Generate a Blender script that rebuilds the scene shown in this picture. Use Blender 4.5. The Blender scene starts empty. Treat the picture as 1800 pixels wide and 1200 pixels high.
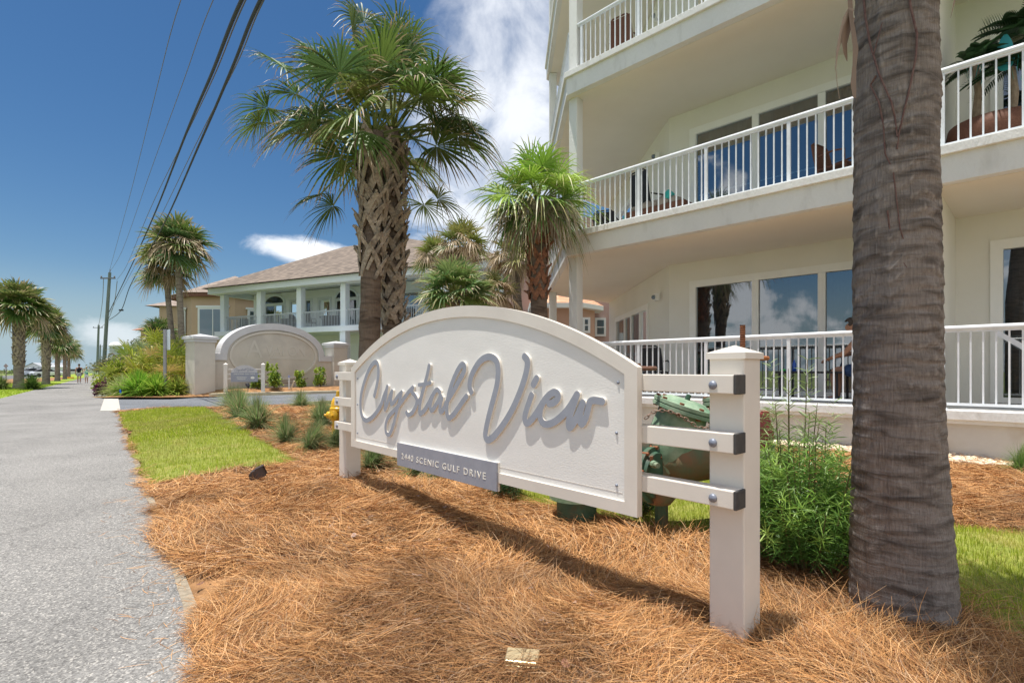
import bpy, bmesh, math, random
import numpy as np
from mathutils import Vector, Matrix
PI = math.pi
random.seed(7)
RNG = np.random.default_rng(11)
SC = bpy.context.scene
COL = SC.collection

# ------------------------------------------------------------------ camera
F = 930.0; CX = 900.0; HY = 650.0; CH = 1.25      # photo pixels: focal length, centre, horizon; camera height
cam_d = bpy.data.cameras.new("camera"); cam = bpy.data.objects.new("camera", cam_d); COL.objects.link(cam)
cam.location = (0, 0, CH); cam.rotation_euler = (PI/2, 0, 0)
cam_d.sensor_width = 36.0; cam_d.lens = 36.0*F/1800.0
cam_d.shift_y = (HY-600.0)/1800.0
cam_d.clip_start = 0.05; cam_d.clip_end = 3000
SC.camera = cam

# ------------------------------------------------------------------ light
SUN = Vector((-1.213, -0.136, 6.7)).normalized()
EL = math.asin(SUN.z); AZ = math.atan2(SUN.x, SUN.y)
sd = bpy.data.lights.new("sun", 'SUN'); sd.energy = 4.9; sd.angle = math.radians(0.5); sd.color = (1.0, 0.955, 0.88)
so = bpy.data.objects.new("sun", sd); COL.objects.link(so); so.location = (0, 0, 30)
so.rotation_euler = (-SUN).to_track_quat('-Z', 'Y').to_euler()
world = bpy.data.worlds.new("World"); SC.world = world; world.use_nodes = True
SC.view_settings.view_transform = 'Standard'; SC.view_settings.look = 'None'
SC.view_settings.gamma = 1.0; SC.view_settings.exposure = 0.35

def build_world():
    nt = world.node_tree; N = nt.nodes; L = nt.links; N.clear()
    out = N.new('ShaderNodeOutputWorld'); bg = N.new('ShaderNodeBackground')
    L.new(bg.outputs[0], out.inputs[0])
    sky = N.new('ShaderNodeTexSky'); sky.sky_type = 'NISHITA'; sky.sun_disc = False
    sky.sun_elevation = EL; sky.sun_rotation = AZ
    sky.air_density = 1.0; sky.dust_density = 0.6; sky.ozone_density = 2.5; sky.altitude = 0
    tc = N.new('ShaderNodeTexCoord')
    def M(op, a, b=None, c=None):
        n = N.new('ShaderNodeMath'); n.operation = op
        for i, v in enumerate((a, b, c)):
            if v is None: continue
            if isinstance(v, (int, float)): n.inputs[i].default_value = v
            else: L.new(v, n.inputs[i])
        return n.outputs[0]
    sep = N.new('ShaderNodeSeparateXYZ'); L.new(tc.outputs['Generated'], sep.inputs[0])
    x, y, z = sep.outputs
    az = M('ARCTAN2', x, y)                       # 0 straight ahead, + to the right
    hor = M('SQRT', M('ADD', M('MULTIPLY', x, x), M('MULTIPLY', y, y)))
    el = M('ARCTAN2', z, hor)
    comb = N.new('ShaderNodeCombineXYZ')
    L.new(az, comb.inputs[0]); L.new(el, comb.inputs[1])
    def noise(scale, detail, rough, sx=1.0, sy=1.0, off=0.0, dist=0.0):
        mp = N.new('ShaderNodeMapping'); L.new(comb.outputs[0], mp.inputs[0])
        mp.inputs['Scale'].default_value = (sx, sy, 1); mp.inputs['Location'].default_value = (off, off*.7, 0)
        n = N.new('ShaderNodeTexNoise'); n.inputs['Scale'].default_value = scale
        n.inputs['Detail'].default_value = detail; n.inputs['Roughness'].default_value = rough
        n.inputs['Distortion'].default_value = dist
        L.new(mp.outputs[0], n.inputs[0]); return n.outputs[0]
    def ell(ca, ce, ra, re, tilt=0.0):
        da = M('SUBTRACT', az, ca); de = M('SUBTRACT', M('SUBTRACT', el, ce), M('MULTIPLY', da, tilt))
        q = M('SQRT', M('ADD', M('POWER', M('ABSOLUTE', M('DIVIDE', da, ra)), 2.0), M('POWER', M('ABSOLUTE', M('DIVIDE', de, re)), 2.0)))
        return M('SUBTRACT', 1.0, q)
    def pxa(px): return math.atan2(px-CX, F)
    def pxe(px, py): return math.atan2(HY-py, math.hypot(px-CX, F))
    def ss(v, lo, hi):
        r = N.new('ShaderNodeMapRange'); r.interpolation_type = 'SMOOTHSTEP'
        L.new(v, r.inputs[0]); r.inputs[1].default_value = lo; r.inputs[2].default_value = hi; return r.outputs[0]
    cl = []
    nA = noise(5.0, 8, .6, 1, 1.3, 3.1, .6); nB = noise(14.0, 8, .62, 1, 1.6, 8.3, .3)
    # broad thin veil right of the palms
    m1 = ell(pxa(900), pxe(900, 170), .22, .34)
    cl.append(M('MULTIPLY', ss(M('ADD', m1, M('MULTIPLY', M('SUBTRACT', nA, .5), 1.9)), -.02, 1.0), .85))
    m1b = ell(pxa(850), pxe(850, 400), .2, .1, -.3)
    cl.append(M('MULTIPLY', ss(M('ADD', m1b, M('MULTIPLY', M('SUBTRACT', nB, .5), 1.5)), .0, .8), .8))
    # small bright cloud over the roof
    m2 = ell(pxa(545), pxe(545, 447), .115, .030, -.10)
    cl.append(M('MULTIPLY', ss(M('ADD', m2, M('MULTIPLY', M('SUBTRACT', nB, .5), .9)), .0, .45), .95))
    # low faint cumulus down the road
    m3 = ell(pxa(205), pxe(205, 590), .06, .028, -.2)
    cl.append(M('MULTIPLY', ss(M('ADD', m3, M('MULTIPLY', M('SUBTRACT', nB, .5), 1.2)), .05, .6), .45))
    # cumulus bank to the left and behind (what the windows reflect)
    nC = noise(6.0, 9, .6, 1, 1.4, 1.7, .4)
    band = ss(M('MULTIPLY', el, -1.0), -.42, -.12)
    side = ss(M('MULTIPLY', az, -1.0), 1.05, 1.35)
    cl.append(M('MULTIPLY', M('MULTIPLY', ss(M('ADD', nC, M('MULTIPLY', band, .16)), .63, .73), side), .9))
    # large bright cloud banks, unseen, added right and behind the camera for fill light
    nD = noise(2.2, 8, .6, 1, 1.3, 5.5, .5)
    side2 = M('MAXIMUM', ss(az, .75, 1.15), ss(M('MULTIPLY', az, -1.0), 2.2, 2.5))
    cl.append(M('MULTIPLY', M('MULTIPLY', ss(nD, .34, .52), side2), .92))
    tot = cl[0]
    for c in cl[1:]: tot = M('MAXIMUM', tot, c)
    # low haze near the horizon is a pale colour mixed over the Nishita sky
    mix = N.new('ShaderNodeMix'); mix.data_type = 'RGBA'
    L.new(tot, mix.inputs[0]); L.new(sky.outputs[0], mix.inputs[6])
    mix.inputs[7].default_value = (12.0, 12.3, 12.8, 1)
    hs = N.new('ShaderNodeHueSaturation'); hs.inputs['Saturation'].default_value = 1.29
    L.new(sky.outputs[0], hs.inputs['Color'])
    hz = N.new('ShaderNodeMix'); hz.data_type = 'RGBA'
    L.new(ss(M('MULTIPLY', el, -1.0), -.17, .01), hz.inputs[0]); L.new(hs.outputs[0], hz.inputs[6]); hz.inputs[7].default_value = (4.3, 5.7, 6.6, 1)
    L.new(hz.outputs[2], mix.inputs[6])
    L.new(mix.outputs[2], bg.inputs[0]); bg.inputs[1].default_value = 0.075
build_world()

# ------------------------------------------------------------------ helpers
def V(*a): return Vector(a)
def P(px, py, Y): return Vector(((px-CX)/F*Y, Y, CH+(HY-py)/F*Y))
def G(px, py, z=0.0):
    Y = (CH-z)*F/(py-HY); return Vector(((px-CX)/F*Y, Y, z))
def XY(px, Y, z=0.0): return Vector(((px-CX)/F*Y, Y, z))

def tag(o, label=None, cat=None, group=None, kind=None):
    if label: o['label'] = label
    if cat: o['category'] = cat
    if group: o['group'] = group
    if kind: o['kind'] = kind
    return o
def empty(name, loc=(0, 0, 0), label=None, cat=None, group=None, rz=0.0):
    o = bpy.data.objects.new(name, None); COL.objects.link(o)
    o.location = loc; o.rotation_euler = (0, 0, rz); o.empty_display_size = .2
    bpy.context.view_layer.update()
    return tag(o, label, cat, group)
def link(name, me, mat, parent=None, label=None, kind=None, smooth=False, world=True):
    o = bpy.data.objects.new(name, me); COL.objects.link(o)
    mats = mat if isinstance(mat, (list, tuple)) else [mat]
    for m in mats: me.materials.append(m)
    if smooth: me.polygons.foreach_set('use_smooth', [True]*len(me.polygons))
    if parent:
        o.parent = parent
        if world:
            o.matrix_parent_inverse = wm(parent).inverted()
    return tag(o, label, None, None, kind)
def wm(o):
    m = Matrix.LocRotScale(o.location, o.rotation_euler.to_quaternion(), o.scale)
    if o.parent: return wm(o.parent) @ o.matrix_parent_inverse @ m
    return m

class MB:
    def __init__(s): s.v = []; s.f = []; s.mi = []; s.m = 0
    def add(s, vs, fs):
        b = len(s.v); s.v.extend([tuple(v) for v in vs])
        for f in fs: s.f.append([b+i for i in f]); s.mi.append(s.m)
        return s
    def box(s, c, size, R=None):
        hx, hy, hz = size[0]/2, size[1]/2, size[2]/2; c = Vector(c)
        vs = [Vector((x, y, z)) for x in (-hx, hx) for y in (-hy, hy) for z in (-hz, hz)]
        if R is not None: vs = [R @ v for v in vs]
        return s.add([v+c for v in vs], [(0, 1, 3, 2), (4, 6, 7, 5), (0, 4, 5, 1), (2, 3, 7, 6), (0, 2, 6, 4), (1, 5, 7, 3)])
    def prism(s, pts, z0, z1):
        n = len(pts); vs = [(p[0], p[1], z0) for p in pts]+[(p[0], p[1], z1) for p in pts]
        fs = [list(range(n))[::-1], list(range(n, 2*n))]+[(i, (i+1) % n, n+(i+1) % n, n+i) for i in range(n)]
        return s.add(vs, fs)
    def ext(s, pts, vec):
        n = len(pts); vec = Vector(vec); vs = [Vector(p) for p in pts]+[Vector(p)+vec for p in pts]
        fs = [list(range(n))[::-1], list(range(n, 2*n))]+[(i, (i+1) % n, n+(i+1) % n, n+i) for i in range(n)]
        return s.add(vs, fs)
    def tube(s, path, rad, n=8, cap=True):
        path = [Vector(p) for p in path]; k = len(path)
        rad = rad if isinstance(rad, (list, tuple)) else [rad]*k
        vs = []; ref = None
        for i, p in enumerate(path):
            t = (path[min(i+1, k-1)]-path[max(i-1, 0)])
            t = t.normalized() if t.length > 1e-9 else Vector((0, 0, 1))
            if ref is None: ref = t.orthogonal().normalized()
            ref = (ref-t*ref.dot(t)); ref = ref.normalized() if ref.length > 1e-6 else t.orthogonal().normalized()
            b = t.cross(ref)
            for j in range(n):
                a = 2*PI*j/n; vs.append(p+(ref*math.cos(a)+b*math.sin(a))*rad[i])
        fs = [(i*n+j, i*n+(j+1) % n, (i+1)*n+(j+1) % n, (i+1)*n+j) for i in range(k-1) for j in range(n)]
        if cap: fs += [list(range(n))[::-1], list(range((k-1)*n, k*n))]
        return s.add(vs, fs)
    def lathe(s, prof, o=(0, 0, 0), axis=(0, 0, 1), n=24, cap=True):
        o = Vector(o); a = Vector(axis).normalized()
        return s._lathe([(o+a*h) for r, h in prof], [r for r, h in prof], a, n, cap)
    def _lathe(s, cs, rs, a, n, cap):
        ref = a.orthogonal().normalized(); b = a.cross(ref); vs = []; k = len(cs)
        for c, r in zip(cs, rs):
            for j in range(n):
                t = 2*PI*j/n; vs.append(c+(ref*math.cos(t)+b*math.sin(t))*max(r, 1e-4))
        fs = [(i*n+j, i*n+(j+1) % n, (i+1)*n+(j+1) % n, (i+1)*n+j) for i in range(k-1) for j in range(n)]
        if cap: fs += [list(range(n))[::-1], list(range((k-1)*n, k*n))]
        return s.add(vs, fs)
    def build(s, name, mat, parent=None, label=None, kind=None, smooth=False, bevel=0.0, auto=False):
        me = bpy.data.meshes.new(name); me.from_pydata(s.v, [], s.f)
        if s.m: me.polygons.foreach_set('material_index', s.mi)
        bm = bmesh.new(); bm.from_mesh(me); bmesh.ops.recalc_face_normals(bm, faces=bm.faces[:])
        if bevel > 0:
            ed = [e for e in bm.edges if len(e.link_faces) == 2 and e.calc_face_angle(0) > .6]
            bmesh.ops.bevel(bm, geom=ed, offset=bevel, segments=2, affect='EDGES', profile=.5, clamp_overlap=True)
        bm.to_mesh(me); bm.free()
        if auto:
            me.polygons.foreach_set('use_smooth', [True]*len(me.polygons))
            try: me.set_sharp_from_angle(angle=math.radians(35))
            except Exception: pass
        me.update()
        return link(name, me, mat, parent, label, kind, smooth)

def np_mesh(name, Vv, Fq, mat, parent=None, col=None, label=None, kind=None, smooth=False):
    Vv = np.asarray(Vv, dtype=np.float32).reshape(-1, 3); Fq = np.asarray(Fq, dtype=np.int32)
    k = Fq.shape[1]; me = bpy.data.meshes.new(name)
    me.vertices.add(len(Vv)); me.vertices.foreach_set('co', Vv.ravel())
    me.loops.add(Fq.size); me.loops.foreach_set('vertex_index', Fq.ravel())
    me.polygons.add(len(Fq)); me.polygons.foreach_set('loop_start', np.arange(0, Fq.size, k, dtype=np.int32))
    try: me.polygons.foreach_set('loop_total', np.full(len(Fq), k, dtype=np.int32))
    except Exception: pass
    if col is not None:
        c = np.ones((len(Vv), 4), dtype=np.float32); c[:, :3] = col
        a = me.color_attributes.new('tint', 'FLOAT_COLOR', 'POINT'); a.data.foreach_set('color', c.ravel())
    if smooth: me.polygons.foreach_set('use_smooth', np.ones(len(Fq), dtype=bool))
    me.update(calc_edges=True)
    return link(name, me, mat, parent, label, kind)

class RB:
    """collects ribbons (centre lines P n,k,3; half-width vectors W n,k,3; colours n,3 or n,k,3)"""
    def __init__(s): s.V = []; s.Fc = []; s.C = []; s.n = 0
    def add(s, Pp, Ww, C):
        n, k, _ = Pp.shape
        v = np.stack([Pp-Ww, Pp+Ww], axis=2)         # n,k,2,3
        s.V.append(v.reshape(-1, 3))
        base = s.n+(np.arange(n)*k*2)[:, None]+(np.arange(k-1)*2)[None, :]
        f = np.stack([base, base+1, base+3, base+2], axis=-1).reshape(-1, 4)
        s.Fc.append(f); C = np.asarray(C, dtype=np.float32)
        if C.ndim == 1: C = np.broadcast_to(C, (n, 3))
        if C.ndim == 2: C = np.broadcast_to(C[:, None, :], (n, k, 3))
        s.C.append(np.repeat(C.reshape(n*k, 3), 2, axis=0)); s.n += n*k*2
        return s
    def build(s, name, mat, parent=None, **kw):
        return np_mesh(name, np.concatenate(s.V), np.concatenate(s.Fc), mat, parent, col=np.concatenate(s.C), **kw)

def nrm(a): return a/np.maximum(np.linalg.norm(a, axis=-1, keepdims=True), 1e-9)
def vn(x, y, seed=0):
    """smooth value noise 0..1"""
    xi = np.floor(x).astype(np.int64); yi = np.floor(y).astype(np.int64); xf = x-xi; yf = y-yi
    def h(a, b):
        n = (a*374761393+b*668265263+seed*974711) & 0xffffffff
        n = ((n ^ (n >> 13))*1274126177) & 0xffffffff
        return ((n ^ (n >> 16)) & 0xffff)/65535.0
    u = xf*xf*(3-2*xf); w = yf*yf*(3-2*yf)
    return (h(xi, yi)*(1-u)+h(xi+1, yi)*u)*(1-w)+(h(xi, yi+1)*(1-u)+h(xi+1, yi+1)*u)*w
def sst(t): t = np.clip(t, 0, 1); return t*t*(3-2*t)
def gz(x, y):
    """height of the planted ground right of the path"""
    x = np.asarray(x, dtype=float); y = np.asarray(y, dtype=float)
    d = (x+.775*y-.485)*.79
    h = .10*sst((y-2.4)/2.8)*sst(d/1.2)+.02*sst(d/.3)
    near = sst((9-y)/4)
    h = h+(vn(x*2.2, y*2.2, 3)-.5)*.07*sst(d/.7)*near+(vn(x*6+9, y*6, 5)-.5)*.035*sst(d/.4)*near
    return h-.004
def gzf(x, y): return float(gz(np.array([x]), np.array([y]))[0])
def inpoly(x, y, poly):
    x = np.asarray(x); y = np.asarray(y); r = np.zeros(x.shape, bool); n = len(poly); j = n-1
    for i in range(n):
        xi, yi = poly[i][0], poly[i][1]; xj, yj = poly[j][0], poly[j][1]
        c = ((yi > y) != (yj > y)) & (x < (xj-xi)*(y-yi)/((yj-yi)+1e-12)+xi)
        r ^= c; j = i
    return r

# ------------------------------------------------------------------ materials
def newmat(name):
    m = bpy.data.materials.new(name); m.use_nodes = True; nt = m.node_tree
    return m, nt, nt.nodes, nt.links, nt.nodes['Principled BSDF']
def pm(name, col, rough=.7, col2=None, scale=4.0, bump=0.0, bscale=60.0, metal=0.0, spec=.4, stretch=(1, 1, 1),
       lo=.35, hi=.65, detail=6, dist=.01, coords='Object', third=None, tscale=1.2, tlo=.5, thi=.7):
    m, nt, N, L, b = newmat(name)
    b.inputs['Roughness'].default_value = rough; b.inputs['Metallic'].default_value = metal
    b.inputs['Specular IOR Level'].default_value = spec
    tc = N.new('ShaderNodeTexCoord'); mp = N.new('ShaderNodeMapping'); mp.inputs['Scale'].default_value = stretch
    L.new(tc.outputs[coords], mp.inputs[0])
    cur = None
    if col2 is None:
        b.inputs['Base Color'].default_value = (*col, 1)
    else:
        n = N.new('ShaderNodeTexNoise'); n.inputs['Scale'].default_value = scale; n.inputs['Detail'].default_value = detail
        n.inputs['Roughness'].default_value = .6
        L.new(mp.outputs[0], n.inputs[0])
        r = N.new('ShaderNodeMapRange'); L.new(n.outputs[0], r.inputs[0]); r.inputs[1].default_value = lo; r.inputs[2].default_value = hi
        mx = N.new('ShaderNodeMix'); mx.data_type = 'RGBA'; L.new(r.outputs[0], mx.inputs[0])
        mx.inputs[6].default_value = (*col, 1); mx.inputs[7].default_value = (*col2, 1); cur = mx.outputs[2]
        if third is not None:
            n3 = N.new('ShaderNodeTexNoise'); n3.inputs['Scale'].default_value = tscale; n3.inputs['Detail'].default_value = 8
            L.new(mp.outputs[0], n3.inputs[0])
            r3 = N.new('ShaderNodeMapRange'); L.new(n3.outputs[0], r3.inputs[0]); r3.inputs[1].default_value = tlo; r3.inputs[2].default_value = thi
            m3 = N.new('ShaderNodeMix'); m3.data_type = 'RGBA'; L.new(r3.outputs[0], m3.inputs[0])
            L.new(cur, m3.inputs[6]); m3.inputs[7].default_value = (*third, 1); cur = m3.outputs[2]
        L.new(cur, b.inputs['Base Color'])
    if bump > 0:
        n2 = N.new('ShaderNodeTexNoise'); n2.inputs['Scale'].default_value = bscale; n2.inputs['Detail'].default_value = 5
        L.new(mp.outputs[0], n2.inputs[0])
        bp = N.new('ShaderNodeBump'); bp.inputs['Strength'].default_value = bump; bp.inputs['Distance'].default_value = dist
        L.new(n2.outputs[0], bp.inputs['Height']); L.new(bp.outputs[0], b.inputs['Normal'])
    return m
def leafmat(name, rough=.5, trans=.3, spec=.35, vary=.25, vscale=3.0):
    m, nt, N, L, b = newmat(name)
    at = N.new('ShaderNodeAttribute'); at.attribute_name = 'tint'
    tc = N.new('ShaderNodeTexCoord'); n = N.new('ShaderNodeTexNoise'); n.inputs['Scale'].default_value = vscale
    L.new(tc.outputs['Object'], n.inputs[0])
    r = N.new('ShaderNodeMapRange'); L.new(n.outputs[0], r.inputs[0]); r.inputs[3].default_value = 1-vary; r.inputs[4].default_value = 1+vary
    mu = N.new('ShaderNodeVectorMath'); mu.operation = 'SCALE'; L.new(at.outputs['Color'], mu.inputs[0]); L.new(r.outputs[0], mu.inputs['Scale'])
    L.new(mu.outputs[0], b.inputs['Base Color']); b.inputs['Roughness'].default_value = rough
    b.inputs['Specular IOR Level'].default_value = spec
    if trans > 0:
        t = N.new('ShaderNodeBsdfTranslucent'); L.new(mu.outputs[0], t.inputs[0])
        mx = N.new('ShaderNodeMixShader'); mx.inputs[0].default_value = trans
        L.new(b.outputs[0], mx.inputs[1]); L.new(t.outputs[0], mx.inputs[2])
        L.new(mx.outputs[0], N['Material Output'].inputs[0])
    return m
def glassmat(name, refl=.3, tint=(.35, .45, .5)):
    m, nt, N, L, b = newmat(name); N.remove(b)
    g = N.new('ShaderNodeBsdfGlossy'); g.inputs['Roughness'].default_value = .01; g.inputs['Color'].default_value = (.95, .98, 1, 1)
    t = N.new('ShaderNodeBsdfTransparent'); t.inputs[0].default_value = (*tint, 1)
    lw = N.new('ShaderNodeLayerWeight'); lw.inputs[0].default_value = .35
    ad = N.new('ShaderNodeMath'); ad.operation = 'ADD'; ad.use_clamp = True; L.new(lw.outputs['Fresnel'], ad.inputs[0]); ad.inputs[1].default_value = refl
    mx = N.new('ShaderNodeMixShader'); L.new(ad.outputs[0], mx.inputs[0]); L.new(t.outputs[0], mx.inputs[1]); L.new(g.outputs[0], mx.inputs[2])
    L.new(mx.outputs[0], N['Material Output'].inputs[0]); return m

MT = {}
MT['vinyl'] = pm('cream vinyl paint', (.72, .67, .60), .45, (.66, .61, .545), 3.0, bump=.06, bscale=150, spec=.35)
def dirty(m, z0=.0, h=.22, col=(.30, .22, .15)):
    """splashed soil low on a post, broken up by noise"""
    nt = m.node_tree; N = nt.nodes; L = nt.links; b = N['Principled BSDF']; src = b.inputs['Base Color'].links[0].from_socket
    tc = N.new('ShaderNodeTexCoord'); sp = N.new('ShaderNodeSeparateXYZ'); L.new(tc.outputs['Object'], sp.inputs[0])
    r = N.new('ShaderNodeMapRange'); L.new(sp.outputs[2], r.inputs[0]); r.inputs[1].default_value = z0; r.inputs[2].default_value = z0+h; r.inputs[3].default_value = .34; r.inputs[4].default_value = -.18
    n = N.new('ShaderNodeTexNoise'); n.inputs['Scale'].default_value = 28; n.inputs['Detail'].default_value = 9; n.inputs['Roughness'].default_value = .7; L.new(tc.outputs['Object'], n.inputs[0])
    a = N.new('ShaderNodeMath'); a.operation = 'ADD'; L.new(r.outputs[0], a.inputs[0]); L.new(n.outputs[0], a.inputs[1])
    q = N.new('ShaderNodeMapRange'); L.new(a.outputs[0], q.inputs[0]); q.inputs[1].default_value = .62; q.inputs[2].default_value = .85; q.inputs[4].default_value = .65
    x = N.new('ShaderNodeMix'); x.data_type = 'RGBA'; L.new(q.outputs[0], x.inputs[0]); L.new(src, x.inputs[6]); x.inputs[7].default_value = (*col, 1); L.new(x.outputs[2], b.inputs['Base Color']); return m
MT['vinylpost'] = dirty(pm('cream post vinyl', (.72, .67, .60), .45, (.66, .61, .545), 3.0, bump=.06, bscale=150, spec=.35))
MT['panel'] = pm('cream sign panel', (.79, .775, .74), .55, (.745, .73, .695), 2.5, bump=.25, bscale=55, stretch=(1, 1, 3), dist=.004)
MT['signgrey'] = pm('slate grey sign paint', (.31, .32, .365), .6, (.275, .285, .33), 12, bump=.1, bscale=200)
MT['darkcap'] = pm('dark end cap', (.045, .043, .045), .6, (.07, .066, .06), 30)
MT['bolt'] = pm('galvanised bolt', (.25, .27, .33), .45, (.18, .2, .25), 60, metal=.3)
MT['stucco'] = pm('pale grey stucco', (.76, .76, .74), .9, (.70, .70, .685), 1.3, bump=.6, bscale=38, dist=.012, third=(.60, .59, .56), tscale=5, tlo=.58, thi=.8, stretch=(1, 1, .35))
MT['stuccowall'] = pm('cream stucco wall', (.79, .775, .715), .9, (.75, .735, .675), .9, bump=.35, bscale=45, dist=.008)
MT['soffit'] = pm('cream soffit', (.82, .77, .67), .9, (.78, .73, .63), .7, bump=.1, bscale=40)
MT['metalwhite'] = pm('white powder coat', (.80, .83, .86), .35, (.70, .73, .76), 8)
MT['frame'] = pm('white window frame', (.86, .86, .83), .5, (.83, .83, .80), 5)
MT['glass'] = glassmat('window glass', .20, (.30, .40, .46))
MT['glasshouse'] = glassmat('house glass', .10, (.25, .40, .46))
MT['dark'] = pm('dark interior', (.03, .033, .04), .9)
MT['curtain'] = pm('grey curtain', (.22, .24, .27), .9, (.16, .18, .2), 3)
# ------------------------------------------------------------------ ground
def groundmats():
    MT['grassbase'] = pm('lawn soil and thatch', (.24, .26, .045), .95, (.18, .21, .035), 9, third=(.32, .28, .09), tscale=3, tlo=.5, thi=.75)
    MT['fargrass'] = pm('coastal grass', (.17, .22, .05), .95, (.12, .17, .04), .35, third=(.26, .25, .12), tscale=.1)
    MT['mulchbase'] = pm('pine straw base', (.17, .085, .036), .95, (.30, .165, .075), 26, bump=.8, bscale=70, dist=.02,
                         third=(.38, .20, .085), tscale=4, tlo=.42, thi=.62)
    MT['sand'] = pm('sand', (.33, .28, .21), .95, (.22, .18, .13), 30)
    MT['kerb'] = pm('concrete kerb', (.46, .40, .29), .9, (.38, .33, .24), 3, bump=.2)
    MT['conc'] = pm('pale concrete', (.50, .47, .42), .9, (.42, .40, .36), 4, bump=.2)
    MT['road'] = pm('road asphalt', (.12, .12, .125), .9, (.15, .15, .15), 3, bump=.2, bscale=120)
    # worn asphalt with pale aggregate
    def asphalt(name, base, dark, light, sc):
        m, nt, N, L, b = newmat(name)
        tc = N.new('ShaderNodeTexCoord')
        vo = N.new('ShaderNodeTexVoronoi'); vo.inputs['Scale'].default_value = sc; L.new(tc.outputs['Object'], vo.inputs[0])
        bw = N.new('ShaderNodeRGBToBW'); L.new(vo.outputs['Color'], bw.inputs[0])
        cr = N.new('ShaderNodeValToRGB'); L.new(bw.outputs[0], cr.inputs[0])
        e = cr.color_ramp.elements; e[0].position = .18; e[0].color = (*dark, 1); e[1].position = .85; e[1].color = (*light, 1)
        k = e.new(.5); k.color = (*base, 1); k2 = e.new(.72); k2.color = (*[c*1.1 for c in base], 1)
        n = N.new('ShaderNodeTexNoise'); n.inputs['Scale'].default_value = .9; n.inputs['Detail'].default_value = 8; L.new(tc.outputs['Object'], n.inputs[0])
        r = N.new('ShaderNodeMapRange'); L.new(n.outputs[0], r.inputs[0]); r.inputs[1].default_value = .3; r.inputs[2].default_value = .7; r.inputs[3].default_value = .86; r.inputs[4].default_value = 1.12
        s = N.new('ShaderNodeVectorMath'); s.operation = 'SCALE'; L.new(cr.outputs[0], s.inputs[0]); L.new(r.outputs[0], s.inputs['Scale'])
        n3 = N.new('ShaderNodeTexNoise'); n3.inputs['Scale'].default_value = 45; n3.inputs['Detail'].default_value = 4; L.new(tc.outputs['Object'], n3.inputs[0])
        r3 = N.new('ShaderNodeMapRange'); L.new(n3.outputs[0], r3.inputs[0]); r3.inputs[1].default_value = .3; r3.inputs[2].default_value = .7; r3.inputs[3].default_value = .82; r3.inputs[4].default_value = 1.15
        s2 = N.new('ShaderNodeVectorMath'); s2.operation = 'SCALE'; L.new(s.outputs[0], s2.inputs[0]); L.new(r3.outputs[0], s2.inputs['Scale'])
        # worn darker patches and fine cracks
        wd = N.new('ShaderNodeTexNoise'); wd.inputs['Scale'].default_value = .35; wd.inputs['Detail'].default_value = 6; L.new(tc.outputs['Object'], wd.inputs[0])
        r4 = N.new('ShaderNodeMapRange'); L.new(wd.outputs[0], r4.inputs[0]); r4.inputs[1].default_value = .48; r4.inputs[2].default_value = .68; r4.inputs[3].default_value = 1.03; r4.inputs[4].default_value = .84
        ds_ = N.new('ShaderNodeTexNoise'); ds_.inputs['Scale'].default_value = 3; ds_.inputs['Detail'].default_value = 4; L.new(tc.outputs['Object'], ds_.inputs[0])
        va = N.new('ShaderNodeVectorMath'); va.operation = 'MULTIPLY_ADD'; L.new(ds_.outputs['Color'], va.inputs[0]); va.inputs[1].default_value = (.7, .7, 0); L.new(tc.outputs['Object'], va.inputs[2])
        ck = N.new('ShaderNodeTexVoronoi'); ck.feature = 'DISTANCE_TO_EDGE'; ck.inputs['Scale'].default_value = .42; L.new(va.outputs[0], ck.inputs[0])
        r5 = N.new('ShaderNodeMapRange'); L.new(ck.outputs['Distance'], r5.inputs[0]); r5.inputs[1].default_value = .0; r5.inputs[2].default_value = .006; r5.inputs[3].default_value = .72; r5.inputs[4].default_value = 1.0
        mm = N.new('ShaderNodeMath'); mm.operation = 'MULTIPLY'; L.new(r4.outputs[0], mm.inputs[0]); L.new(r5.outputs[0], mm.inputs[1])
        s3 = N.new('ShaderNodeVectorMath'); s3.operation = 'SCALE'; L.new(s2.outputs[0], s3.inputs[0]); L.new(mm.outputs[0], s3.inputs['Scale']); s2 = s3
        L.new(s2.outputs[0], b.inputs['Base Color']); b.inputs['Roughness'].default_value = .9; b.inputs['Specular IOR Level'].default_value = .25
        bp = N.new('ShaderNodeBump'); bp.inputs['Strength'].default_value = .7; bp.inputs['Distance'].default_value = .004
        L.new(vo.outputs['Distance'], bp.inputs['Height']); L.new(bp.outputs[0], b.inputs['Normal'])
        return m
    MT['path'] = asphalt('worn grey asphalt path', (.235, .228, .218), (.14, .135, .13), (.42, .40, .37), 130)
    MT['drive'] = asphalt('driveway asphalt', (.155, .165, .18), (.10, .105, .12), (.24, .25, .26), 120)
groundmats()

def path_r(Y): return .485-.775*Y
def path_l(Y): return -5.05-.75*Y
DRIVE = [tuple(G(*p).xy) for p in [(209, 722.3), (440, 722), (500, 712), (560, 706.5), (640, 704), (900, 702), (1150, 701), (1150, 692),
                                   (900, 690.3), (600, 691), (500, 694), (371, 697.3), (300, 702), (206, 702)]]
LAWN_L = [tuple(G(*p).xy) for p in [(209, 726), (360, 723), (392, 742), (450, 782), (522, 826), (445, 839), (330, 848), (262, 852), (246, 820), (226, 765)]]
LAWN_R = [tuple(G(*p).xy) for p in [(905, 905), (1000, 917), (1080, 931), (1150, 946), (1250, 958), (1450, 1012), (1690, 1092), (1800, 1145),
                                    (2300, 1290), (2500, 985), (1800, 957), (1700, 950), (1480, 893), (1250, 850), (1000, 843), (880, 850)]]

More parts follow.
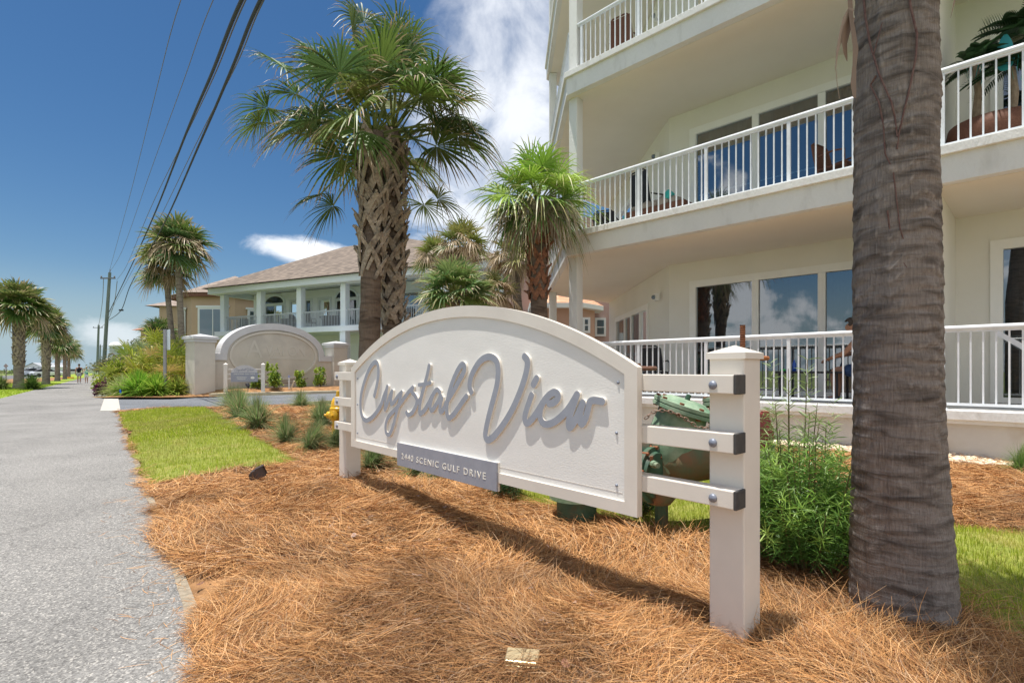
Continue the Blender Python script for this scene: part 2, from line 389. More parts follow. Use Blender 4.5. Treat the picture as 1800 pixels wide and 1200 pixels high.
def sheet(name, x0, x1, y0, y1, st, mat, zf, mask, kind='structure', **kw):
    xs = np.arange(x0, x1+st*.5, st); ys = np.arange(y0, y1+st*.5, st)
    X, Y = np.meshgrid(xs, ys); Z = zf(X, Y); nx = len(xs)
    cx = (X[:-1, :-1]+X[1:, 1:])/2; cy = (Y[:-1, :-1]+Y[1:, 1:])/2; mk = mask(cx, cy)
    ii, jj = np.nonzero(mk); a = ii*nx+jj
    f = np.stack([a, a+1, a+nx+1, a+nx], axis=-1)
    return np_mesh(name, np.stack([X, Y, Z], -1), f, mat, kind=kind, smooth=True, **kw)

b = MB(); b.add([(-1500, -300, -.07), (1500, -300, -.07), (1500, 2000, -.07), (-1500, 2000, -.07)], [(0, 1, 2, 3)])
tag(b.build('ground', MT['fargrass']), kind='structure')
# path
b = MB(); ys = [-10, 0, 5, 10, 20, 40, 60, 90, 130, 200]
b.add([(path_l(y), y, 0) for y in ys]+[(path_r(y), y, 0) for y in ys], [(i, i+1, len(ys)+i+1, len(ys)+i) for i in range(len(ys)-1)])
tag(b.build('path', MT['path']), kind='structure')
# driveway (one sheet crossing the path, 6 mm above it)
b = MB(); dv = [(x, y, .006) for x, y in DRIVE]; b.add(dv, [list(range(len(dv)))])
tag(b.build('driveway', MT['drive']), kind='structure')
# pale concrete strip beside the crossing
b = MB(); b.add([G(183, 701).xyz+V(0, 0, .011), G(208, 701)+V(0, 0, .011), G(212, 722.5)+V(0, 0, .011), G(176, 722.5)+V(0, 0, .011)], [(0, 1, 2, 3)])
tag(b.build('pavement_strip', MT['conc']), kind='structure')
# road to the left
b = MB(); ys = [-10, 30, 90, 300, 900]
b.add([(-24-.752*y, y, -.03) for y in ys]+[(-12.5-.752*y, y, -.03) for y in ys], [(i, i+1, len(ys)+i+1, len(ys)+i) for i in range(len(ys)-1)])
tag(b.build('road', MT['road']), kind='structure')
# grass verge left of the path
b = MB(); ys = [14, 30, 60, 90, 200]
b.add([(-12.4-.752*y, y, -.02) for y in ys]+[(path_l(y)+.02, y, -.006) for y in ys], [(i, i+1, len(ys)+i+1, len(ys)+i) for i in range(len(ys)-1)])
MT['verge'] = pm('verge grass', (.26, .34, .03), .95, (.20, .28, .025), .6, third=(.30, .34, .05), tscale=2.5, bump=.5, bscale=30, dist=.05)
tag(b.build('verge', MT['verge']), kind='structure')

# pine straw bed
def bedz(x, y):
    z = gz(x, y); d = (x+.775*y-.485)*.79
    z = np.where(d < 0, -.06, z); z = np.where(inpoly(x, y, DRIVE), -.06, z); return z
def bedmask(x, y):
    d = (x+.775*y-.485)*.79
    return (d > -.03) & ~((y > 16.2) & (x < -3.0))
near = lambda x, y: (x > -4.5) & (x < 5) & (y > .3) & (y < 6.9)
sheet('pine_straw_bed_near', -4.52, 5.02, .3, 6.9, .06, MT['mulchbase'], bedz, bedmask)
sheet('pine_straw_bed', -16, 14, -4, 26, .3, MT['mulchbase'], lambda x, y: bedz(x, y)-.01-.06*near(x, y), lambda x, y: bedmask(x, y) & (y < 25.5) & ((y < 15.9) | (x > -9)))
# apron strip just before the driveway
# lawns
def lawn(name, poly, st, dz=.012):
    xs = [p[0] for p in poly]; yy = [p[1] for p in poly]
    wob = lambda x, y: (x+(vn(x*3, y*3, 21)-.5)*.16, y+(vn(x*3+5, y*3, 22)-.5)*.16)
    return sheet(name, min(xs)-.2, max(xs)+.2, min(yy)-.2, max(yy)+.2, st, MT['grassbase'], lambda x, y: gz(x, y)+dz, lambda x, y: inpoly(*wob(x, y), poly))
lawn('front_lawn', LAWN_L, .07)
lawn('side_lawn', LAWN_R, .07)

# sandy worn edge along the path
b = MB(); n = 70; vs = []
for i in range(n):
    y = 2.2+i*.12; wv = .0+.07*float(vn(np.array([y*1.7]), np.array([.3]), 4)[0])+.05*float(vn(np.array([y*6]), np.array([.3]), 5)[0])
    vs += [(path_r(y)-wv, y, .003), (path_r(y)+.02, y, .003)]
b.add(vs, [(2*i, 2*i+1, 2*i+3, 2*i+2) for i in range(n-1)])
tag(b.build('sandy_verge', MT['sand']), kind='structure')

# ---- loose needles
MT['needle'] = leafmat('pine straw', .75, .0, .2, .12, 9)
def needle_cols(n, lift=1.0):
    pal = np.array([(.54, .305, .135), (.45, .24, .095), (.60, .375, .185), (.34, .165, .07), (.24, .11, .05), (.66, .45, .26), (.44, .32, .22)])
    p = RNG.choice(len(pal), n, p=[.24, .20, .17, .13, .11, .08, .07]); return pal[p]*(RNG.uniform(.6, 1.32, (n, 1)))*lift*np.array([1.0, .92, .83])
def scatter(n, x0, x1, y0, y1, keep):
    x = RNG.uniform(x0, x1, n); y = RNG.uniform(y0, y1, n); k = keep(x, y); return x[k], y[k]
def needles(rb, x, y, w, ln, lift=(0, .035), tilt=.22):
    n = len(x); ang = vn(x*1.6+3, y*1.6, 31)*PI*2.2+RNG.normal(0, .75, n)
    L_ = RNG.uniform(ln*.6, ln*1.25, n); cur = RNG.normal(0, .35, n); k = 4
    t = np.linspace(-.5, .5, k)
    a = ang[:, None]+cur[:, None]*t[None, :]*2
    dx = np.cos(a)*L_[:, None]/(k-1); dy = np.sin(a)*L_[:, None]/(k-1)
    px = x[:, None]+np.cumsum(dx, 1)-dx.sum(1)[:, None]/2; py = y[:, None]+np.cumsum(dy, 1)-dy.sum(1)[:, None]/2
    ti = RNG.normal(0, tilt, n)
    pz = np.maximum(gz(px, py), 0.0)+RNG.uniform(lift[0], lift[1], n)[:, None]+np.maximum(ti, -.02)[:, None]*(t[None, :]+.5)*L_[:, None]*.8-(t[None, :]**2)*L_[:, None]*.12+.003
    Pp = np.stack([px, py, pz], -1)
    W = np.stack([-np.sin(a), np.cos(a), RNG.uniform(-.9, .9, (n, 1))+0*a], -1); W = nrm(W)*w
    W[:, 0] *= .5; W[:, -1] *= .4
    old = sst((vn(x*1.3+40, y*1.3, 33)*.6+vn(x*3.7, y*3.7, 34)*.4-.46)*5)[:, None]      # older, greyer and browner straw in patches
    c = needle_cols(n); c = c*(1-old)+c*np.array([.66, .66, .70])*old
    rb.add(Pp, W, c)
dist_r = lambda x, y: (x+.775*y-.485)*.79
inbed = lambda x, y: (dist_r(x, y) > -.02+.18*(vn(x*3, y*3, 8)-.6)) & ~inpoly(x, y, LAWN_L) & ~inpoly(x, y, LAWN_R) & ~inpoly(x, y, DRIVE)
fr = lambda x, y, m=.3: (np.abs(x) < y*.97+m)
rb = RB()
x, y = scatter(150000, -1.6, 3.0, 1.75, 3.2, lambda x, y: inbed(x, y) & fr(x, y)); needles(rb, x, y, .0009, .16, (0, .045), .3)
x, y = scatter(110000, -3.2, 4.2, 3.2, 5.2, lambda x, y: inbed(x, y) & fr(x, y)); needles(rb, x, y, .0015, .19, (0, .045), .3)
x, y = scatter(90000, -7.0, 6.0, 5.2, 9, lambda x, y: inbed(x, y) & fr(x, y)); needles(rb, x, y, .0022, .19, (0, .03))
x, y = scatter(60000, -12.0, 1.0, 9, 17, lambda x, y: inbed(x, y) & fr(x, y)); needles(rb, x, y, .004, .2, (0, .03))
x, y = scatter(26000, 4.0, 8.0, 3.6, 7.0, lambda x, y: inbed(x, y) & fr(x, y)); needles(rb, x, y, .0017, .18, (0, .04))
# strays on the path edge
x, y = scatter(9000, -4.0, 0, 1.9, 5.2, lambda x, y: (dist_r(x, y) < 0) & (dist_r(x, y) > -.45) & (RNG.random(len(x)) < np.exp(dist_r(x, y)*7))); needles(rb, x, y, .001, .11, (0, .004), .03)
rb.build('pine_straw', MT['needle'], kind='stuff')
# bark flakes and dead leaves in the straw
rb = RB(); n = 420; x, y = scatter(n*3, -2.5, 3.0, 1.9, 6, lambda x, y: inbed(x, y) & fr(x, y)); x = x[:n]; y = y[:n]; n = len(x)
a = RNG.uniform(0, 2*PI, n); L_ = RNG.uniform(.008, .034, n); t = np.linspace(-1, 1, 4)
px = x[:, None]+np.cos(a)[:, None]*t*L_[:, None]; py = y[:, None]+np.sin(a)[:, None]*t*L_[:, None]
pz = gz(px, py)+.03+RNG.uniform(0, .015, (n, 1))+t**2*.004
W = np.stack([-np.sin(a), np.cos(a), RNG.uniform(-.4, .4, n)], -1)[:, None, :]*(L_*RNG.uniform(.25, .6, n))[:, None, None]*np.array([.3, 1, .9, .3])[None, :, None]
pal = np.array([(.30, .15, .10), (.36, .24, .18), (.18, .09, .06), (.42, .30, .25)])
rb.add(np.stack([px, py, pz], -1), W, pal[RNG.integers(0, 4, n)]); rb.build('bark_flakes', MT['needle'], kind='stuff')

# ---- grass blades
MT['grass'] = leafmat('grass blades', .6, .45, .25, .28, 1.5)
def blades(rb, x, y, h, w, cols, z=None, lean=.45, k=3):
    n = len(x); a = RNG.uniform(0, 2*PI, n); hh = h*RNG.uniform(.55, 1.25, n); le = np.abs(RNG.normal(0, lean, n))
    t = np.linspace(0, 1, k); z0 = (gz(x, y)+.01) if z is None else z
    px = x[:, None]+np.cos(a)[:, None]*le[:, None]*hh[:, None]*t**1.6; py = y[:, None]+np.sin(a)[:, None]*le[:, None]*hh[:, None]*t**1.6
    pz = np.asarray(z0).reshape(-1, 1)+hh[:, None]*t*np.cos(np.minimum(le, 1.2))[:, None]
    b2 = a+PI/2+RNG.normal(0, .5, n)
    W = np.stack([np.cos(b2), np.sin(b2), 0*a], -1)[:, None, :]*w*np.linspace(1, .12, k)[None, :, None]
    rb.add(np.stack([px, py, pz], -1), W, cols)
def gcols(n, pal, p=None):
    pal = np.array(pal); return pal[RNG.choice(len(pal), n, p=p)]*RNG.uniform(.8, 1.2, (n, 1))
LP_ = [(.40, .47, .04), (.31, .40, .035), (.48, .52, .08), (.55, .47, .17), (.24, .33, .035)]
rb = RB()
def patchy(c, x, y):
    f = sst((vn(x*1.1+3, y*1.1, 91)*.5+vn(x*4, y*4, 92)*.5-.52)*4)[:, None]; return c*(1-f*.45)+np.array([.50, .42, .17])*f*.45
def lawnpts(n, poly, keep=lambda x, y: x == x):
    xs = [p[0] for p in poly]; yy = [p[1] for p in poly]
    return scatter(n, min(xs)-.15, max(xs)+.15, min(yy)-.15, max(yy)+.15, lambda x, y: inpoly(x+(vn(x*3, y*3, 21)-.5)*.16, y+(vn(x*3+5, y*3, 22)-.5)*.16, poly) & keep(x, y))
x, y = lawnpts(170000, LAWN_L, lambda x, y: y < 9); blades(rb, x, y, .05, .0028, patchy(gcols(len(x), LP_, [.33, .24, .23, .1, .1]), x, y))
x, y = lawnpts(120000, LAWN_L, lambda x, y: y >= 9); blades(rb, x, y, .055, .006, patchy(gcols(len(x), LP_, [.33, .24, .23, .1, .1]), x, y))
rb.build('lawn_grass_front', MT['grass'], kind='stuff')
rb = RB(); x, y = lawnpts(150000, LAWN_R, lambda x, y: fr(x, y, .1)); blades(rb, x, y, .045, .0022, patchy(gcols(len(x), LP_, [.33, .24, .23, .1, .1]), x, y))
rb.build('lawn_grass_side', MT['grass'], kind='stuff')
# verge grass on the left
rb = RB(); x, y = scatter(60000, -48, -15, 18, 50, lambda x, y: (x < path_l(y)+.05) & (x > -11-.752*y) & fr(x, y, .5)); blades(rb, x, y, .07, .02, gcols(len(x), [(.36, .50, .03), (.30, .42, .03), (.42, .48, .06)]), z=-.01+0*x)
rb.build('verge_grass', MT['grass'], kind='stuff')

# pale pebbles beside the building wall (along the plinth)
def pebbles():
    ux, uy = .7055, -.7087; mx, my = .7087, .7055; C0 = (1.31, 11.28)
    n = 3600; s = RNG.uniform(1.5, 8.5, n); d = -RNG.uniform(.03, .62, n)
    x = C0[0]+ux*s+mx*d; y = C0[1]+uy*s+my*d
    r = RNG.uniform(.018, .042, n); z = gz(x, y)+.02+RNG.uniform(0, .02, n)
    ico = np.array([(0, 0, 1), (.89, 0, .45), (.28, .85, .45), (-.72, .53, .45), (-.72, -.53, .45), (.28, -.85, .45), (.72, .53, -.45), (-.28, .85, -.45), (-.89, 0, -.45), (-.28, -.85, -.45), (.72, -.53, -.45), (0, 0, -1)])
    fc = [(0, 1, 2), (0, 2, 3), (0, 3, 4), (0, 4, 5), (0, 5, 1), (1, 6, 2), (2, 7, 3), (3, 8, 4), (4, 9, 5), (5, 10, 1), (6, 7, 2), (7, 8, 3), (8, 9, 4), (9, 10, 5), (10, 6, 1), (11, 7, 6), (11, 8, 7), (11, 9, 8), (11, 10, 9), (11, 6, 10)]
    sc = np.stack([r*RNG.uniform(.8, 1.4, n), r*RNG.uniform(.8, 1.4, n), r*.6], -1)
    Vv = ico[None]*sc[:, None, :]+np.stack([x, y, z], -1)[:, None, :]
    Fq = (np.arange(n)*12)[:, None, None]+np.array(fc)[None]
    c = np.array([(.80, .68, .50), (.70, .58, .42), (.85, .77, .62), (.6, .5, .4)])[RNG.integers(0, 4, n)]
    MT['pebble'] = leafmat('pale pebbles', .8, 0, .3, .1)
    np_mesh('pebbles', Vv, Fq.reshape(-1, 3), MT['pebble'], col=np.repeat(c, 12, axis=0), kind='stuff', smooth=True)
pebbles()

# ------------------------------------------------------------------ monument sign
SC_ = V(1.031, 2.35, 0); D1 = V(-.661, .750, 0); D2 = V(.750, .661, 0)       # along the sign, and away from its face
def S(t, d, z): return SC_+D1*t-D2*d+V(0, 0, z)
RS = Matrix(((D1.x, D2.x, 0), (D1.y, D2.y, 0), (0, 0, 1))).to_3x3()         # local x = along, y = into, z = up
def sbox(b, t0, t1, d0, d1, z0, z1): return b.box(S((t0+t1)/2, (d0+d1)/2, (z0+z1)/2), (abs(t1-t0), abs(d1-d0), z1-z0), RS)
sign = empty('monument_sign', S(2.1, 0, 0), 'cream arched sign board with raised grey script lettering, bolted to three rails between two posts', 'sign')
for t0, zb in ((0, -.12), (4.16, 0.0)):
    b = MB(); sbox(b, t0, t0+.165, 0, -.165, zb, 1.315)
    po = b.build('post', MT['vinylpost'], sign, bevel=.006)
    b = MB(); o = .011
    p = [S(t0-o, o, 1.30), S(t0+.165+o, o, 1.30), S(t0+.165+o, -.165-o, 1.30), S(t0-o, -.165-o, 1.30)]
    b.add(p+[q+V(0, 0, .028) for q in p]+[S(t0+.0825, -.0825, 1.365)], [(0, 1, 2, 3), (0, 1, 5, 4), (1, 2, 6, 5), (2, 3, 7, 6), (3, 0, 4, 7), (4, 5, 8), (5, 6, 8), (6, 7, 8), (7, 4, 8)])
    b.build('post_cap', MT['vinyl'], po)
for z0, z1 in ((1.145, 1.228), (.885, .972), (.642, .722)):
    b = MB(); sbox(b, .006, 4.24, .002, .088, z0, z1); r = b.build('rail', MT['vinyl'], sign, bevel=.004)
    b = MB(); sbox(b, -.008, .006, -.001, .090, z0-.002, z1+.002); b.build('end_cap', MT['darkcap'], r, bevel=.004)
    for t in (.10, 4.17):
        b = MB(); zc = (z0+z1)/2-.004
        b.lathe([(.020, 0), (.020, .003), (.016, .009), (.009, .013), (.001, .0145)], S(t, .088, zc), -D2, 14); b.build('bolt', MT['bolt'], r, smooth=True)
T0, T1, ZB, ZC, ZA = .474, 3.75, .519, 1.264, 1.705
def arch(t0, t1, zc, za, n=48):
    """shallow arc from (t0,zc) over the middle at za to (t1,zc)"""
    h = za-zc; w = (t1-t0)/2; R = (w*w+h*h)/(2*h); cz = za-R; a0 = math.asin(w/R)
    return [((t0+t1)/2-R*math.sin(a0-2*a0*i/n), cz+R*math.cos(a0-2*a0*i/n)) for i in range(n+1)]
FR, PN, BK = .130, .116, .090       # frame face, panel face, back (distance in front of post face)
outer = [(T0, ZB)]+arch(T0, T1, ZC, ZA)+[(T1, ZB)]
fw = .078
inner = [(T0+fw, ZB+fw*.82)]+arch(T0+fw, T1-fw, ZC-.035, ZA-fw)+[(T1-fw, ZB+fw*.82)]
b = MB(); b.ext([S(t, PN, z) for t, z in inner], -D2*-.022 if False else D2*.022)
panel = b.build('panel', MT['panel'], sign)
b = MB(); n = len(outer)
vs = [S(t, FR, z) for t, z in outer]+[S(t, FR, z) for t, z in inner]+[S(t, BK, z) for t, z in outer]+[S(t, BK, z) for t, z in inner]
fs = []
for i in range(n):
    j = (i+1) % n
    fs += [(i, j, n+j, n+i), (i, 2*n+i, 2*n+j, j), (n+i, n+j, 3*n+j, 3*n+i), (2*n+i, 3*n+i, 3*n+j, 2*n+j)]
b.add(vs, fs); b.build('frame', MT['vinyl'], sign)
# faint routed line round the lower panel
b = MB()
for a_, c_ in (((T0+.10, ZB+.10), (T1-.10, ZB+.10)),):
    sbox(b, a_[0], c_[0], PN, PN+.0012, a_[1], a_[1]+.004)
b.build('routed_line', MT['vinyl'], panel)
# panel screws
for t, z in ((.60, 1.185), (.61, .925), (.61, .655), (3.63, 1.17), (3.63, .925), (3.63, .655)):
    b = MB(); b.lathe([(.008, 0), (.008, .004), (.004, .008)], S(t, PN, z), -D2, 10); b.build('screw', MT['bolt'], panel, smooth=True)

# script lettering traced as pen strokes, thickened and raised
def c3(pts): return [(620+x/6.317, 600+y/6.317) for x, y in pts]
def c4(pts): return [(820+x/6.0, 600+y/6.0) for x, y in pts]
STROKES = [
 (c3([(240, 600), (262, 510), (282, 400), (285, 310), (270, 240), (240, 235), (200, 280), (160, 360), (122, 470), (97, 570), (85, 680), (92, 780), (115, 850), (155, 875), (205, 850), (260, 790), (310, 710), (345, 610), (372, 545), (383, 505)]), 1.0),
 (c3([(383, 505), (372, 590), (360, 680), (358, 755), (385, 690), (410, 610), (437, 552)]), .85),
 (c3([(437, 552), (428, 620), (425, 690), (460, 670), (500, 610), (543, 565)]), .85),
 (c3([(543, 565), (525, 640), (500, 730), (475, 830), (450, 930), (415, 1020), (385, 1030), (366, 990), (368, 910), (400, 830), (455, 770), (510, 710), (570, 630), (620, 560), (668, 512)]), .85),
 (c3([(668, 512), (655, 555), (690, 600), (712, 650), (700, 720), (660, 790), (615, 815), (598, 790)]), .85),
 (c3([(660, 785), (715, 690), (760, 610)]), .7),
 (c3([(848, 272), (825, 380), (795, 490), (765, 600), (745, 710), (745, 795), (790, 770), (840, 690), (880, 610)]), .9),
 (c3([(735, 482), (790, 475), (862, 458)]), .7),
 (c3([(965, 560), (935, 535), (900, 575), (872, 650), (860, 730), (880, 765), (920, 710), (955, 650), (975, 600)]), .85),
 (c3([(990, 628), (972, 700), (968, 770), (995, 770), (1040, 690)]), .85),
 (c3([(1030, 700), (1075, 620), (1130, 530), (1190, 420), (1236, 330), (1235, 265), (1205, 262), (1160, 330), (1115, 430), (1075, 550), (1052, 660), (1043, 760), (1062, 845), (1110, 820), (1170, 740), (1225, 660), (1262, 610)]), .95),
 (c4([(48, 530), (32, 470), (45, 380), (85, 290), (140, 210), (205, 168), (260, 165), (305, 195), (328, 250), (333, 350), (318, 470), (290, 580), (260, 690), (232, 800), (208, 910), (198, 990), (218, 1035), (265, 1020), (330, 950), (410, 840), (490, 700), (560, 540), (612, 390), (640, 270), (640, 200), (612, 162)]), 1.05),
 (c4([(685, 568), (660, 640), (630, 730), (614, 810), (632, 862), (680, 830), (740, 750), (800, 650)]), .95),
 (c4([(738, 392), (706, 452)]), 1.0),
 (c4([(870, 655), (920, 645), (962, 600), (960, 555), (925, 535), (870, 565), (815, 630), (780, 720), (775, 800), (805, 858), (860, 872), (930, 845), (1010, 780), (1080, 700), (1130, 620), (1165, 560)]), .95),
 (c4([(1165, 560), (1135, 650), (1100, 750), (1078, 840), (1085, 905), (1125, 865), (1175, 770), (1225, 650)]), .95),
 (c4([(1225, 650), (1205, 730), (1192, 820), (1215, 870), (1255, 810), (1280, 720), (1300, 640), (1345, 620), (1430, 632)]), .9),
]
def catmull(pts, n=6):
    if len(pts) < 3: return pts
    out = []; q = [pts[0]]+pts+[pts[-1]]
    for i in range(1, len(q)-2):
        p0, p1, p2, p3 = [np.array(v) for v in q[i-1:i+3]]
        for k in range(n):
            t = k/n; out.append(tuple(.5*((2*p1)+(-p0+p2)*t+(2*p0-5*p1+4*p2-p3)*t*t+(-p0+3*p1-3*p2+p3)*t**3)))
    out.append(pts[-1]); return out
def px2s(px, py, d):
    r = (px-CX)/F; t = ((SC_.x-D2.x*d)-r*(SC_.y-D2.y*d))/(r*D1.y-D1.x)
    Y = SC_.y-D2.y*d+D1.y*t; return t, CH+(HY-py)/F*Y
def strokes_sdf(strk, h, rad, pad=.05):
    """strk: list of (points in plane metres, width factor) -> outline mesh pieces of the thickened union"""
    allp = np.array([p for s_, w in strk for p in s_])
    x0, y0 = allp.min(0)-pad; x1, y1 = allp.max(0)+pad
    xs = np.arange(x0, x1, h); ys = np.arange(y0, y1, h); D = np.full((len(ys), len(xs)), 9.0)
    for s_, w in strk:
        q = catmull(list(s_), 5); m = len(q)
        for i in range(m-1):
            a = np.array(q[i]); c = np.array(q[i+1]); r = rad*w
            lo = np.minimum(a, c)-r-3*h; hi = np.maximum(a, c)+r+3*h
            i0, i1 = np.searchsorted(xs, [lo[0], hi[0]]); j0, j1 = np.searchsorted(ys, [lo[1], hi[1]])
            if i1 <= i0 or j1 <= j0: continue
            X, Y = np.meshgrid(xs[i0:i1], ys[j0:j1]); dd = c-a; l2 = max(dd@dd, 1e-12)
            t = np.clip(((X-a[0])*dd[0]+(Y-a[1])*dd[1])/l2, 0, 1)
            D[j0:j1, i0:i1] = np.minimum(D[j0:j1, i0:i1], np.hypot(X-a[0]-t*dd[0], Y-a[1]-t*dd[1])-r)
    return xs, ys, D
def sdf_relief(b, xs, ys, D, place, thick):
    """marching squares on D<0; place(x, y, front) -> world point"""
    idx = {}; verts = []; polys = []; edges = []
    def vid(key, p):
        if key not in idx: idx[key] = len(verts); verts.append(p)
        return idx[key]
    ny, nx = D.shape; mn = np.minimum(np.minimum(D[:-1, :-1], D[1:, :-1]), np.minimum(D[:-1, 1:], D[1:, 1:]))
    for j, i in zip(*np.nonzero(mn < 0)):
        cs = [(j, i), (j, i+1), (j+1, i+1), (j+1, i)]; poly = []
        for k in range(4):
            a = cs[k]; c = cs[(k+1) % 4]; da = D[a]; dc = D[c]
            if da < 0: poly.append((vid(a, (xs[a[1]], ys[a[0]])), 0))
            if (da < 0) != (dc < 0):
                t = da/(da-dc); pa = (xs[a[1]], ys[a[0]]); pc = (xs[c[1]], ys[c[0]])
                poly.append((vid(('e',)+tuple(sorted((a, c))), (pa[0]+(pc[0]-pa[0])*t, pa[1]+(pc[1]-pa[1])*t)), 1))
        if len(poly) < 3: continue
        polys.append([p[0] for p in poly]); m = len(poly)
        for k in range(m):
            if poly[k][1] and poly[(k+1) % m][1]: edges.append((poly[k][0], poly[(k+1) % m][0]))
    n = len(verts)
    vs = [place(x, y, True) for x, y in verts]+[place(x, y, False) for x, y in verts]
    b.add(vs, polys+[(a, c, n+c, n+a) for a, c in edges])
LF = PN+.0175
pl = [([px2s(x, y, LF) for x, y in pts], w) for pts, w in STROKES]
xs, ys, D = strokes_sdf(pl, .004, .0225)
b = MB(); sdf_relief(b, xs, ys, D, lambda t, z, f: S(t, LF if f else PN-.001, z), .02)
MT['signface'] = pm('raised grey letters', (.32, .34, .39), .6, (.29, .31, .36), 10, bump=.1, bscale=160)
lett = b.build('lettering', MT['signface'], sign)
# the letters' cut edges are cream
me = lett.data; me.materials.append(MT['vinyl'])
nn = np.empty(len(me.polygons)*3); me.polygons.foreach_get('normal', nn); nn = nn.reshape(-1, 3)
me.polygons.foreach_set('material_index', (np.abs(nn@np.array(D2)) < .5).astype(np.int32))

# text helper
def text(name, body, size, place, mat, parent, extr=.0015, align='CENTER', sx=1.0, spacing=1.0, shear=0.0, offs=0.0):
    cu = bpy.data.curves.new(name, 'FONT'); cu.body = body; cu.size = size; cu.extrude = extr; cu.align_x = align; cu.align_y = 'CENTER'
    cu.space_character = spacing; cu.shear = shear; cu.offset = offs; cu.resolution_u = 4
    o = bpy.data.objects.new(name+'_c', cu); COL.objects.link(o); dg = bpy.context.evaluated_depsgraph_get(); dg.update()
    me = bpy.data.meshes.new_from_object(o.evaluated_get(dg)); bpy.data.objects.remove(o); bpy.data.curves.remove(cu)
    for v in me.vertices: v.co = place(v.co.x*sx, v.co.y, v.co.z)
    me.materials.clear(); me.update(); return link(name, me, mat, parent)
# address plaque
pt0 = px2s(873, 820, FR+.012)[0]; pt1 = px2s(698, 800, FR+.012)[0]
zt = px2s(698, 778, FR+.012)[1]; zb = px2s(873, 864, FR+.012)[1]
b = MB(); sbox(b, pt0, pt1, FR+.001, FR+.012, zb, zt+.004)
plq = b.build('address_plaque', MT['signgrey'], sign, bevel=.001)
b = MB(); sbox(b, pt0-.0012, pt1+.0012, FR-.014, FR+.0009, zb+.001, zt+.003); b.build('plaque_edge', MT['vinyl'], plq)
tc_ = (pt0+pt1)/2; zc_ = px2s(778, 819, FR+.012)[1]
MT['cream'] = pm('cream cut letters', (.80, .77, .68), .5)
text('plaque_lettering', '2440 SCENIC GULF DRIVE', .066, lambda x, y, z: S(tc_+.02-x, FR+.0125+z, zc_+y), MT['cream'], plq, .0012, sx=1.16, spacing=1.3)
# ------------------------------------------------------------------ palms
MT['frond'] = leafmat('palm fronds', .45, .28, .5, .2, 2.0)
def barkmat(name, c1, c2, c3, zs=1.0, bump=1.0, ring=16.0):
    m, nt, N, L, b = newmat(name)
    tc = N.new('ShaderNodeTexCoord')
    mp = N.new('ShaderNodeMapping'); mp.inputs['Scale'].default_value = (1, 1, .12); L.new(tc.outputs['Object'], mp.inputs[0])
    n1 = N.new('ShaderNodeTexNoise'); n1.inputs['Scale'].default_value = 70*zs; n1.inputs['Detail'].default_value = 6; L.new(mp.outputs[0], n1.inputs[0])
    mp2 = N.new('ShaderNodeMapping'); mp2.inputs['Scale'].default_value = (1, 1, 5); L.new(tc.outputs['Object'], mp2.inputs[0])
    n2 = N.new('ShaderNodeTexNoise'); n2.inputs['Scale'].default_value = 2.6*zs; n2.inputs['Detail'].default_value = 7; n2.inputs['Distortion'].default_value = .6; L.new(mp2.outputs[0], n2.inputs[0])
    wv = N.new('ShaderNodeTexWave'); wv.bands_direction = 'Z'; wv.wave_profile = 'SAW'; wv.inputs['Scale'].default_value = ring/PI/2*zs
    wv.inputs['Distortion'].default_value = 3.2; wv.inputs['Detail'].default_value = 3; wv.inputs['Detail Scale'].default_value = 1.6; wv.inputs['Detail Roughness'].default_value = .55
    L.new(tc.outputs['Object'], wv.inputs[0])
    a = N.new('ShaderNodeMix'); a.data_type = 'RGBA'; L.new(n1.outputs[0], a.inputs[0]); a.inputs[6].default_value = (*c1, 1); a.inputs[7].default_value = (*c2, 1)
    r = N.new('ShaderNodeMapRange'); L.new(n2.outputs[0], r.inputs[0]); r.inputs[1].default_value = .45; r.inputs[2].default_value = .72
    a2 = N.new('ShaderNodeMix'); a2.data_type = 'RGBA'; L.new(r.outputs[0], a2.inputs[0]); L.new(a.outputs[2], a2.inputs[6]); a2.inputs[7].default_value = (*c3, 1)
    L.new(a2.outputs[2], b.inputs['Base Color']); b.inputs['Roughness'].default_value = .9; b.inputs['Specular IOR Level'].default_value = .2
    s1 = N.new('ShaderNodeMath'); s1.operation = 'MULTIPLY_ADD'; L.new(wv.outputs['Fac'], s1.inputs[0]); s1.inputs[1].default_value = .22; L.new(n2.outputs[0], s1.inputs[2])
    s2 = N.new('ShaderNodeMath'); s2.operation = 'MULTIPLY_ADD'; L.new(n1.outputs[0], s2.inputs[0]); s2.inputs[1].default_value = .55; L.new(s1.outputs[0], s2.inputs[2])
    bp = N.new('ShaderNodeBump'); bp.inputs['Strength'].default_value = bump; bp.inputs['Distance'].default_value = .03/zs
    L.new(s2.outputs[0], bp.inputs['Height']); L.new(bp.outputs[0], b.inputs['Normal'])
    return m
MT['bark'] = barkmat('palm bark', (.20, .165, .135), (.36, .31, .265), (.13, .10, .08))
MT['barkbrown'] = barkmat('brown palm bark', (.115, .085, .065), (.24, .18, .14), (.07, .05, .038))
MT['boot'] = pm('old leaf bases', (.42, .35, .275), .9, (.23, .185, .145), 22, bump=.7, bscale=60, stretch=(1, 1, 1), third=(.09, .065, .05), tscale=5, tlo=.5, thi=.75)
MT['tanleaf'] = None

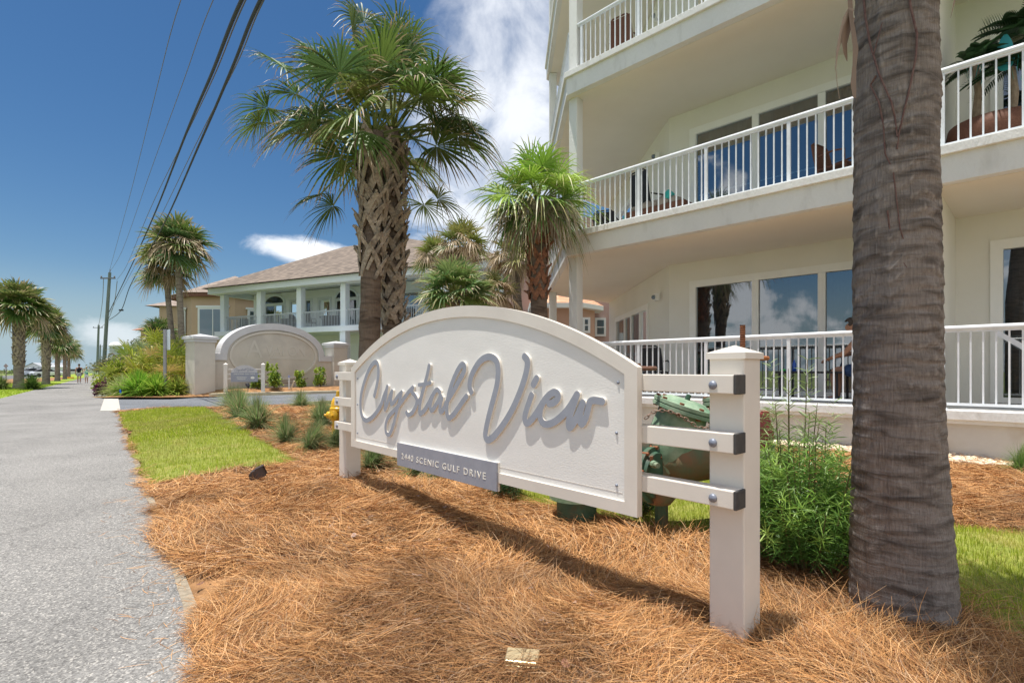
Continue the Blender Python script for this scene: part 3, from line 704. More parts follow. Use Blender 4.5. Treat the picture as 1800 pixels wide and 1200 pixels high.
def leaf(rb, o, d, R, col, nseg=40, droop=.25, span=2.25, k=6, tip=None, fold=.25, seed=None, wmul=1.0, narrow=1.0, gap=.33):
    """one fan leaf: blades radiate from o about direction d"""
    d = np.asarray(d, float); d = d/np.linalg.norm(d); up = np.array([0, 0, 1.0])
    s = np.cross(d, up); ns = np.linalg.norm(s); s = np.array([1.0, 0, 0]) if ns < 1e-3 else s/ns
    n = np.cross(s, d); rot = RNG.normal(0, .35); s, n = s*math.cos(rot)+n*math.sin(rot), n*math.cos(rot)-s*math.sin(rot)
    a = np.linspace(-span, span, nseg)+RNG.normal(0, .03, nseg)
    Lb = R*(.80+.20*np.cos(a*.8))*RNG.uniform(.86, 1.08, nseg)
    ca = np.cos(a)[:, None]*d; sa = np.sin(a)[:, None]*s*narrow
    dr = ca+sa+n[None, :]*(fold*np.abs(np.sin(a)))[:, None]; dr = nrm(dr)
    t = np.linspace(.03, 1, k); rr = t[None, :]*Lb[:, None]
    dp = droop*RNG.uniform(.6, 1.5, (nseg, 1))
    Pp = np.asarray(o, float)[None, None, :]+dr[:, None, :]*rr[:, :, None]
    Pp[:, :, 2] -= dp*(rr**2)/max(R, .1)+np.maximum(t-.62, 0)[None, :]**1.5*R*RNG.uniform(.2, 1.6, (nseg, 1))*(.4+droop)
    e = nrm(-np.sin(a)[:, None]*d+np.cos(a)[:, None]*s*narrow)
    alt = (np.arange(nseg) % 2*2-1)[:, None]*n[None, :]*.45
    e = nrm(e+alt)
    da = 2*span/nseg; w = np.where(t < gap, t*R*da*.56, gap*R*da*.56*np.clip((1-t)/(1-gap), .05, 1)**.75)*wmul
    W = e[:, None, :]*w[None, :, None]
    col = np.asarray(col, float); C = np.broadcast_to(col, (nseg, k, 3)).copy()*RNG.uniform(.82, 1.15, (nseg, 1, 1))
    if tip is not None:
        f = np.clip((t[None, :]-RNG.uniform(.55, 1.0, (nseg, 1)))*5, 0, 1)[:, :, None]; C = C*(1-f)+np.asarray(tip)*f
    rb.add(Pp, W, C)
def petiole(rb, a, c, w, col, k=5, sag=.12):
    a = np.asarray(a, float); c = np.asarray(c, float); t = np.linspace(0, 1, k)
    L_ = np.linalg.norm(c-a); Pp = a[None]+(c-a)[None]*t[:, None]; Pp[:, 2] += np.sin(t*PI)*L_*sag
    d = (c-a)/max(L_, 1e-6); s = np.cross(d, [0, 0, 1.0]); s = s/max(np.linalg.norm(s), 1e-6); n = np.cross(s, d)
    ww = (w*np.linspace(1.5, .7, k))[:, None]
    rb.add(Pp[None], (s[None]*ww)[None], col); rb.add(Pp[None], (n[None]*ww)[None], col)

GREEN = [(.105, .185, .035), (.085, .155, .035), (.14, .215, .045), (.17, .22, .05), (.075, .14, .045)]
def crown(rb, c, R, nleaf, pet=.9, el=(-.6, 1.45), cols=GREEN, tip=(.42, .30, .20), nseg=36, droop=.25, seed=0, bias=None, dead=.0, k=6, wmul=1.0, keep=None, gap=.33):
    c = np.asarray(c, float); ga = 2.399963; off = RNG.uniform(0, 6)
    for i in range(nleaf):
        f = (i+.5)/nleaf; e = el[1]+(el[0]-el[1])*f**.85+RNG.normal(0, .09); az = off+i*ga+RNG.normal(0, .12)
        d = np.array([math.cos(az)*math.cos(e), math.sin(az)*math.cos(e), math.sin(e)])
        if keep is not None and not keep(d): continue
        pl_ = pet*R*RNG.uniform(.8, 1.15); a0 = c+np.array([d[0], d[1], 0])*.08-np.array([0, 0, .25*f*R*.4])
        o = a0+d*pl_-np.array([0, 0, .10*pl_*f])
        col = np.array(cols[RNG.integers(0, len(cols))])
        petiole(rb, a0, o, .014*R/1.0+.004, (.22, .26, .08), sag=.06)
        d2 = d-np.array([0, 0, .08+.22*f])
        if RNG.random() < dead*f*1.6:
            leaf(rb, o, d2-np.array([0, 0, .5]), R*.85, (.42, .32, .2), nseg, droop+.35, 2.0, k, None, wmul=wmul, gap=gap)
        else: leaf(rb, o, d2, R, col, nseg, droop*(.7+.7*f), 2.15, k, tip, wmul=wmul, gap=gap)
def skirt(rb, c, R, n, L0=.7, cols=((.42, .33, .24), (.34, .26, .18), (.48, .40, .31)), nseg=22, spread=.4, k=6):
    c = np.asarray(c, float)
    for i in range(n):
        az = i*2.4+RNG.normal(0, .2); e = RNG.uniform(-1.3, -.7)
        d = np.array([math.cos(az)*math.cos(e), math.sin(az)*math.cos(e), math.sin(e)]); rr = RNG.uniform(.3, 1)*spread*R
        o = c+np.array([math.cos(az)*rr, math.sin(az)*rr, RNG.uniform(-.25, .1)*R])
        petiole(rb, c+np.array([math.cos(az)*.06, math.sin(az)*.06, -.05]), o, .012, (.35, .26, .16), sag=.25)
        leaf(rb, o, d, R*L0*RNG.uniform(.8, 1.15), cols[RNG.integers(0, len(cols))], nseg, .75, 1.25, k, None, fold=.3, narrow=.6, wmul=1.25)
def trunk(name, base, top, r0, r1, mat, parent, bend=(0, 0), n=20, k=40, flare=.25, rough=.012, ringamp=.01, ringn=9.0):
    base = Vector(base); top = Vector(top); vs = []; H = (top-base).length
    for i in range(k):
        t = i/(k-1); c = base.lerp(top, t)+V(bend[0]*math.sin(t*PI), bend[1]*math.sin(t*PI), 0)
        r = r0+(r1-r0)*t+flare*r0*math.exp(-t*H/.25)
        for j in range(n):
            a = 2*PI*j/n; z = t*H
            q = (vn(np.array([z*ringn+a*.6+3*float(vn(np.array([a*1.3]), np.array([z*2.0]), 12)[0])]), np.array([a*1.1]), 9)[0]-.5)
            rr = r*(1+ringamp/r*q*2)+(float(vn(np.array([a*3+7]), np.array([z*9]), 10)[0])-.5)*rough*2
            vs.append(c+V(math.cos(a)*rr, math.sin(a)*rr, 0))
    b = MB(); b.add(vs, [(i*n+j, i*n+(j+1) % n, (i+1)*n+(j+1) % n, (i+1)*n+j) for i in range(k-1) for j in range(n)]+[list(range((k-1)*n, k*n))])
    return b.build(name, mat, parent, smooth=True)
def boots(parent, cfun, z0, z1, rfun, n, L0=.30, w=.055, out=.05, mat=None):
    """criss-crossing split leaf bases hugging the trunk"""
    b = MB()
    for i in range(n):
        f = (i+.5)/n; z = z0+(z1-z0)*f; az = i*2.399963+random.gauss(0, .22); z += random.gauss(0, .03); r = rfun(z); c = Vector(cfun(z))
        LL = L0*random.uniform(.6, 1.35); ww = w*random.uniform(.6, 1.4); out_ = out*random.uniform(.6, 1.9)
        for sgn in (-1, 1):
            path = []; m = 5
            for q in range(m):
                t = q/(m-1); a = az+sgn*(1-t)*(.62*LL/.3)*.28/r*.62; rr = r+.008+random.uniform(0, .012)+out_*t**1.8; zz = z-LL*(1-t)*.85+(.02 if sgn > 0 else 0)
                path.append(c+V(math.cos(a)*rr, math.sin(a)*rr, zz-c.z))
            nv = []
            for q, p in enumerate(path):
                t = q/(m-1); tn = (path[min(q+1, m-1)]-path[max(q-1, 0)]).normalized(); rad = V(p.x-c.x, p.y-c.y, 0).normalized()
                sd_ = tn.cross(rad).normalized()*ww*(.55+.45*math.sin(PI*(.25+.6*t))); th = rad*.011
                nv += [p-sd_-th, p+sd_-th, p+sd_+th, p-sd_+th]
            b.add(nv, [(4*q+u, 4*q+(u+1) % 4, 4*q+4+(u+1) % 4, 4*q+4+u) for q in range(m-1) for u in range(4)]+[(3, 2, 1, 0), (4*m-4, 4*m-3, 4*m-2, 4*m-1)])
        # broken stub
        a = az; p0 = c+V(math.cos(a)*(r+.02), math.sin(a)*(r+.02), z-c.z-.03); p1 = p0+V(math.cos(a)*.09*random.uniform(.6, 1.5), math.sin(a)*.09, .10*random.uniform(.5, 1.4))
        b.tube([p0, p1], [ww*.75, ww*.4], 5)
    return b.build('leaf_bases', mat or MT['boot'], parent)

# ---- foreground palm trunk on the right
fp = empty('palm_tree', (1.93, 2.64, 0), 'large near palm with thick ringed trunk and red vine, right of the sign post', 'palm tree')
def fptrunk():
    n = 96; k = 420; z0 = -.06; z1 = 6.0; vs = []
    zz = np.linspace(z0, z1, k); aa = np.linspace(0, 2*PI, n, endpoint=False); A, Z = np.meshgrid(aa, zz)
    r = np.interp(Z, [-.06, 0, .25, .6, 1.2, 2.0, 3.0, 6.0], [.238, .228, .212, .196, .183, .176, .168, .165])
    cxx = np.interp(Z, [0, 1, 2, 3, 6.0], [1.965, 1.935, 1.925, 1.93, 1.68]); cyy = np.interp(Z, [0, 3.0, 6.0], [2.66, 2.66, 2.12])
    ph = Z*13.5+1.1*np.sin(A+.6)+1.5*vn(A*1.2+1, Z*2.2, 41)+.8*vn(A*3, Z*5, 42)
    saw = (ph % 1.0); ridge = np.where(saw < .16, saw/.16, (1-saw)/.84)
    br = vn(A*2.5, Z*3.0, 43)
    disp = ridge*.0085*(.3+1.1*br)+(vn(A*18, Z*7, 44)-.5)*.005+(vn(A*42, Z*10, 45)-.5)*.0028+(vn(A*4, Z*3, 46)-.5)*.016
    disp += np.where(Z < .35, (vn(A*16, Z*22, 47)-.5)*.022*(1-np.clip(Z/.35, 0, 1)), 0)
    # wrap noise seam smoothly
    w = np.clip((A-5.6)/(2*PI-5.6), 0, 1); disp = disp*(1-w)+disp[:, :1]*w
    R = r+disp; Xv = cxx+np.cos(A)*R; Yv = cyy+np.sin(A)*R
    idx = np.arange(k*n).reshape(k, n); f = np.stack([idx[:-1], np.roll(idx, -1, 1)[:-1], np.roll(idx, -1, 1)[1:], idx[1:]], -1).reshape(-1, 4)
    MT['fbark'] = barkmat('weathered palm bark', (.125, .108, .098), (.34, .30, .275), (.07, .058, .052), 1.7, .9, 85)
    nt = MT['fbark'].node_tree; N = nt.nodes; L = nt.links; pb = N['Principled BSDF']; src = pb.inputs['Base Color'].links[0].from_socket
    ge = N.new('ShaderNodeNewGeometry'); tc = N.new('ShaderNodeTexCoord'); nz = N.new('ShaderNodeTexNoise'); nz.inputs['Scale'].default_value = 7; nz.inputs['Detail'].default_value = 6; L.new(tc.outputs['Object'], nz.inputs[0])
    r1_ = N.new('ShaderNodeMapRange'); L.new(ge.outputs['Pointiness'], r1_.inputs[0]); r1_.inputs[1].default_value = .515; r1_.inputs[2].default_value = .57
    r2_ = N.new('ShaderNodeMapRange'); L.new(nz.outputs[0], r2_.inputs[0]); r2_.inputs[1].default_value = .42; r2_.inputs[2].default_value = .6
    mu = N.new('ShaderNodeMath'); mu.operation = 'MULTIPLY'; L.new(r1_.outputs[0], mu.inputs[0]); L.new(r2_.outputs[0], mu.inputs[1])
    x_ = N.new('ShaderNodeMix'); x_.data_type = 'RGBA'; L.new(mu.outputs[0], x_.inputs[0]); L.new(src, x_.inputs[6]); x_.inputs[7].default_value = (.50, .45, .41, 1); L.new(x_.outputs[2], pb.inputs['Base Color'])
    return np_mesh('trunk', np.stack([Xv, Yv, Z], -1), f, MT['fbark'], fp, smooth=True)
fptrunk()
def fpx(px, py, r=.185):
    """point on the near face of the trunk under a photo pixel"""
    for it in range(40):
        Y = 2.30+it*.01; q = P(px, py, Y); cx = np.interp(q.z, [0, 1, 2, 3, 3.9], [1.965, 1.935, 1.925, 1.93, 1.94])
        if math.hypot(q.x-cx, q.y-2.66) < r: break
    return q
vine = MB()
for pts, r in (([(1515, -40), (1521, 30), (1530, 80), (1545, 130), (1567, 180), (1573, 205), (1577, 240)], .006), ([(1597, -30), (1600, 10), (1612, 60), (1610, 100), (1600, 150), (1588, 200), (1580, 235), (1577, 262)], .006),
               ([(1540, 133), (1530, 150), (1545, 180), (1553, 220), (1556, 270), (1570, 300), (1575, 340), (1582, 400), (1588, 420)], .0045), ([(1536, 95), (1545, 60), (1551, 40)], .003), ([(1560, 370), (1566, 420), (1580, 450), (1594, 470)], .004)):
    vine.tube([fpx(x, y) for x, y in pts], [r*(1-.5*i/len(pts)) for i in range(len(pts))], 6)
MT['vine'] = pm('red brown vine', (.10, .045, .038), .7, (.17, .10, .08), 40)
vine.build('vine', MT['vine'], fp)
rb = RB(); crown(rb, (1.66, 2.08, 6.1), .66, 60, pet=.7, el=(-.15, 1.4), nseg=30, dead=.0, gap=.4)
rb.build('crown', MT['frond'], fp)
# hanging dead sheath on the left of the trunk
rb = RB()
tan = (.24, .17, .12)
def hang(pts, ws, col, dx=0):
    q = np.array([list(P(x, y, 2.50+dx)) for x, y in pts]); W = np.zeros_like(q); W[:, 0] = np.array(ws); W[:, 1] = np.array(ws)*.5
    r_ = RB(); r_.add(q[None], W[None], col); r_.build('dead_sheath', MT['frond'], fp)
hang([(1499, -30), (1494, 0), (1496, 30), (1500, 55), (1504, 85), (1502, 115), (1500, 150), (1502, 172)], [.012, .018, .016, .018, .02, .014, .02, .012], tan)
hang([(1497, 15), (1487, 35), (1479, 60), (1472, 90), (1469, 120), (1472, 150), (1476, 174)], [.02, .022, .015, .009, .004, .003, .002], (.33, .25, .19))
hang([(1498, 30), (1489, 50), (1484, 75), (1486, 95), (1489, 108)], [.02, .026, .02, .014, .003], (.26, .18, .13), .01)
hang([(1676, -30), (1678, 0), (1675, 15), (1671, 32)], [.01, .006, .004, .001], (.3, .2, .14))

# ---- twin cabbage palms behind the sign
def cabbage(base, ztop, r, label, boots_from, nleaf, R, bend=(0, 0), lean=(0, 0), name='palm_tree', nb=90, droop=.22, nseg=46, extra=None, group=None, mat='barkbrown', dead=.0, bw=.055, bl=.3, bulge=1.35):
    bx, by = base; root = empty(name, (bx, by, gzf(bx, by) if by < 16 and bx > -4 else 0), label, 'palm tree', group)
    top = V(bx+lean[0], by+lean[1], ztop)
    trunk('trunk', (bx, by, -.05), top, r, r*.95, MT[mat], root, bend)
    def cf(z):
        t = z/ztop; return (bx+lean[0]*t+bend[0]*math.sin(t*PI), by+lean[1]*t+bend[1]*math.sin(t*PI), z)
    if nb: boots(root, cf, boots_from, ztop, lambda z: r*(1.02+(bulge-1.0)*sst((z-boots_from)/(ztop-boots_from+.01))), nb, bl, bw, .075)
    rb = RB(); crown(rb, top+V(0, 0, .05), R, nleaf, droop=droop, nseg=nseg, dead=dead, wmul=1.15, gap=.40, el=(-.25, 1.45), pet=1.1)
    if extra: extra(rb, top)
    rb.build('crown', MT['frond'], root); return root
def exA(rb, top):
    for (px, py, R, dd) in ((520, 165, .85, (-.8, -.2, .1)), (470, 190, .75, (-1, 0, -.3)), (560, 120, .85, (-.5, -.3, .7)), (620, 60, .95, (-.1, -.2, 1)), (585, 362, .66, (-.8, -.3, -.75)), (510, 235, .75, (-.8, -.3, -.5)), (455, 215, .7, (-1, -.2, -.6)), (500, 120, .8, (-.8, 0, .6)), (560, 200, .8, (-.6, -.6, -.1)), (560, 345, .6, (-1, -.2, -.3))):
        o = P(px, py, 8.4); petiole(rb, top+V(0, 0, -.25), o, .016, (.22, .26, .08), sag=.05); leaf(rb, o, dd, R*.85, GREEN[random.randrange(5)], 42, .3, 2.2, 6, (.42, .30, .2))
def exB(rb, top):
    for (px, py, R, dd) in ((800, 180, .9, (.9, -.3, .3)), (795, 205, .8, (.8, -.2, -.4)), (720, 80, .95, (.3, -.3, .8)), (700, 60, 1.0, (.0, -.4, 1)), (770, 350, .75, (.9, -.4, -.3)), (725, 245, .7, (.6, -.5, -.5)), (660, 130, .9, (-.1, -.8, .2)), (830, 230, .75, (1, -.2, -.5)), (770, 130, .85, (.8, 0, .6)), (745, 360, .7, (.6, -.5, -.8)), (765, 215, .8, (.8, -.5, 0)), (640, 40, .9, (-.2, .2, 1))):
        o = P(px, py, 8.9); petiole(rb, top+V(0, 0, -.25), o, .016, (.22, .26, .08), sag=.05); leaf(rb, o, dd, R*.85, GREEN[random.randrange(5)], 42, .3, 2.2, 6, (.45, .32, .2))
cabbage(((645-CX)/F*8.7, 8.7), 1.25+415/F*8.7, .168, 'left one of the twin tall cabbage palms behind the sign, smoother lower trunk', 1.25+195/F*8.7, 17, .90, lean=(.12, 0), nb=50, extra=exA, group='twin cabbage palms behind the sign', bw=.042, bl=.44, bulge=1.25)
cabbage(((690-CX)/F*9.4, 9.4), 1.25+420/F*9.4, .158, 'right one of the twin cabbage palms behind the sign, crossed leaf bases reaching low', 1.25+95/F*9.4, 19, .92, lean=(0, 0), nb=84, extra=exB, group='twin cabbage palms behind the sign', bw=.038, bl=.42, bulge=1.3)

# ---- fan palm with brown skirt against the building corner
wp = empty('palm_tree', (.50, 10.4, 0), 'bright green fan palm with a skirt of dead brown leaves, beside the building corner', 'palm tree')
trunk('trunk', (.52, 10.4, -.05), (.50, 10.4, 4.4), .185, .15, MT['barkbrown'], wp, (0.02, 0))
boots(wp, lambda z: (.51, 10.4, z), 2.7, 4.45, lambda z: .165, 38, .22, .045, .03, pm('red brown leaf bases', (.28, .13, .07), .9, (.13, .06, .04), 20))
rb = RB(); BR = [(.28, .46, .06), (.23, .40, .055), (.34, .50, .09), (.15, .28, .045)]
crown(rb, (.50, 10.4, 4.55), .82, 22, pet=.75, el=(.05, 1.45), cols=BR, tip=(.5, .45, .2), nseg=34, droop=.28)
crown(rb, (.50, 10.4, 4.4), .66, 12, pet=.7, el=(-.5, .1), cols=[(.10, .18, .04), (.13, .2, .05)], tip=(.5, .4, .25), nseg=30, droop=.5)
rb.build('crown', MT['frond'], wp)
rb = RB(); skirt(rb, (.50, 10.4, 4.45), .9, 22, .58, spread=.7, nseg=22); rb.build('dead_fronds', MT['frond'], wp)

# ---- palms standing behind, between the house and the building
YG = [(.22, .27, .06), (.28, .28, .08), (.16, .22, .05), (.36, .31, .13), (.13, .18, .05)]
def midpalm(px, py, Y, R, label, cols=YG, nleaf=24, r=.16, dead=.7, skirtn=8, nseg=24, group=None, trunkpx=None, k=5, wm_=1.3, name='palm_tree', nb=0):
    c = P(px, py, Y); bx = (trunkpx-CX)/F*Y if trunkpx else c.x
    root = empty(name, (bx, Y, 0), label, 'palm tree', group)
    trunk('trunk', (bx, Y, -.05), c-V(0, 0, .3*R), r, r*.9, MT['bark'], root, n=12, k=24)
    if nb: boots(root, lambda z: (bx, Y, z), c.z*.3, c.z-.3*R, lambda z: r*1.02, nb, .4, .06, .03)
    rb = RB(); crown(rb, c, R*.92, nleaf, cols=cols, dead=dead*.6, nseg=nseg, droop=.16, k=k, wmul=wm_, tip=(.5, .38, .22), el=(-.5, 1.5), pet=.7)
    if skirtn: skirt(rb, c-V(0, 0, .05), R, skirtn, .5, nseg=14, k=4, spread=.55)
    rb.build('crown', MT['frond'], root); return root
midpalm(812, 430, 19, .78, 'yellowing shaggy palm crown right of the tiled roof, above the bushy green palm', dead=.9, skirtn=14)
midpalm(905, 455, 17, .72, 'yellow brown shaggy palm left of the skirted fan palm, on a thin trunk', trunkpx=925, r=.15, dead=.9, skirtn=14)
midpalm(800, 512, 14.5, .80, 'low bushy blue green palm behind the top of the sign', cols=[(.15, .26, .07), (.20, .30, .09), (.25, .33, .12), (.12, .22, .07)], nleaf=34, dead=.25, skirtn=2)
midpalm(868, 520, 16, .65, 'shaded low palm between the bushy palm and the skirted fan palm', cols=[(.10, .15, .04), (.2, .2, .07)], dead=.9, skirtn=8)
midpalm(765, 450, 24, .8, 'dull olive palm partly hidden behind the right end of the tiled roof', dead=.9, skirtn=6)
# pair in front of the tan house
midpalm(312, 432, 33, 1.55, 'taller of the two palms in front of the tan house', cols=GREEN+[(.25, .28, .07)], trunkpx=324, r=.19, dead=.4, skirtn=6, nleaf=40, nseg=26, wm_=1.6)
midpalm(292, 478, 34, 1.25, 'shorter of the two palms in front of the tan house, brown leaves hanging', cols=GREEN[:3]+[(.25, .26, .08)], trunkpx=311, r=.18, dead=.6, skirtn=8, nleaf=28, nseg=24, wm_=1.6)
midpalm(280, 588, 36, 1.0, 'small round palm above the roadside shrubs, behind the bare sign pole', cols=GREEN, r=.2, dead=.4, skirtn=3, nleaf=26)
# row across the path on the left
row = [(33, 538, 36, 1.45, .36, 'thickest and nearest palm in the row left of the path'),
       (81, 570, 46, 1.3, .34, 'second palm along the row left of the path'),
       (101, 605, 60, 1.35, .31, 'third palm along the row left of the path, dense small crown'),
       (114, 610, 72, 1.35, .28, 'fourth palm along the row left of the path'),
       (121, 618, 84, 1.5, .28, 'farthest palm of the row left of the path, beside the walkers')]
for i, (px, py, Y, R, r, lab) in enumerate(row):
    midpalm(px, py, Y, R, lab, cols=GREEN+[(.2, .24, .07)], r=r*.80, dead=.3, skirtn=5, nleaf=44 if i < 2 else 30, nseg=24, group='palms in a row left of the path', wm_=1.9, nb=70 if i < 2 else 0)
# ------------------------------------------------------------------ the condominium building
C0 = V(1.31, 11.28, 0); BU = V(.7055, -.7087, 0); BM = V(.7087, .7055, 0)
def Bp(s, d, z=0.0): return C0+BU*s+BM*d+V(0, 0, z)
RBm = Matrix(((BU.x, BM.x, 0), (BU.y, BM.y, 0), (0, 0, 1))).to_3x3()
def bbox(b, s0, s1, d0, d1, z0, z1): return b.box(Bp((s0+s1)/2, (d0+d1)/2, (z0+z1)/2), (s1-s0, d1-d0, z1-z0), RBm)
condo = empty('condominium_building', Bp(4, 3, 0), 'pale stucco condominium building with stacked balconies and white railings, right of the sign', 'building')
FL = [.74, 4.12, 7.50, 10.90]; FH = 3.38
class Wall:
    """a wall plane from a to c (world xy), outward side on the right-hand normal given; openings cut as boxes"""
    def __init__(s, a, c, nrm_):
        s.a = Vector((a[0], a[1], 0)); s.c = Vector((c[0], c[1], 0)); s.L = (s.c-s.a).length; s.u = (s.c-s.a).normalized()
        s.n = Vector((nrm_[0], nrm_[1], 0)).normalized(); s.R = Matrix(((s.u.x, s.n.x, 0), (s.u.y, s.n.y, 0), (0, 0, 1))).to_3x3()
    def p(s, t, o, z): return s.a+s.u*t+s.n*o+V(0, 0, z)
    def box(s, b, t0, t1, o0, o1, z0, z1): return b.box(s.p((t0+t1)/2, (o0+o1)/2, (z0+z1)/2), (abs(t1-t0), abs(o1-o0), z1-z0), s.R)
    def wall(s, b, z0, z1, ops, th=.2):
        """ops: (t0, t1, z0, z1) sorted by t0, within z range"""
        t = 0
        for (t0, t1, a0, a1) in sorted(ops):
            if t0 > t+1e-4: s.box(b, t, t0, -th, 0, z0, z1)
            if a0 > z0+1e-4: s.box(b, t0, t1, -th, 0, z0, a0)
            if a1 < z1-1e-4: s.box(b, t0, t1, -th, 0, a1, z1)
            t = t1
        if t < s.L-1e-4: s.box(b, t, s.L, -th, 0, z0, z1)
    def slider(s, parent, t0, t1, z0, z1, mulls, name='sliding_door', fr=.085, glass='glass', mat='frame', curtain=True, depth=.6, midrail=None, trim=.06, darkbox=True):
        b = MB(); zz1 = z1; f2 = fr
        s.box(b, t0-trim, t0+fr, -.08, .025, z0, z1+trim); s.box(b, t1-fr, t1+trim, -.08, .025, z0, z1+trim); s.box(b, t0+fr, t1-fr, -.08, .025, z1-fr, z1+trim); s.box(b, t0+fr, t1-fr, -.08, .022, z0, z0+fr)
        for i, m in enumerate(mulls): s.box(b, m-.065, m+.065, -.07, .008, z0+fr, z1-fr)
        sd = b.build(name, MT[mat], parent)
        ed = [t0+fr]+[m for m in mulls]+[t1-fr]
        for i in range(len(ed)-1):
            a = ed[i]+(.065 if i else 0); c = ed[i+1]-(.065 if i < len(mulls) else 0)
            bg = MB(); bg.add([s.p(a-.001, -.035, z0+fr), s.p(c+.001, -.035, z0+fr), s.p(c+.001, -.035, z1-fr), s.p(a-.001, -.035, z1-fr)], [(0, 1, 2, 3)])
            bg.build('pane', MT[glass], sd)
        if midrail:
            bg = MB(); s.box(bg, t0+fr, t1-fr, -.16, -.14, midrail, midrail+.03); bg.build('inner_rail', MT[mat], sd)
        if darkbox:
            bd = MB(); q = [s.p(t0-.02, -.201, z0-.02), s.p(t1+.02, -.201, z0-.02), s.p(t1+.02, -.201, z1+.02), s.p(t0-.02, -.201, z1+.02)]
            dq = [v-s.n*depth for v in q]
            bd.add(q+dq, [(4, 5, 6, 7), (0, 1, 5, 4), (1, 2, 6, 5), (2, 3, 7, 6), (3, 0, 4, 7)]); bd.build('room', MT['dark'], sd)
        if curtain:
            bc = MB(); n = int((t1-t0)*26); vs = []
            for i in range(n+1):
                t = t0+.02+(t1-t0-.04)*i/n; o = -.26-.03*math.sin(i*1.3)-.02*math.sin(i*.47)
                vs += [s.p(t, o, z0+.06), s.p(t, o, z1)]
            gaps = set(range(int(n*.42), int(n*.5)))
            bc.add(vs, [(2*i, 2*i+2, 2*i+3, 2*i+1) for i in range(n) if i not in gaps]); bc.build('curtain', MT['curtain'], sd)
        return sd
# slab outline
SL = [V(1.15, 11.16, 0), V(1.09, 16.75, 0), V(3.42, 18.95, 0), V(9.5, 18.95, 0), Bp(12, 9), Bp(12, -.12)]
SLO = [V(1.10, 11.135, 0), V(1.04, 16.78, 0), V(3.42, 19.0, 0), V(9.5, 19.0, 0), Bp(12.05, 9), Bp(12.05, -.17)]
for i, z in enumerate(FL+[FL[-1]+FH]):
    b = MB()
    if i == 0: b.prism([(p.x, p.y) for p in SL], z-.17, z-.001)
    else: b.prism([(p.x, p.y) for p in SL], z-.47, z-.12)
    sl = b.build('floor_slab', [MT['stucco']], condo)
    b = MB(); b.prism([(p.x, p.y) for p in SLO], z-.12, z); b.build('curb', MT['stucco'], sl, bevel=.008)
    if i > 0:
        b = MB(); q = [p.lerp(V(4.5, 14, 0), .035) for p in SL]; b.prism([(p.x, p.y) for p in q], z-.475, z-.4705)
        b.build('soffit', MT['soffit'], sl)
# plinth under the ground floor
b = MB(); PLi = [V(1.25, 11.24, 0), V(1.2, 16.6, 0), V(3.4, 18.8, 0), V(9.4, 18.8, 0), Bp(11.9, 8.9), Bp(11.9, -.06)]
b.prism([(p.x, p.y) for p in PLi], -.3, FL[0]-.171); b.build('plinth', pm('plinth stucco', (.60, .58, .54), .9, (.52, .50, .47), .8, bump=.5, bscale=40, dist=.01, third=(.5, .45, .38), tscale=2), condo)
# main walls
W_MAIN = Wall(Bp(1.0, 2.25).xy, Bp(6.085, 2.25).xy, (-BM.x, -BM.y))
W_ANG = Wall((3.45, 18.8), Bp(1.0, 2.25).xy, (-1, -.02))
W_RIGHT = Wall(Bp(6.085, 2.03).xy, Bp(12, 2.03).xy, (-BM.x, -BM.y))
for i, z in enumerate(FL):
    z1 = z+FH-.475; dz = z-FL[0]
    b = MB(); t0, t1 = 1.566-1.0, 5.42-1.0
    W_MAIN.wall(b, z, z1, [(t0, t1, z, z+2.43)]); b.build('wall', MT['stuccowall'], condo)
    W_MAIN.slider(condo, t0, t1, z+.01, z+2.42, [2.92-1.0, 4.13-1.0], midrail=z+1.0)
    b = MB(); la = W_ANG.L; ya = W_ANG.a.y
    W_ANG.wall(b, z, z1, [(ya-17.7, ya-13.9, z, z+2.2)]); b.build('wall', MT['stuccowall'], condo)
    W_ANG.slider(condo, ya-17.7, ya-13.9, z+.01, z+2.19, [ya-16.5, ya-15.7, ya-14.7])
    b = MB(); W_RIGHT.wall(b, z, z1, [(.47, 3.0, z, z+2.43)]); b.build('wall', MT['stuccowall'], condo)
    W_RIGHT.slider(condo, .47, 3.0, z+.01, z+2.42, [1.75], midrail=z+1.0)
    b = MB(); bbox(b, 5.95, 6.085, .16, 2.2, z, z1); b.build('divider_wall', MT['stuccowall'], condo)
    # columns are separate pieces
    b = MB(); bbox(b, 5.955, 6.08, -.05, .159, z, z1+.002); b.build('column', MT['stucco'], condo, bevel=.006)
    b = MB(); bbox(b, -.105, .105, -.02, .19, z, z1+.002); b.build('column', MT['stucco'], condo, bevel=.006)
    b = MB(); b.box(V(1.27, 16.45, (z+z1)/2), (.22, .22, z1-z+.004)); b.build('column', MT['stucco'], condo, bevel=.006)
# closing walls at the back and the far end
for i, z in enumerate(FL):
    z1 = z+FH-.475
    for a, c, n_ in (((3.45, 18.8), (9.4, 18.8), (0, 1)), (Bp(11.9, 2.0).xy, Bp(11.9, 8.8).xy, (BU.x, BU.y)), ((9.4, 18.8), Bp(11.9, 8.8).xy, (.8, .6))):
        w = Wall(a, c, n_); b = MB(); w.wall(b, z, z1, []); b.build('wall', MT['stuccowall'], condo)
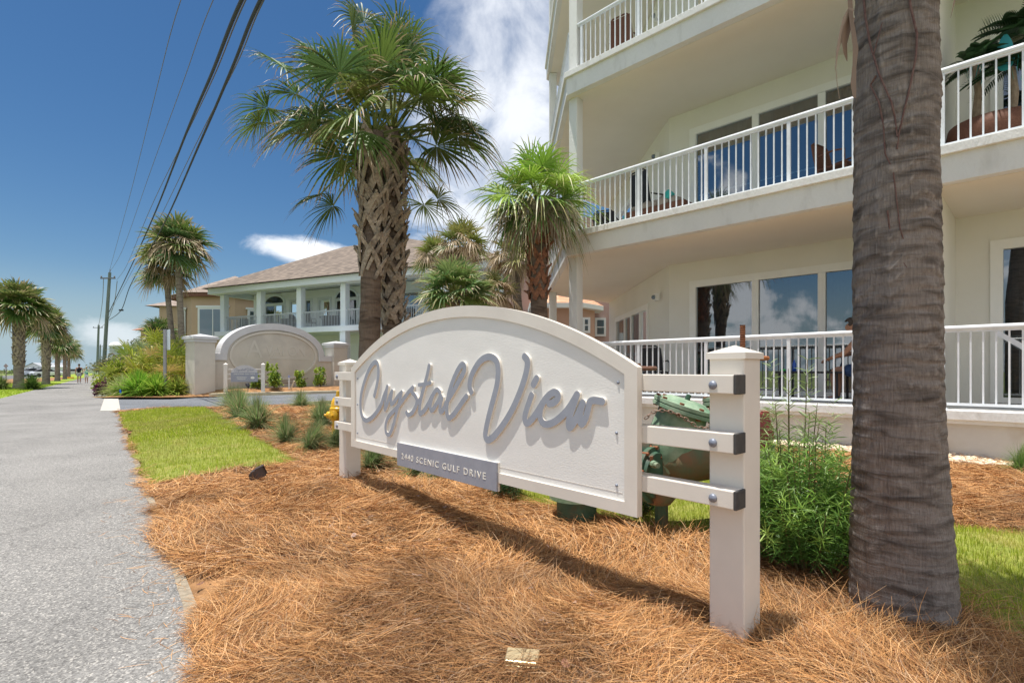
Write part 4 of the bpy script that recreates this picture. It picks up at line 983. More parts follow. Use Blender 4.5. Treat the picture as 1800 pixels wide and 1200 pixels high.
# railings
def railing(a, c, z, posts, n=None, sp=.12, parent=condo, mat='metalwhite', h=1.07, base=.05, bw=.019, skip_first=False):
    a = Vector((a[0], a[1], 0)); c = Vector((c[0], c[1], 0)); L_ = (c-a).length; u = (c-a).normalized(); q = Vector((-u.y, u.x, 0))
    R = Matrix(((u.x, q.x, 0), (u.y, q.y, 0), (0, 0, 1))).to_3x3()
    b = MB(); b.box((a+c)/2+V(0, 0, z+base+.018), (L_, .036, .034), R)
    b.box((a+c)/2+V(0, 0, z+h-.06), (L_, .032, .028), R)
    k = int(L_/sp)
    for i in range(1, k+1):
        t = i*sp-.03
        if t > L_-.02: break
        if min([abs(t-p) for p in posts]+[9]) < .045: continue
        b.box(a+u*t+V(0, 0, z+(base+.035+h-.074)/2), (bw, bw, h-.074-base-.035), R)
    r = b.build('railing', MT[mat], parent)
    for p in posts:
        b = MB(); b.box(a+u*p+V(0, 0, z+h/2-.03), (.048, .048, h-.06), R); b.box(a+u*p+V(0, 0, z+.008), (.10, .10, .016), R); b.build('rail_post', MT[mat], r)
    b = MB(); pr = [(.030, -.045), (.036, -.02), (.030, .0), (.016, .012), (-.016, .012), (-.030, .0), (-.036, -.02), (-.030, -.045)]
    b.ext([a+q*x+V(0, 0, z+h-.001+y) for x, y in pr], u*L_); b.build('handrail', MT[mat], r)
    return r
for z in FL:
    railing(Bp(.11, .02).xy, Bp(5.95, .02).xy, z, [.10, 1.47, 2.81, 4.15, 5.50])
    railing(Bp(6.085, .02).xy, Bp(11.8, .02).xy, z, [.05, 1.6, 2.95, 4.3])
    railing((1.25, 11.5), (1.22, 16.32), z, [.05, 1.6, 3.2, 4.75])
    railing((1.30, 16.62), (3.35, 18.55), z, [.1, 1.4, 2.7])
# fittings
for z in FL[:3]:
    for (x, y, o) in ((3.57, 12.75, -.05),):
        b = MB(); b.box(V(x-.09, y, z+2.27), (.10, .16, .17)); fx = b.build('wall_light', MT['frame'], condo, bevel=.01)
        b = MB(); b.lathe([(.055, 0), (.05, .05), (.03, .07)], V(x-.14, y-.02, z+2.26), (-1, -.2, -.15), 12); b.build('lamp_cover', MT['glass'], fx)

# ---- things on the balconies
def chair(loc, rz, z, label, mat, name='patio_chair', cush=None, group=None, scale=1.0, back=.95, mesh=True):
    root = empty(name, (loc[0], loc[1], z), label, 'chair', group)
    R = Matrix.Rotation(rz, 3, 'Z'); o = Vector((loc[0], loc[1], z))
    def T(x, y, zz): return o+R@V(x*scale, y*scale, zz*scale)
    for x in (-.24, .24):
        for y in (-.22, .22):
            b = MB(); b.tube([T(x*1.08, y*1.1, 0), T(x, y, .43)], .016, 6); b.build('leg', mat, root)
    b = MB(); b.box(T(0, 0, .44), (.52*scale, .5*scale, .03*scale), R); b.build('seat', mat, root, bevel=.008)
    b = MB()
    b.tube([T(-.25, .23, .42), T(-.25, .29, .7), T(-.23, .33, back-.05), T(-.15, .345, back), T(.15, .345, back), T(.23, .33, back-.05), T(.25, .29, .7), T(.25, .23, .42)], .016*scale, 6)
    bk = b.build('back_frame', mat, root)
    b = MB(); b.add([T(-.24, .25, .47), T(.24, .25, .47), T(.23, .325, back-.03), T(-.23, .325, back-.03), T(-.24, .265, .47), T(.24, .265, .47), T(.23, .34, back-.03), T(-.23, .34, back-.03)],
                    [(0, 1, 2, 3), (4, 7, 6, 5), (0, 4, 5, 1), (2, 6, 7, 3), (1, 5, 6, 2), (0, 3, 7, 4)]); b.build('backrest', mat, root)
    for x in (-.28, .28):
        b = MB(); b.tube([T(x, -.22, .45), T(x, -.22, .64), T(x, -.05, .67), T(x, .25, .65)], .015*scale, 6); b.build('armrest', mat, root)
    return root
MT['blackmetal'] = pm('black wicker', (.018, .018, .022), .6, (.03, .03, .035), 60)
MT['browwicker'] = pm('brown wicker', (.20, .085, .05), .7, (.12, .05, .03), 70)
MT['rust'] = pm('rust', (.28, .11, .05), .85, (.16, .06, .03), 30)
pos = Bp(1.25, 1.1)
chair(pos.xy, math.radians(150), FL[0]+.0, 'black chair on the ground floor balcony, patterned teal cushion on its seat', MT['blackmetal'], scale=1.05)
# cushion
def cushion(name, c, R, size, mat, label):
    b = MB(); n = 8; vs = []
    for side in (1, -1):
        for i in range(n+1):
            for j in range(n+1):
                x = i/n*2-1; y = j/n*2-1; h = (1-x**4)*(1-y**4)
                vs.append(Vector(c)+R@V(x*size*(1-.06*(1-abs(y))), side*(.02+.05*h**.5), y*size))
    N1 = (n+1)**2; fs = []
    for s_ in (0, 1):
        for i in range(n):
            for j in range(n):
                a = s_*N1+i*(n+1)+j; fs.append((a, a+1, a+n+2, a+n+1))
    b.add(vs, fs); o = b.build(name, mat, None, smooth=True); return tag(o, label, 'cushion')
m = pm('patterned teal fabric', (.16, .36, .36), .9, (.60, .62, .52), 22, lo=.46, hi=.54)
cushion('cushion', pos+V(-.02, .02, FL[0]+.70), Matrix.Rotation(math.radians(150), 3, 'Z'), .2, m, 'patterned teal cushion propped on the black chair of the ground floor balcony')
p = Bp(.75, 1.5); b = empty('side_table', (p.x, p.y, FL[0]), 'low black table beside the black chair on the ground floor balcony', 'table')
q = MB(); q.box(p+V(0, 0, FL[0]+.50), (.6, .45, .03), RBm); q.build('table_top', MT['blackmetal'], b)
for dx in (-.25, .25):
    for dy in (-.18, .18): q = MB(); q.tube([p+V(dx, dy, FL[0]), p+V(dx, dy, FL[0]+.485)], .015, 6); q.build('leg', MT['blackmetal'], b)
# dining table in front of the seated man
p = Bp(4.35, .95); tb = empty('dining_table', (p.x, p.y, FL[0]), 'dark patio table on the ground floor balcony in front of the seated man', 'table')
q = MB(); q.box(p+V(0, 0, FL[0]+.47), (1.0, .8, .03), RBm); q.build('table_top', MT['blackmetal'], tb, bevel=.005)
for ds in (-.42, .42):
    for dd in (-.32, .32): c = Bp(4.35+ds, .95+dd); q = MB(); q.tube([V(c.x, c.y, FL[0]), V(c.x, c.y, FL[0]+.455)], .02, 6); q.build('leg', MT['blackmetal'], tb)
c = Bp(4.1, .8, FL[0]+.486); q = MB(); q.lathe([(.03, 0), (.032, .06), (.03, .13), (.014, .16), (.012, .19)], c, n=14)
tag(q.build('water_bottle', pm('blue bottle', (.04, .12, .5), .2), smooth=True), 'small blue bottle standing on the patio table', 'bottle')
c = Bp(3.92, .8, FL[0]+.486); q = MB(); q.lathe([(.04, 0), (.045, .02), (.045, .035), (.02, .04)], c, n=14)
tag(q.build('dish', pm('green dish', (.05, .55, .10), .4), smooth=True), 'small bright green dish on the patio table beside the bottle', 'dish')
# red folding chair under the man
red = pm('red canvas', (.55, .02, .04), .8); 
mc = Bp(5.32, .95)
rc = chair(mc.xy, math.radians(-48), FL[0], 'folding chair with red and navy seat under the seated man', pm('navy canvas', (.03, .035, .09), .8), name='folding_chair', back=.85)
q = MB(); q.box(mc+V(0, 0, FL[0]+.475), (.5, .5, .035), RBm); q.build('red_seat_cover', red, rc, bevel=.01)
# white and blue lounger at the right
p = Bp(7.05, .7); lg = empty('sun_lounger', (p.x, p.y, FL[0]), 'white framed lounger with blue sling, behind the railing right of the near palm trunk', 'lounger')
q = MB()
for d in (.45, 1.0): q.ext([Bp(6.62, d, FL[0]+.98), Bp(6.66, d, FL[0]+1.02), Bp(7.45, d, FL[0]+.40), Bp(8.6, d, FL[0]+.38), Bp(8.6, d, FL[0]+.32), Bp(7.42, d, FL[0]+.33)], BM*.035)
q.build('frame', MT['metalwhite'], lg)
q = MB(); q.ext([Bp(6.70, .49, FL[0]+.97), Bp(7.46, .49, FL[0]+.40), Bp(8.55, .49, FL[0]+.375), Bp(8.55, .49, FL[0]+.36), Bp(7.45, .49, FL[0]+.38), Bp(6.69, .49, FL[0]+.95)], BM*.5)
q.build('sling', pm('blue sling', (.03, .20, .42), .8), lg)
for s_, d in ((7.1, .46), (7.1, 1.02), (8.4, .46), (8.4, 1.02)): q = MB(); q.tube([Bp(s_, d, FL[0]), Bp(s_, d, FL[0]+.36)], .016, 6); q.build('leg', MT['metalwhite'], lg)

# second floor
chair(XY(1066, 12.6).xy, math.radians(160), FL[1]+.0, 'low black chair at the far left of the second floor balcony', MT['blackmetal'], back=.82)
chair(XY(1143, 10.9).xy, math.radians(120), FL[1]+.0, 'tall black chair on the second floor balcony, left of the long planter', MT['blackmetal'], back=1.15)
def bumpy(name, c, rad, mat, parent=None, seed=0, n=10):
    bm = bmesh.new(); bmesh.ops.create_icosphere(bm, subdivisions=3, radius=1); rr = random.Random(seed)
    for v in bm.verts:
        d = v.co.normalized(); k = 1+.16*math.sin(d.x*3+seed)+.12*math.cos(d.y*4+seed*2)+.06*math.sin(d.z*7+d.x*5+seed)
        v.co = Vector((d.x*rad[0]*k, d.y*rad[1]*k, d.z*rad[2]*k))+Vector(c)
    me = bpy.data.meshes.new(name); bm.to_mesh(me); bm.free(); return link(name, me, mat, parent, smooth=True)
pl_ = empty('planter', Bp(1.9, .5, FL[1]), 'long brown planter with pale stones and teal shells on the second floor balcony', 'planter')
q = MB(); q.box(Bp(1.75, .45, FL[1]+.15), (1.25, .35, .3), RBm); q.build('trough', MT['browwicker'], pl_, bevel=.01)
st = pm('grey stone', (.36, .31, .26), .9, (.22, .19, .16), 8)
for i, (s_, r) in enumerate(((1.3, .13), (1.5, .15), (1.72, .14), (1.95, .17), (2.15, .13))): bumpy('stone', Bp(s_, .42, FL[1]+.30+r*.3), (r, r*.8, r*.7), st, pl_, i)
tl = pm('teal glass', (.04, .42, .38), .4)
bumpy('shell', Bp(2.05, .36, FL[1]+.47), (.09, .07, .08), tl, pl_, 9)
q = empty('beach_toy', (XY(1107, 12.0).x, 12.0, FL[1]), 'turquoise inflatable standing in front of the far door, second floor balcony', 'inflatable')
bumpy('body', XY(1107, 12.0, FL[1]+.34), (.17, .14, .34), pm('turquoise plastic', (.10, .50, .42), .5, (.2, .6, .5), 5), q, 4)
q = Bp(4.7, 1.1); chair(q.xy, math.radians(30), FL[1], 'brown wicker chair by the second floor glass doors, near the palm trunk', MT['browwicker'])
# third floor
q = Bp(.85, .75); chair(q.xy, math.radians(140), FL[2], 'red brown rocking chair at the left end of the top balcony', MT['browwicker'], back=1.05)
q = Bp(3.3, .75); chair(q.xy, math.radians(200), FL[2], 'red brown chair at the right of the top balcony, cut by the frame', MT['browwicker'], back=1.05)
# potted artificial palms on the right second floor balcony
pt = empty('potted_palm', Bp(6.65, .75, FL[1]), 'dark green potted palms in a round brown tub on the right second floor balcony', 'potted plant')
q = MB(); q.lathe([(.42, 0), (.5, .1), (.52, .3), (.5, .42), (.44, .44)], Bp(6.62, .7, FL[1]), n=26); q.build('tub', MT['browwicker'], pt, smooth=True)
q = MB()
for (s_, d, h) in ((6.42, .6, 1.25), (6.78, .55, 1.05), (6.95, .8, 1.5)): q.tube([Bp(s_, d, FL[1]+.4), Bp(s_+.03, d, FL[1]+h*.7), Bp(s_, d, FL[1]+h)], [.05, .04, .035], 8)
q.build('stems', pm('pale stem', (.36, .27, .19), .9, (.25, .18, .12), 14), pt)
rb = RB()
for (s_, d, h, R) in ((6.42, .6, 1.25, .5), (6.78, .55, 1.05, .5), (6.95, .8, 1.5, .85)):
    for i in range(26):
        az = i*2.4; c = Bp(s_, d, FL[1]+h); k = 9; t = np.linspace(0, 1, k); e = RNG.uniform(.1, 1.2)
        dv_ = np.array([math.cos(az)*math.cos(e), math.sin(az)*math.cos(e), math.sin(e)]); L_ = R*RNG.uniform(.7, 1)
        cl_ = np.array(c)[None]+dv_[None]*t[:, None]*L_; cl_[:, 2] -= t**2*L_*.55
        rb.add(cl_[None], np.broadcast_to(np.array([0, 0, .006]), (1, k, 3)), (.03, .08, .03))
        sd_ = np.cross(dv_, [0, 0, 1.0]); sd_ /= np.linalg.norm(sd_)
        for sg in (-1, 1):
            tt = np.linspace(.15, .98, 16); b0 = np.stack([np.interp(tt, t, cl_[:, j]) for j in range(3)], -1)
            tip_ = b0+(sd_*sg*.8+dv_*.6)[None]*(.28*L_)[None] if False else b0+(sd_*sg*.8+dv_*.6)[None]*.26*L_; tip_[:, 2] -= .05
            Pp = np.stack([b0, (b0+tip_)/2+np.array([0, 0, .01]), tip_], 1); W = np.broadcast_to((dv_*.014)[None, None], Pp.shape)*np.array([.7, 1, .15])[None, :, None]
            rb.add(Pp, W, (.035, .085, .03))
rb.build('fronds', MT['frond'], pt)
rb = RB()
for (s_, d, h) in ((6.42, .55, 1.2), (6.86, .5, 1.0)):
    for i in range(9):
        az = i*2.4; c = np.array(Bp(s_+.06*math.cos(az), d+.06*math.sin(az), FL[1]+h-.25+i*.03)); t = np.linspace(0, 1, 4)
        Pp = c[None]+np.stack([t*.06*math.cos(az), t*.06*math.sin(az), t*.2], -1); rb.add(Pp[None], np.broadcast_to(np.array([.012, .008, 0]), (1, 4, 3)), (.05, .42, .36))
rb.build('teal_ribbons', MT['frond'], pt)
bd = empty('garden_ornament', Bp(6.72, .45, FL[1]+1.1), 'teal leaf shaped ornament hanging among the potted palms', 'ornament')
q = MB(); nn_ = 16; pts = [Bp(6.72+.09*math.cos(a)*(1-.35*math.sin(a)), .42, FL[1]+1.22+.24*math.sin(a)) for a in np.linspace(0, 2*PI, nn_, endpoint=False)]
q.ext(pts, BM*.02); q.build('leaf_plate', pm('teal metal', (.03, .30, .32), .4), bd, bevel=.004)
# ------------------------------------------------------------------ far tree belt etc. and houses
def tiles(name, c1, c2, c3, u, rows=.33, wave=True):
    """roof tiles: courses run along the horizontal direction u (unit xy)"""
    m, nt, N, L, b = newmat(name)
    tc = N.new('ShaderNodeTexCoord'); sep = N.new('ShaderNodeSeparateXYZ'); L.new(tc.outputs['Object'], sep.inputs[0])
    def M(op, a, c=0.0):
        n = N.new('ShaderNodeMath'); n.operation = op
        for i, v in enumerate((a, c)):
            if isinstance(v, (int, float)): n.inputs[i].default_value = v
            else: L.new(v, n.inputs[i])
        return n.outputs[0]
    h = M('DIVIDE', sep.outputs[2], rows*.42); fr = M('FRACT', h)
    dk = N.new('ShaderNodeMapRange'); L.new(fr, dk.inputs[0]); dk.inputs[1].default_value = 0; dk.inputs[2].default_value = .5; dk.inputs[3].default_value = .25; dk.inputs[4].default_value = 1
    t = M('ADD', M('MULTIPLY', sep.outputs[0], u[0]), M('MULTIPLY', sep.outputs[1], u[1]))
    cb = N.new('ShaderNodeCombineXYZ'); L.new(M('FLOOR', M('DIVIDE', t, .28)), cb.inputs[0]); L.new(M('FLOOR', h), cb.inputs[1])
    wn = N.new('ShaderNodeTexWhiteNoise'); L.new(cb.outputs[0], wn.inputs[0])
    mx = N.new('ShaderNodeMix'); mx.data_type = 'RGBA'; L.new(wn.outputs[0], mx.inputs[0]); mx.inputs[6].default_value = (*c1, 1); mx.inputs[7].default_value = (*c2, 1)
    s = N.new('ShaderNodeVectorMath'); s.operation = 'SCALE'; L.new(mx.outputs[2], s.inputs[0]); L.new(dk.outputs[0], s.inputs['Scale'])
    L.new(s.outputs[0], b.inputs['Base Color']); b.inputs['Roughness'].default_value = .85
    bp = N.new('ShaderNodeBump'); bp.inputs['Strength'].default_value = .8; bp.inputs['Distance'].default_value = .06; L.new(M('SUBTRACT', 1.0, fr), bp.inputs['Height']); L.new(bp.outputs[0], b.inputs['Normal'])
    return m
MT['hwhite'] = pm('pale aqua white render', (.80, .85, .84), .8, (.77, .82, .81), 1.2)
MT['htrim'] = pm('white house trim', (.76, .84, .88), .7, (.73, .81, .85), 2)
MT['hrail'] = pm('grey house railing', (.48, .53, .56), .5)
HU = V(-.898, .44, 0); HN = V(-.44, -.898, 0)        # along the porch front leftwards; outward normal
HO = V(-10.4, 33.0, 0)                                # column in front of the twin palms' left side
def Hp(s, o, z): return HO+HU*s+HN*o+V(0, 0, z)
RH = Matrix(((HU.x, HN.x, 0), (HU.y, HN.y, 0), (0, 0, 1))).to_3x3()
def hbox(b, s0, s1, o0, o1, z0, z1): return b.box(Hp((s0+s1)/2, (o0+o1)/2, (z0+z1)/2), (s1-s0, abs(o1-o0), z1-z0), RH)
house = empty('porch_house', Hp(0, -3, 0), 'large pale house with an upper porch of square columns and tan tiled hip roof', 'house')
FZ, EZ = 3.97, 6.62
b = MB(); hbox(b, -11, 11.7, -10, -2.6, -.1, FZ-.32); b.build('lower_wall', MT['hwhite'], house)
b = MB(); hbox(b, -11.2, 11.9, -10, .45, FZ-.32, FZ); b.build('porch_deck', MT['htrim'], house)
wl = Wall(Hp(11.7, -2.6, 0).xy, Hp(-11, -2.6, 0).xy, (HN.x, HN.y))
def hs(s): return 11.7-s      # wall parameter for a position along the porch
ops = []
def hop(s_c, w, z0, z1): ops.append((hs(s_c)-w/2, hs(s_c)+w/2, FZ+z0, FZ+z1))
hop(9.4, 2.0, 0.03, 2.12); hop(7.4, .7, .9, 2.3); hop(5.95, .55, .9, 2.3); hop(4.4, 1.1, .9, 2.3); hop(2.35, 1.9, 0.03, 2.12); hop(-3.1, 1.3, .9, 2.3); hop(-6.2, 1.6, .9, 2.3)
b = MB(); wl.wall(b, FZ, EZ+.33, ops, th=.25); b.build('upper_wall', MT['hwhite'], house)
b = MB(); hbox(b, -11, 11.7, -10, -9.7, FZ, EZ); hbox(b, 11.4, 11.7, -9.7, -2.9, FZ, EZ); hbox(b, -11, -10.7, -9.7, -2.9, FZ, EZ); b.build('rear_walls', MT['hwhite'], house)
MT['htrim2'] = pm('pale window trim', (.66, .72, .72), .7)
for o in sorted(ops):
    w = o[1]-o[0]; m = [(o[0]+o[1])/2] if w > 1.5 else []
    wl.slider(house, o[0], o[1], o[2], o[3], m, name='window', fr=.07, glass='glasshouse', mat='htrim2', curtain=False, depth=1.2, trim=.12)
# arched fanlights
for s_c, w in ((9.4, 1.9), (2.35, 1.8)):
    c = wl.p(hs(s_c), 0, FZ+2.26); n = 16; q = MB()
    pts = [c+wl.u*(w/2*math.cos(PI*i/n))+V(0, 0, .5*math.sin(PI*i/n)) for i in range(n+1)]
    q.ext([p+wl.n*.012 for p in pts], wl.n*.012); f = q.build('fanlight', MT['glasshouse'], house)
    q = MB(); pts2 = [c+wl.u*((w/2+.18)*math.cos(PI*i/n))+V(0, 0, .68*math.sin(PI*i/n)-.03) for i in range(n+1)]
    for i in range(n):
        q.add([pts[i], pts[i+1], pts2[i+1], pts2[i], pts[i]+wl.n*.07, pts[i+1]+wl.n*.07, pts2[i+1]+wl.n*.07, pts2[i]+wl.n*.07], [(4, 5, 6, 7), (0, 1, 5, 4), (3, 7, 6, 2)])
    q.build('arch_trim', MT['htrim'], f)
for s_ in (-11, -7.4, -3.6, 0, 3.8, 7.6, 11.4):
    b = MB(); hbox(b, s_-.21, s_+.21, -.18, .22, FZ, EZ); b.build('column', MT['htrim'], house, bevel=.02)
    b = MB(); hbox(b, s_-.23, s_+.23, -.2, .24, -.1, FZ-.32); b.build('lower_column', MT['htrim'], house)
a = [-11, -7.4, -3.6, 0, 3.8, 7.6, 11.4]
for i in range(6):
    railing(Hp(a[i]+.22, .05, 0).xy, Hp(a[i+1]-.22, .05, 0).xy, FZ, [.02, (a[i+1]-a[i])/2-.22], sp=.13, parent=house, mat='hrail', h=1.05, bw=.03)
railing(Hp(11.4, -.1, 0).xy, Hp(11.4, -2.5, 0).xy, FZ, [.05], sp=.13, parent=house, mat='hrail', h=1.05, bw=.03)
b = MB(); hbox(b, -11.6, 12.2, .35, .75, EZ, EZ+.38); hbox(b, 11.9, 12.2, -11, .349, EZ, EZ+.379); hbox(b, -11.6, -11.3, -11, .349, EZ, EZ+.379); hbox(b, -11.3, 11.9, -.2, .2, EZ+.001, EZ+.33); b.build('fascia', MT['htrim'], house)
b = MB(); hbox(b, -11.6, 12.2, -11, .75, EZ+.38, EZ+.40); b.build('porch_ceiling', MT['hwhite'], house)
ov = 1.0
e = [Hp(-12, 1.05, EZ+.40), Hp(12.6, 1.05, EZ+.40), Hp(12.6, -11.4, EZ+.40), Hp(-12, -11.4, EZ+.40)]
r0, r1 = P(722, 421, 38.0), P(604, 431, 39.5)
r0 = Hp(-.75, -5.3, 10.55); r1 = Hp(5.2, -5.3, 10.55)
b = MB(); b.add(e+[r0, r1], [(0, 1, 5, 4), (1, 2, 5), (2, 3, 4, 5), (3, 0, 4)])
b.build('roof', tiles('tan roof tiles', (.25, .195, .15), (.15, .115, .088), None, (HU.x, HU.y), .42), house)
for (s_, w, z0, z1) in ((-.9, 1.6, .9, 2.3), (-3.0, 1.8, .9, 2.4), (3.8, 1.4, 1.0, 2.3), (7.4, 1.4, 1.0, 2.3)):
    q = MB(); hbox(q, s_-w/2-.1, s_+w/2+.1, -2.62, -2.55, z0-.1, z1+.1); f = q.build('lower_window', MT['htrim'], house)
    q = MB(); hbox(q, s_-w/2, s_+w/2, -2.56, -2.54, z0, z1); q.build('pane', MT['glasshouse'], f)
# porch furniture (things of their own)
dk = pm('dark porch wicker', (.07, .045, .04), .8, (.04, .03, .03), 30)
for i, (s_, o, rz, lab) in enumerate(((10.9, -1.1, .3, 'dark reclining porch chair at the far left end of the house porch'), (8.9, -1.2, .3, 'dark porch chair between the first two house columns'),
                     (6.9, -1.3, 2.2, 'dark porch chair just right of the second house column'), (5.5, -1.1, 1.2, 'dark porch chair left of the third house column'), (4.5, -1.4, 2.9, 'dark porch chair almost behind the third house column'), (-4.4, -1.2, .8, 'dark porch chair seen right of the twin palm trunks'))):
    chair(Hp(s_, o, 0).xy, rz, FZ, lab, dk, name='porch_chair', scale=1.15, back=.95)
for s_, w, lab in ((6.1, 1.5, 'dark round porch table between the second and third house columns'), (2.0, 2.0, 'wide brown wicker porch table between the third and fourth house columns')):
    t = empty('porch_table', Hp(s_, -1.2, FZ), lab, 'table'); q = MB(); q.lathe([(w/2, .70), (w/2, .78)], Hp(s_, -1.2, FZ), n=20); q.build('table_top', dk, t)
    q = MB(); q.lathe([(w*.36, 0), (w*.42, .3), (w*.45, .69)], Hp(s_, -1.2, FZ), n=20); q.build('base', dk, t)

# tan house behind with a many-sided bay
MT['tan'] = pm('tan stucco', (.46, .35, .24), .9, (.42, .32, .22), .8)
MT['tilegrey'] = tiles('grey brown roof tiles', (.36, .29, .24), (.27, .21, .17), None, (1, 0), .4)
th = empty('bay_house', (-23, 46, 0), 'tan house with a bay window turret and grey brown roof, behind the porch house', 'house')
cx, cy, rr = (408-CX)/F*46, 46.5, 4.6
pts = [(cx+rr*math.cos(a), cy+rr*.8*math.sin(a)) for a in [math.radians(22.5+45*i) for i in range(8)]]
EZ2 = 7.2
b = MB(); b.prism(pts, -.1, EZ2); b.build('turret_wall', MT['tan'], th)
b = MB(); b.box(V(cx-4.0, 50.5, 3.4), (6.0, 7, 7.0)); b.box(V(cx+4, 54, 3.4), (10, 10, 7.0)); b.build('wall', MT['tan'], th)
b = MB(); po = [(cx+(rr+.6)*math.cos(a), cy+(rr+.6)*.8*math.sin(a)) for a in [math.radians(22.5+45*i) for i in range(8)]]
b.prism(po, EZ2, EZ2+.3); b.build('eaves', pm('brown eaves', (.16, .07, .045), .7), th)
b = MB(); po2 = [(cx+(rr+.75)*math.cos(a), cy+(rr+.75)*.8*math.sin(a)) for a in [math.radians(22.5+45*i) for i in range(8)]]
b.add([(x, y, EZ2+.3) for x, y in po2]+[(cx, cy, EZ2+2.3)], [(i, (i+1) % 8, 8) for i in range(8)]); b.build('turret_roof', MT['tilegrey'], th)
b = MB(); q = [(cx-8, 46.5, 6.9), (cx+9.5, 48, 6.9), (cx+9.5, 60, 6.9), (cx-8, 60, 6.9)]; b.add(q+[(cx-3, 53, 9.4), (cx+4.5, 53, 9.4)], [(0, 1, 5, 4), (1, 2, 5), (2, 3, 4, 5), (3, 0, 4)])
b.build('roof', MT['tilegrey'], th)
def facewin(cx_, cy_, ang, r, z0, z1, w, par, shut=False):
    n_ = V(math.cos(ang), math.sin(ang), 0); c = V(cx_, cy_, 0)+n_*r; u_ = V(-n_.y, n_.x, 0); R = Matrix(((u_.x, n_.x, 0), (u_.y, n_.y, 0), (0, 0, 1))).to_3x3()
    q = MB(); q.box(c+V(0, 0, (z0+z1)/2), (w+.25, .12, z1-z0+.25), R); q.box(c+V(0, 0, z1+.2), (w+.5, .2, .16), R); f = q.build('window', MT['htrim2'], par)
    for sg in (-1, 1):
        q = MB(); q.box(c+n_*.065+u_*sg*w/4+V(0, 0, (z0+z1)/2), (w/2-.08, .02, z1-z0-.05), R); q.build('pane', MT['glasshouse'], f)
    if shut:
        for sg in (-1, 1): q = MB(); q.box(c+u_*sg*(w/2+.4)+V(0, 0, (z0+z1)/2), (.45, .1, z1-z0), R); q.build('shutter', pm('brown shutter', (.17, .09, .06), .7), f)
apo = rr*math.cos(math.radians(22.5))
def af(k):   # centre distance of face k allowing for the squash
    a = math.radians(45*k); return math.hypot(apo*math.cos(a), apo*.8*math.sin(a))
facewin(cx, cy, math.radians(-90), apo*.8+.02, 3.9, 6.2, 2.2, th)
facewin(cx, cy, math.radians(-39), af(-1)*1.0+.03, 3.9, 6.1, 1.1, th, False)
facewin(cx, cy, math.radians(-141), af(-1)*1.0+.03, 3.9, 6.1, .9, th, False)
b = MB(); b.box(V((437-CX)/F*45.6, 45.2, 5.1), (1.0, .3, 2.2)); f = b.build('window', MT['htrim2'], th)
b = MB(); b.box(V((437-CX)/F*45.6, 45.04, 5.1), (.75, .04, 1.9)); b.build('pane', MT['glasshouse'], f)
for dx in (-.85, .85): b = MB(); b.box(V((437-CX)/F*45.6+dx, 45.2, 5.1), (.42, .25, 2.2)); b.build('shutter', pm('brown shutter b', (.17, .09, .06), .7), f)
# red roofed sliver at far left of the tan house
q = empty('red_roofed_house', (-38, 62, 0), 'low house with pinkish red roof just visible between the roadside palms', 'house')
b = MB(); b.box(V(-37.5, 66, 3), (12, 8, 6)); b.build('wall', MT['tan'], q)
b = MB(); q0 = [(-44.2, 61.4, 5.9), (-30.8, 61.4, 5.9), (-30.8, 70.6, 5.9), (-44.2, 70.6, 5.9)]; b.add(q0+[(-39, 66, 8), (-36, 66, 8)], [(0, 1, 5, 4), (1, 2, 5), (2, 3, 4, 5), (3, 0, 4)])
b.build('roof', tiles('pink roof tiles', (.50, .24, .16), (.42, .2, .13), None, (1, 0)), q)

# pink house seen through the ground floor balcony
ph = empty('pink_house', (2.5, 27, 0), 'pink stucco house with orange tiled bay roof seen under the balcony behind the column', 'house')
MT['pink'] = pm('pink stucco', (.44, .29, .22), .9, (.41, .27, .2), .7)
MT['mauve'] = pm('mauve stucco', (.40, .29, .26), .9, (.37, .27, .24), .7)
YB = 26.0
b = MB(); b.box(V(4.4, YB+5.2, 4.5), (9.6, 8, 9.2)); b.build('wall', MT['mauve'], ph)
bx0, bx1 = (940-CX)/F*YB, (1046-CX)/F*YB
pts = [(bx0, YB-1.0), (bx1-.9, YB-1.0), (bx1, YB+.1), (bx1, YB+1.2), (bx0, YB+1.2)]
ez = 1.25+(650-546)/F*YB
b = MB(); b.prism(pts, -.1, ez); b.build('bay_wall', MT['pink'], ph)
po = [(bx0-.3, YB-1.4), (bx1-.75, YB-1.4), (bx1+.4, YB-.1), (bx1+.4, YB+1.2), (bx0-.3, YB+1.2)]
b = MB(); b.prism(po, ez, ez+.22); b.build('bay_fascia', MT['htrim2'], ph)
ax = (1003-CX)/F*YB
b = MB(); b.add([(x, y, ez+.22) for x, y in po]+[(ax-1, YB+1.15, ez+1.35), (ax, YB+1.15, ez+1.35)], [(0, 1, 6, 5), (1, 2, 6), (2, 3, 6), (4, 0, 5)])
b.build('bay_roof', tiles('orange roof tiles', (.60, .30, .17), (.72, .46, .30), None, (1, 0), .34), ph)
def pwin(x, y, z0, z1, w):
    q = MB(); q.box(V(x, y, (z0+z1)/2), (w+.22, .1, z1-z0+.22)); f = q.build('window', MT['htrim2'], ph)
    zm = (z0+z1)/2
    for a_, c_ in ((z0, zm-.03), (zm+.03, z1)): q = MB(); q.box(V(x, y-.055, (a_+c_)/2), (w, .02, c_-a_)); q.build('pane', MT['glasshouse'], f)
zz = lambda py, Y: 1.25+(650-py)/F*Y
pwin((1030.5-CX)/F*(YB-1), YB-1.03, zz(581, YB-1), zz(562, YB-1), .14*1)
pwin((1055.5-CX)/F*(YB+1.1), YB+1.12, zz(587, YB+1), zz(562, YB+1), .34)
b = MB(); b.box(V((980-CX)/F*YB-.5, YB-1.03, 2.4), (.9, .1, 1.2)); b.build('window', MT['htrim2'], ph)

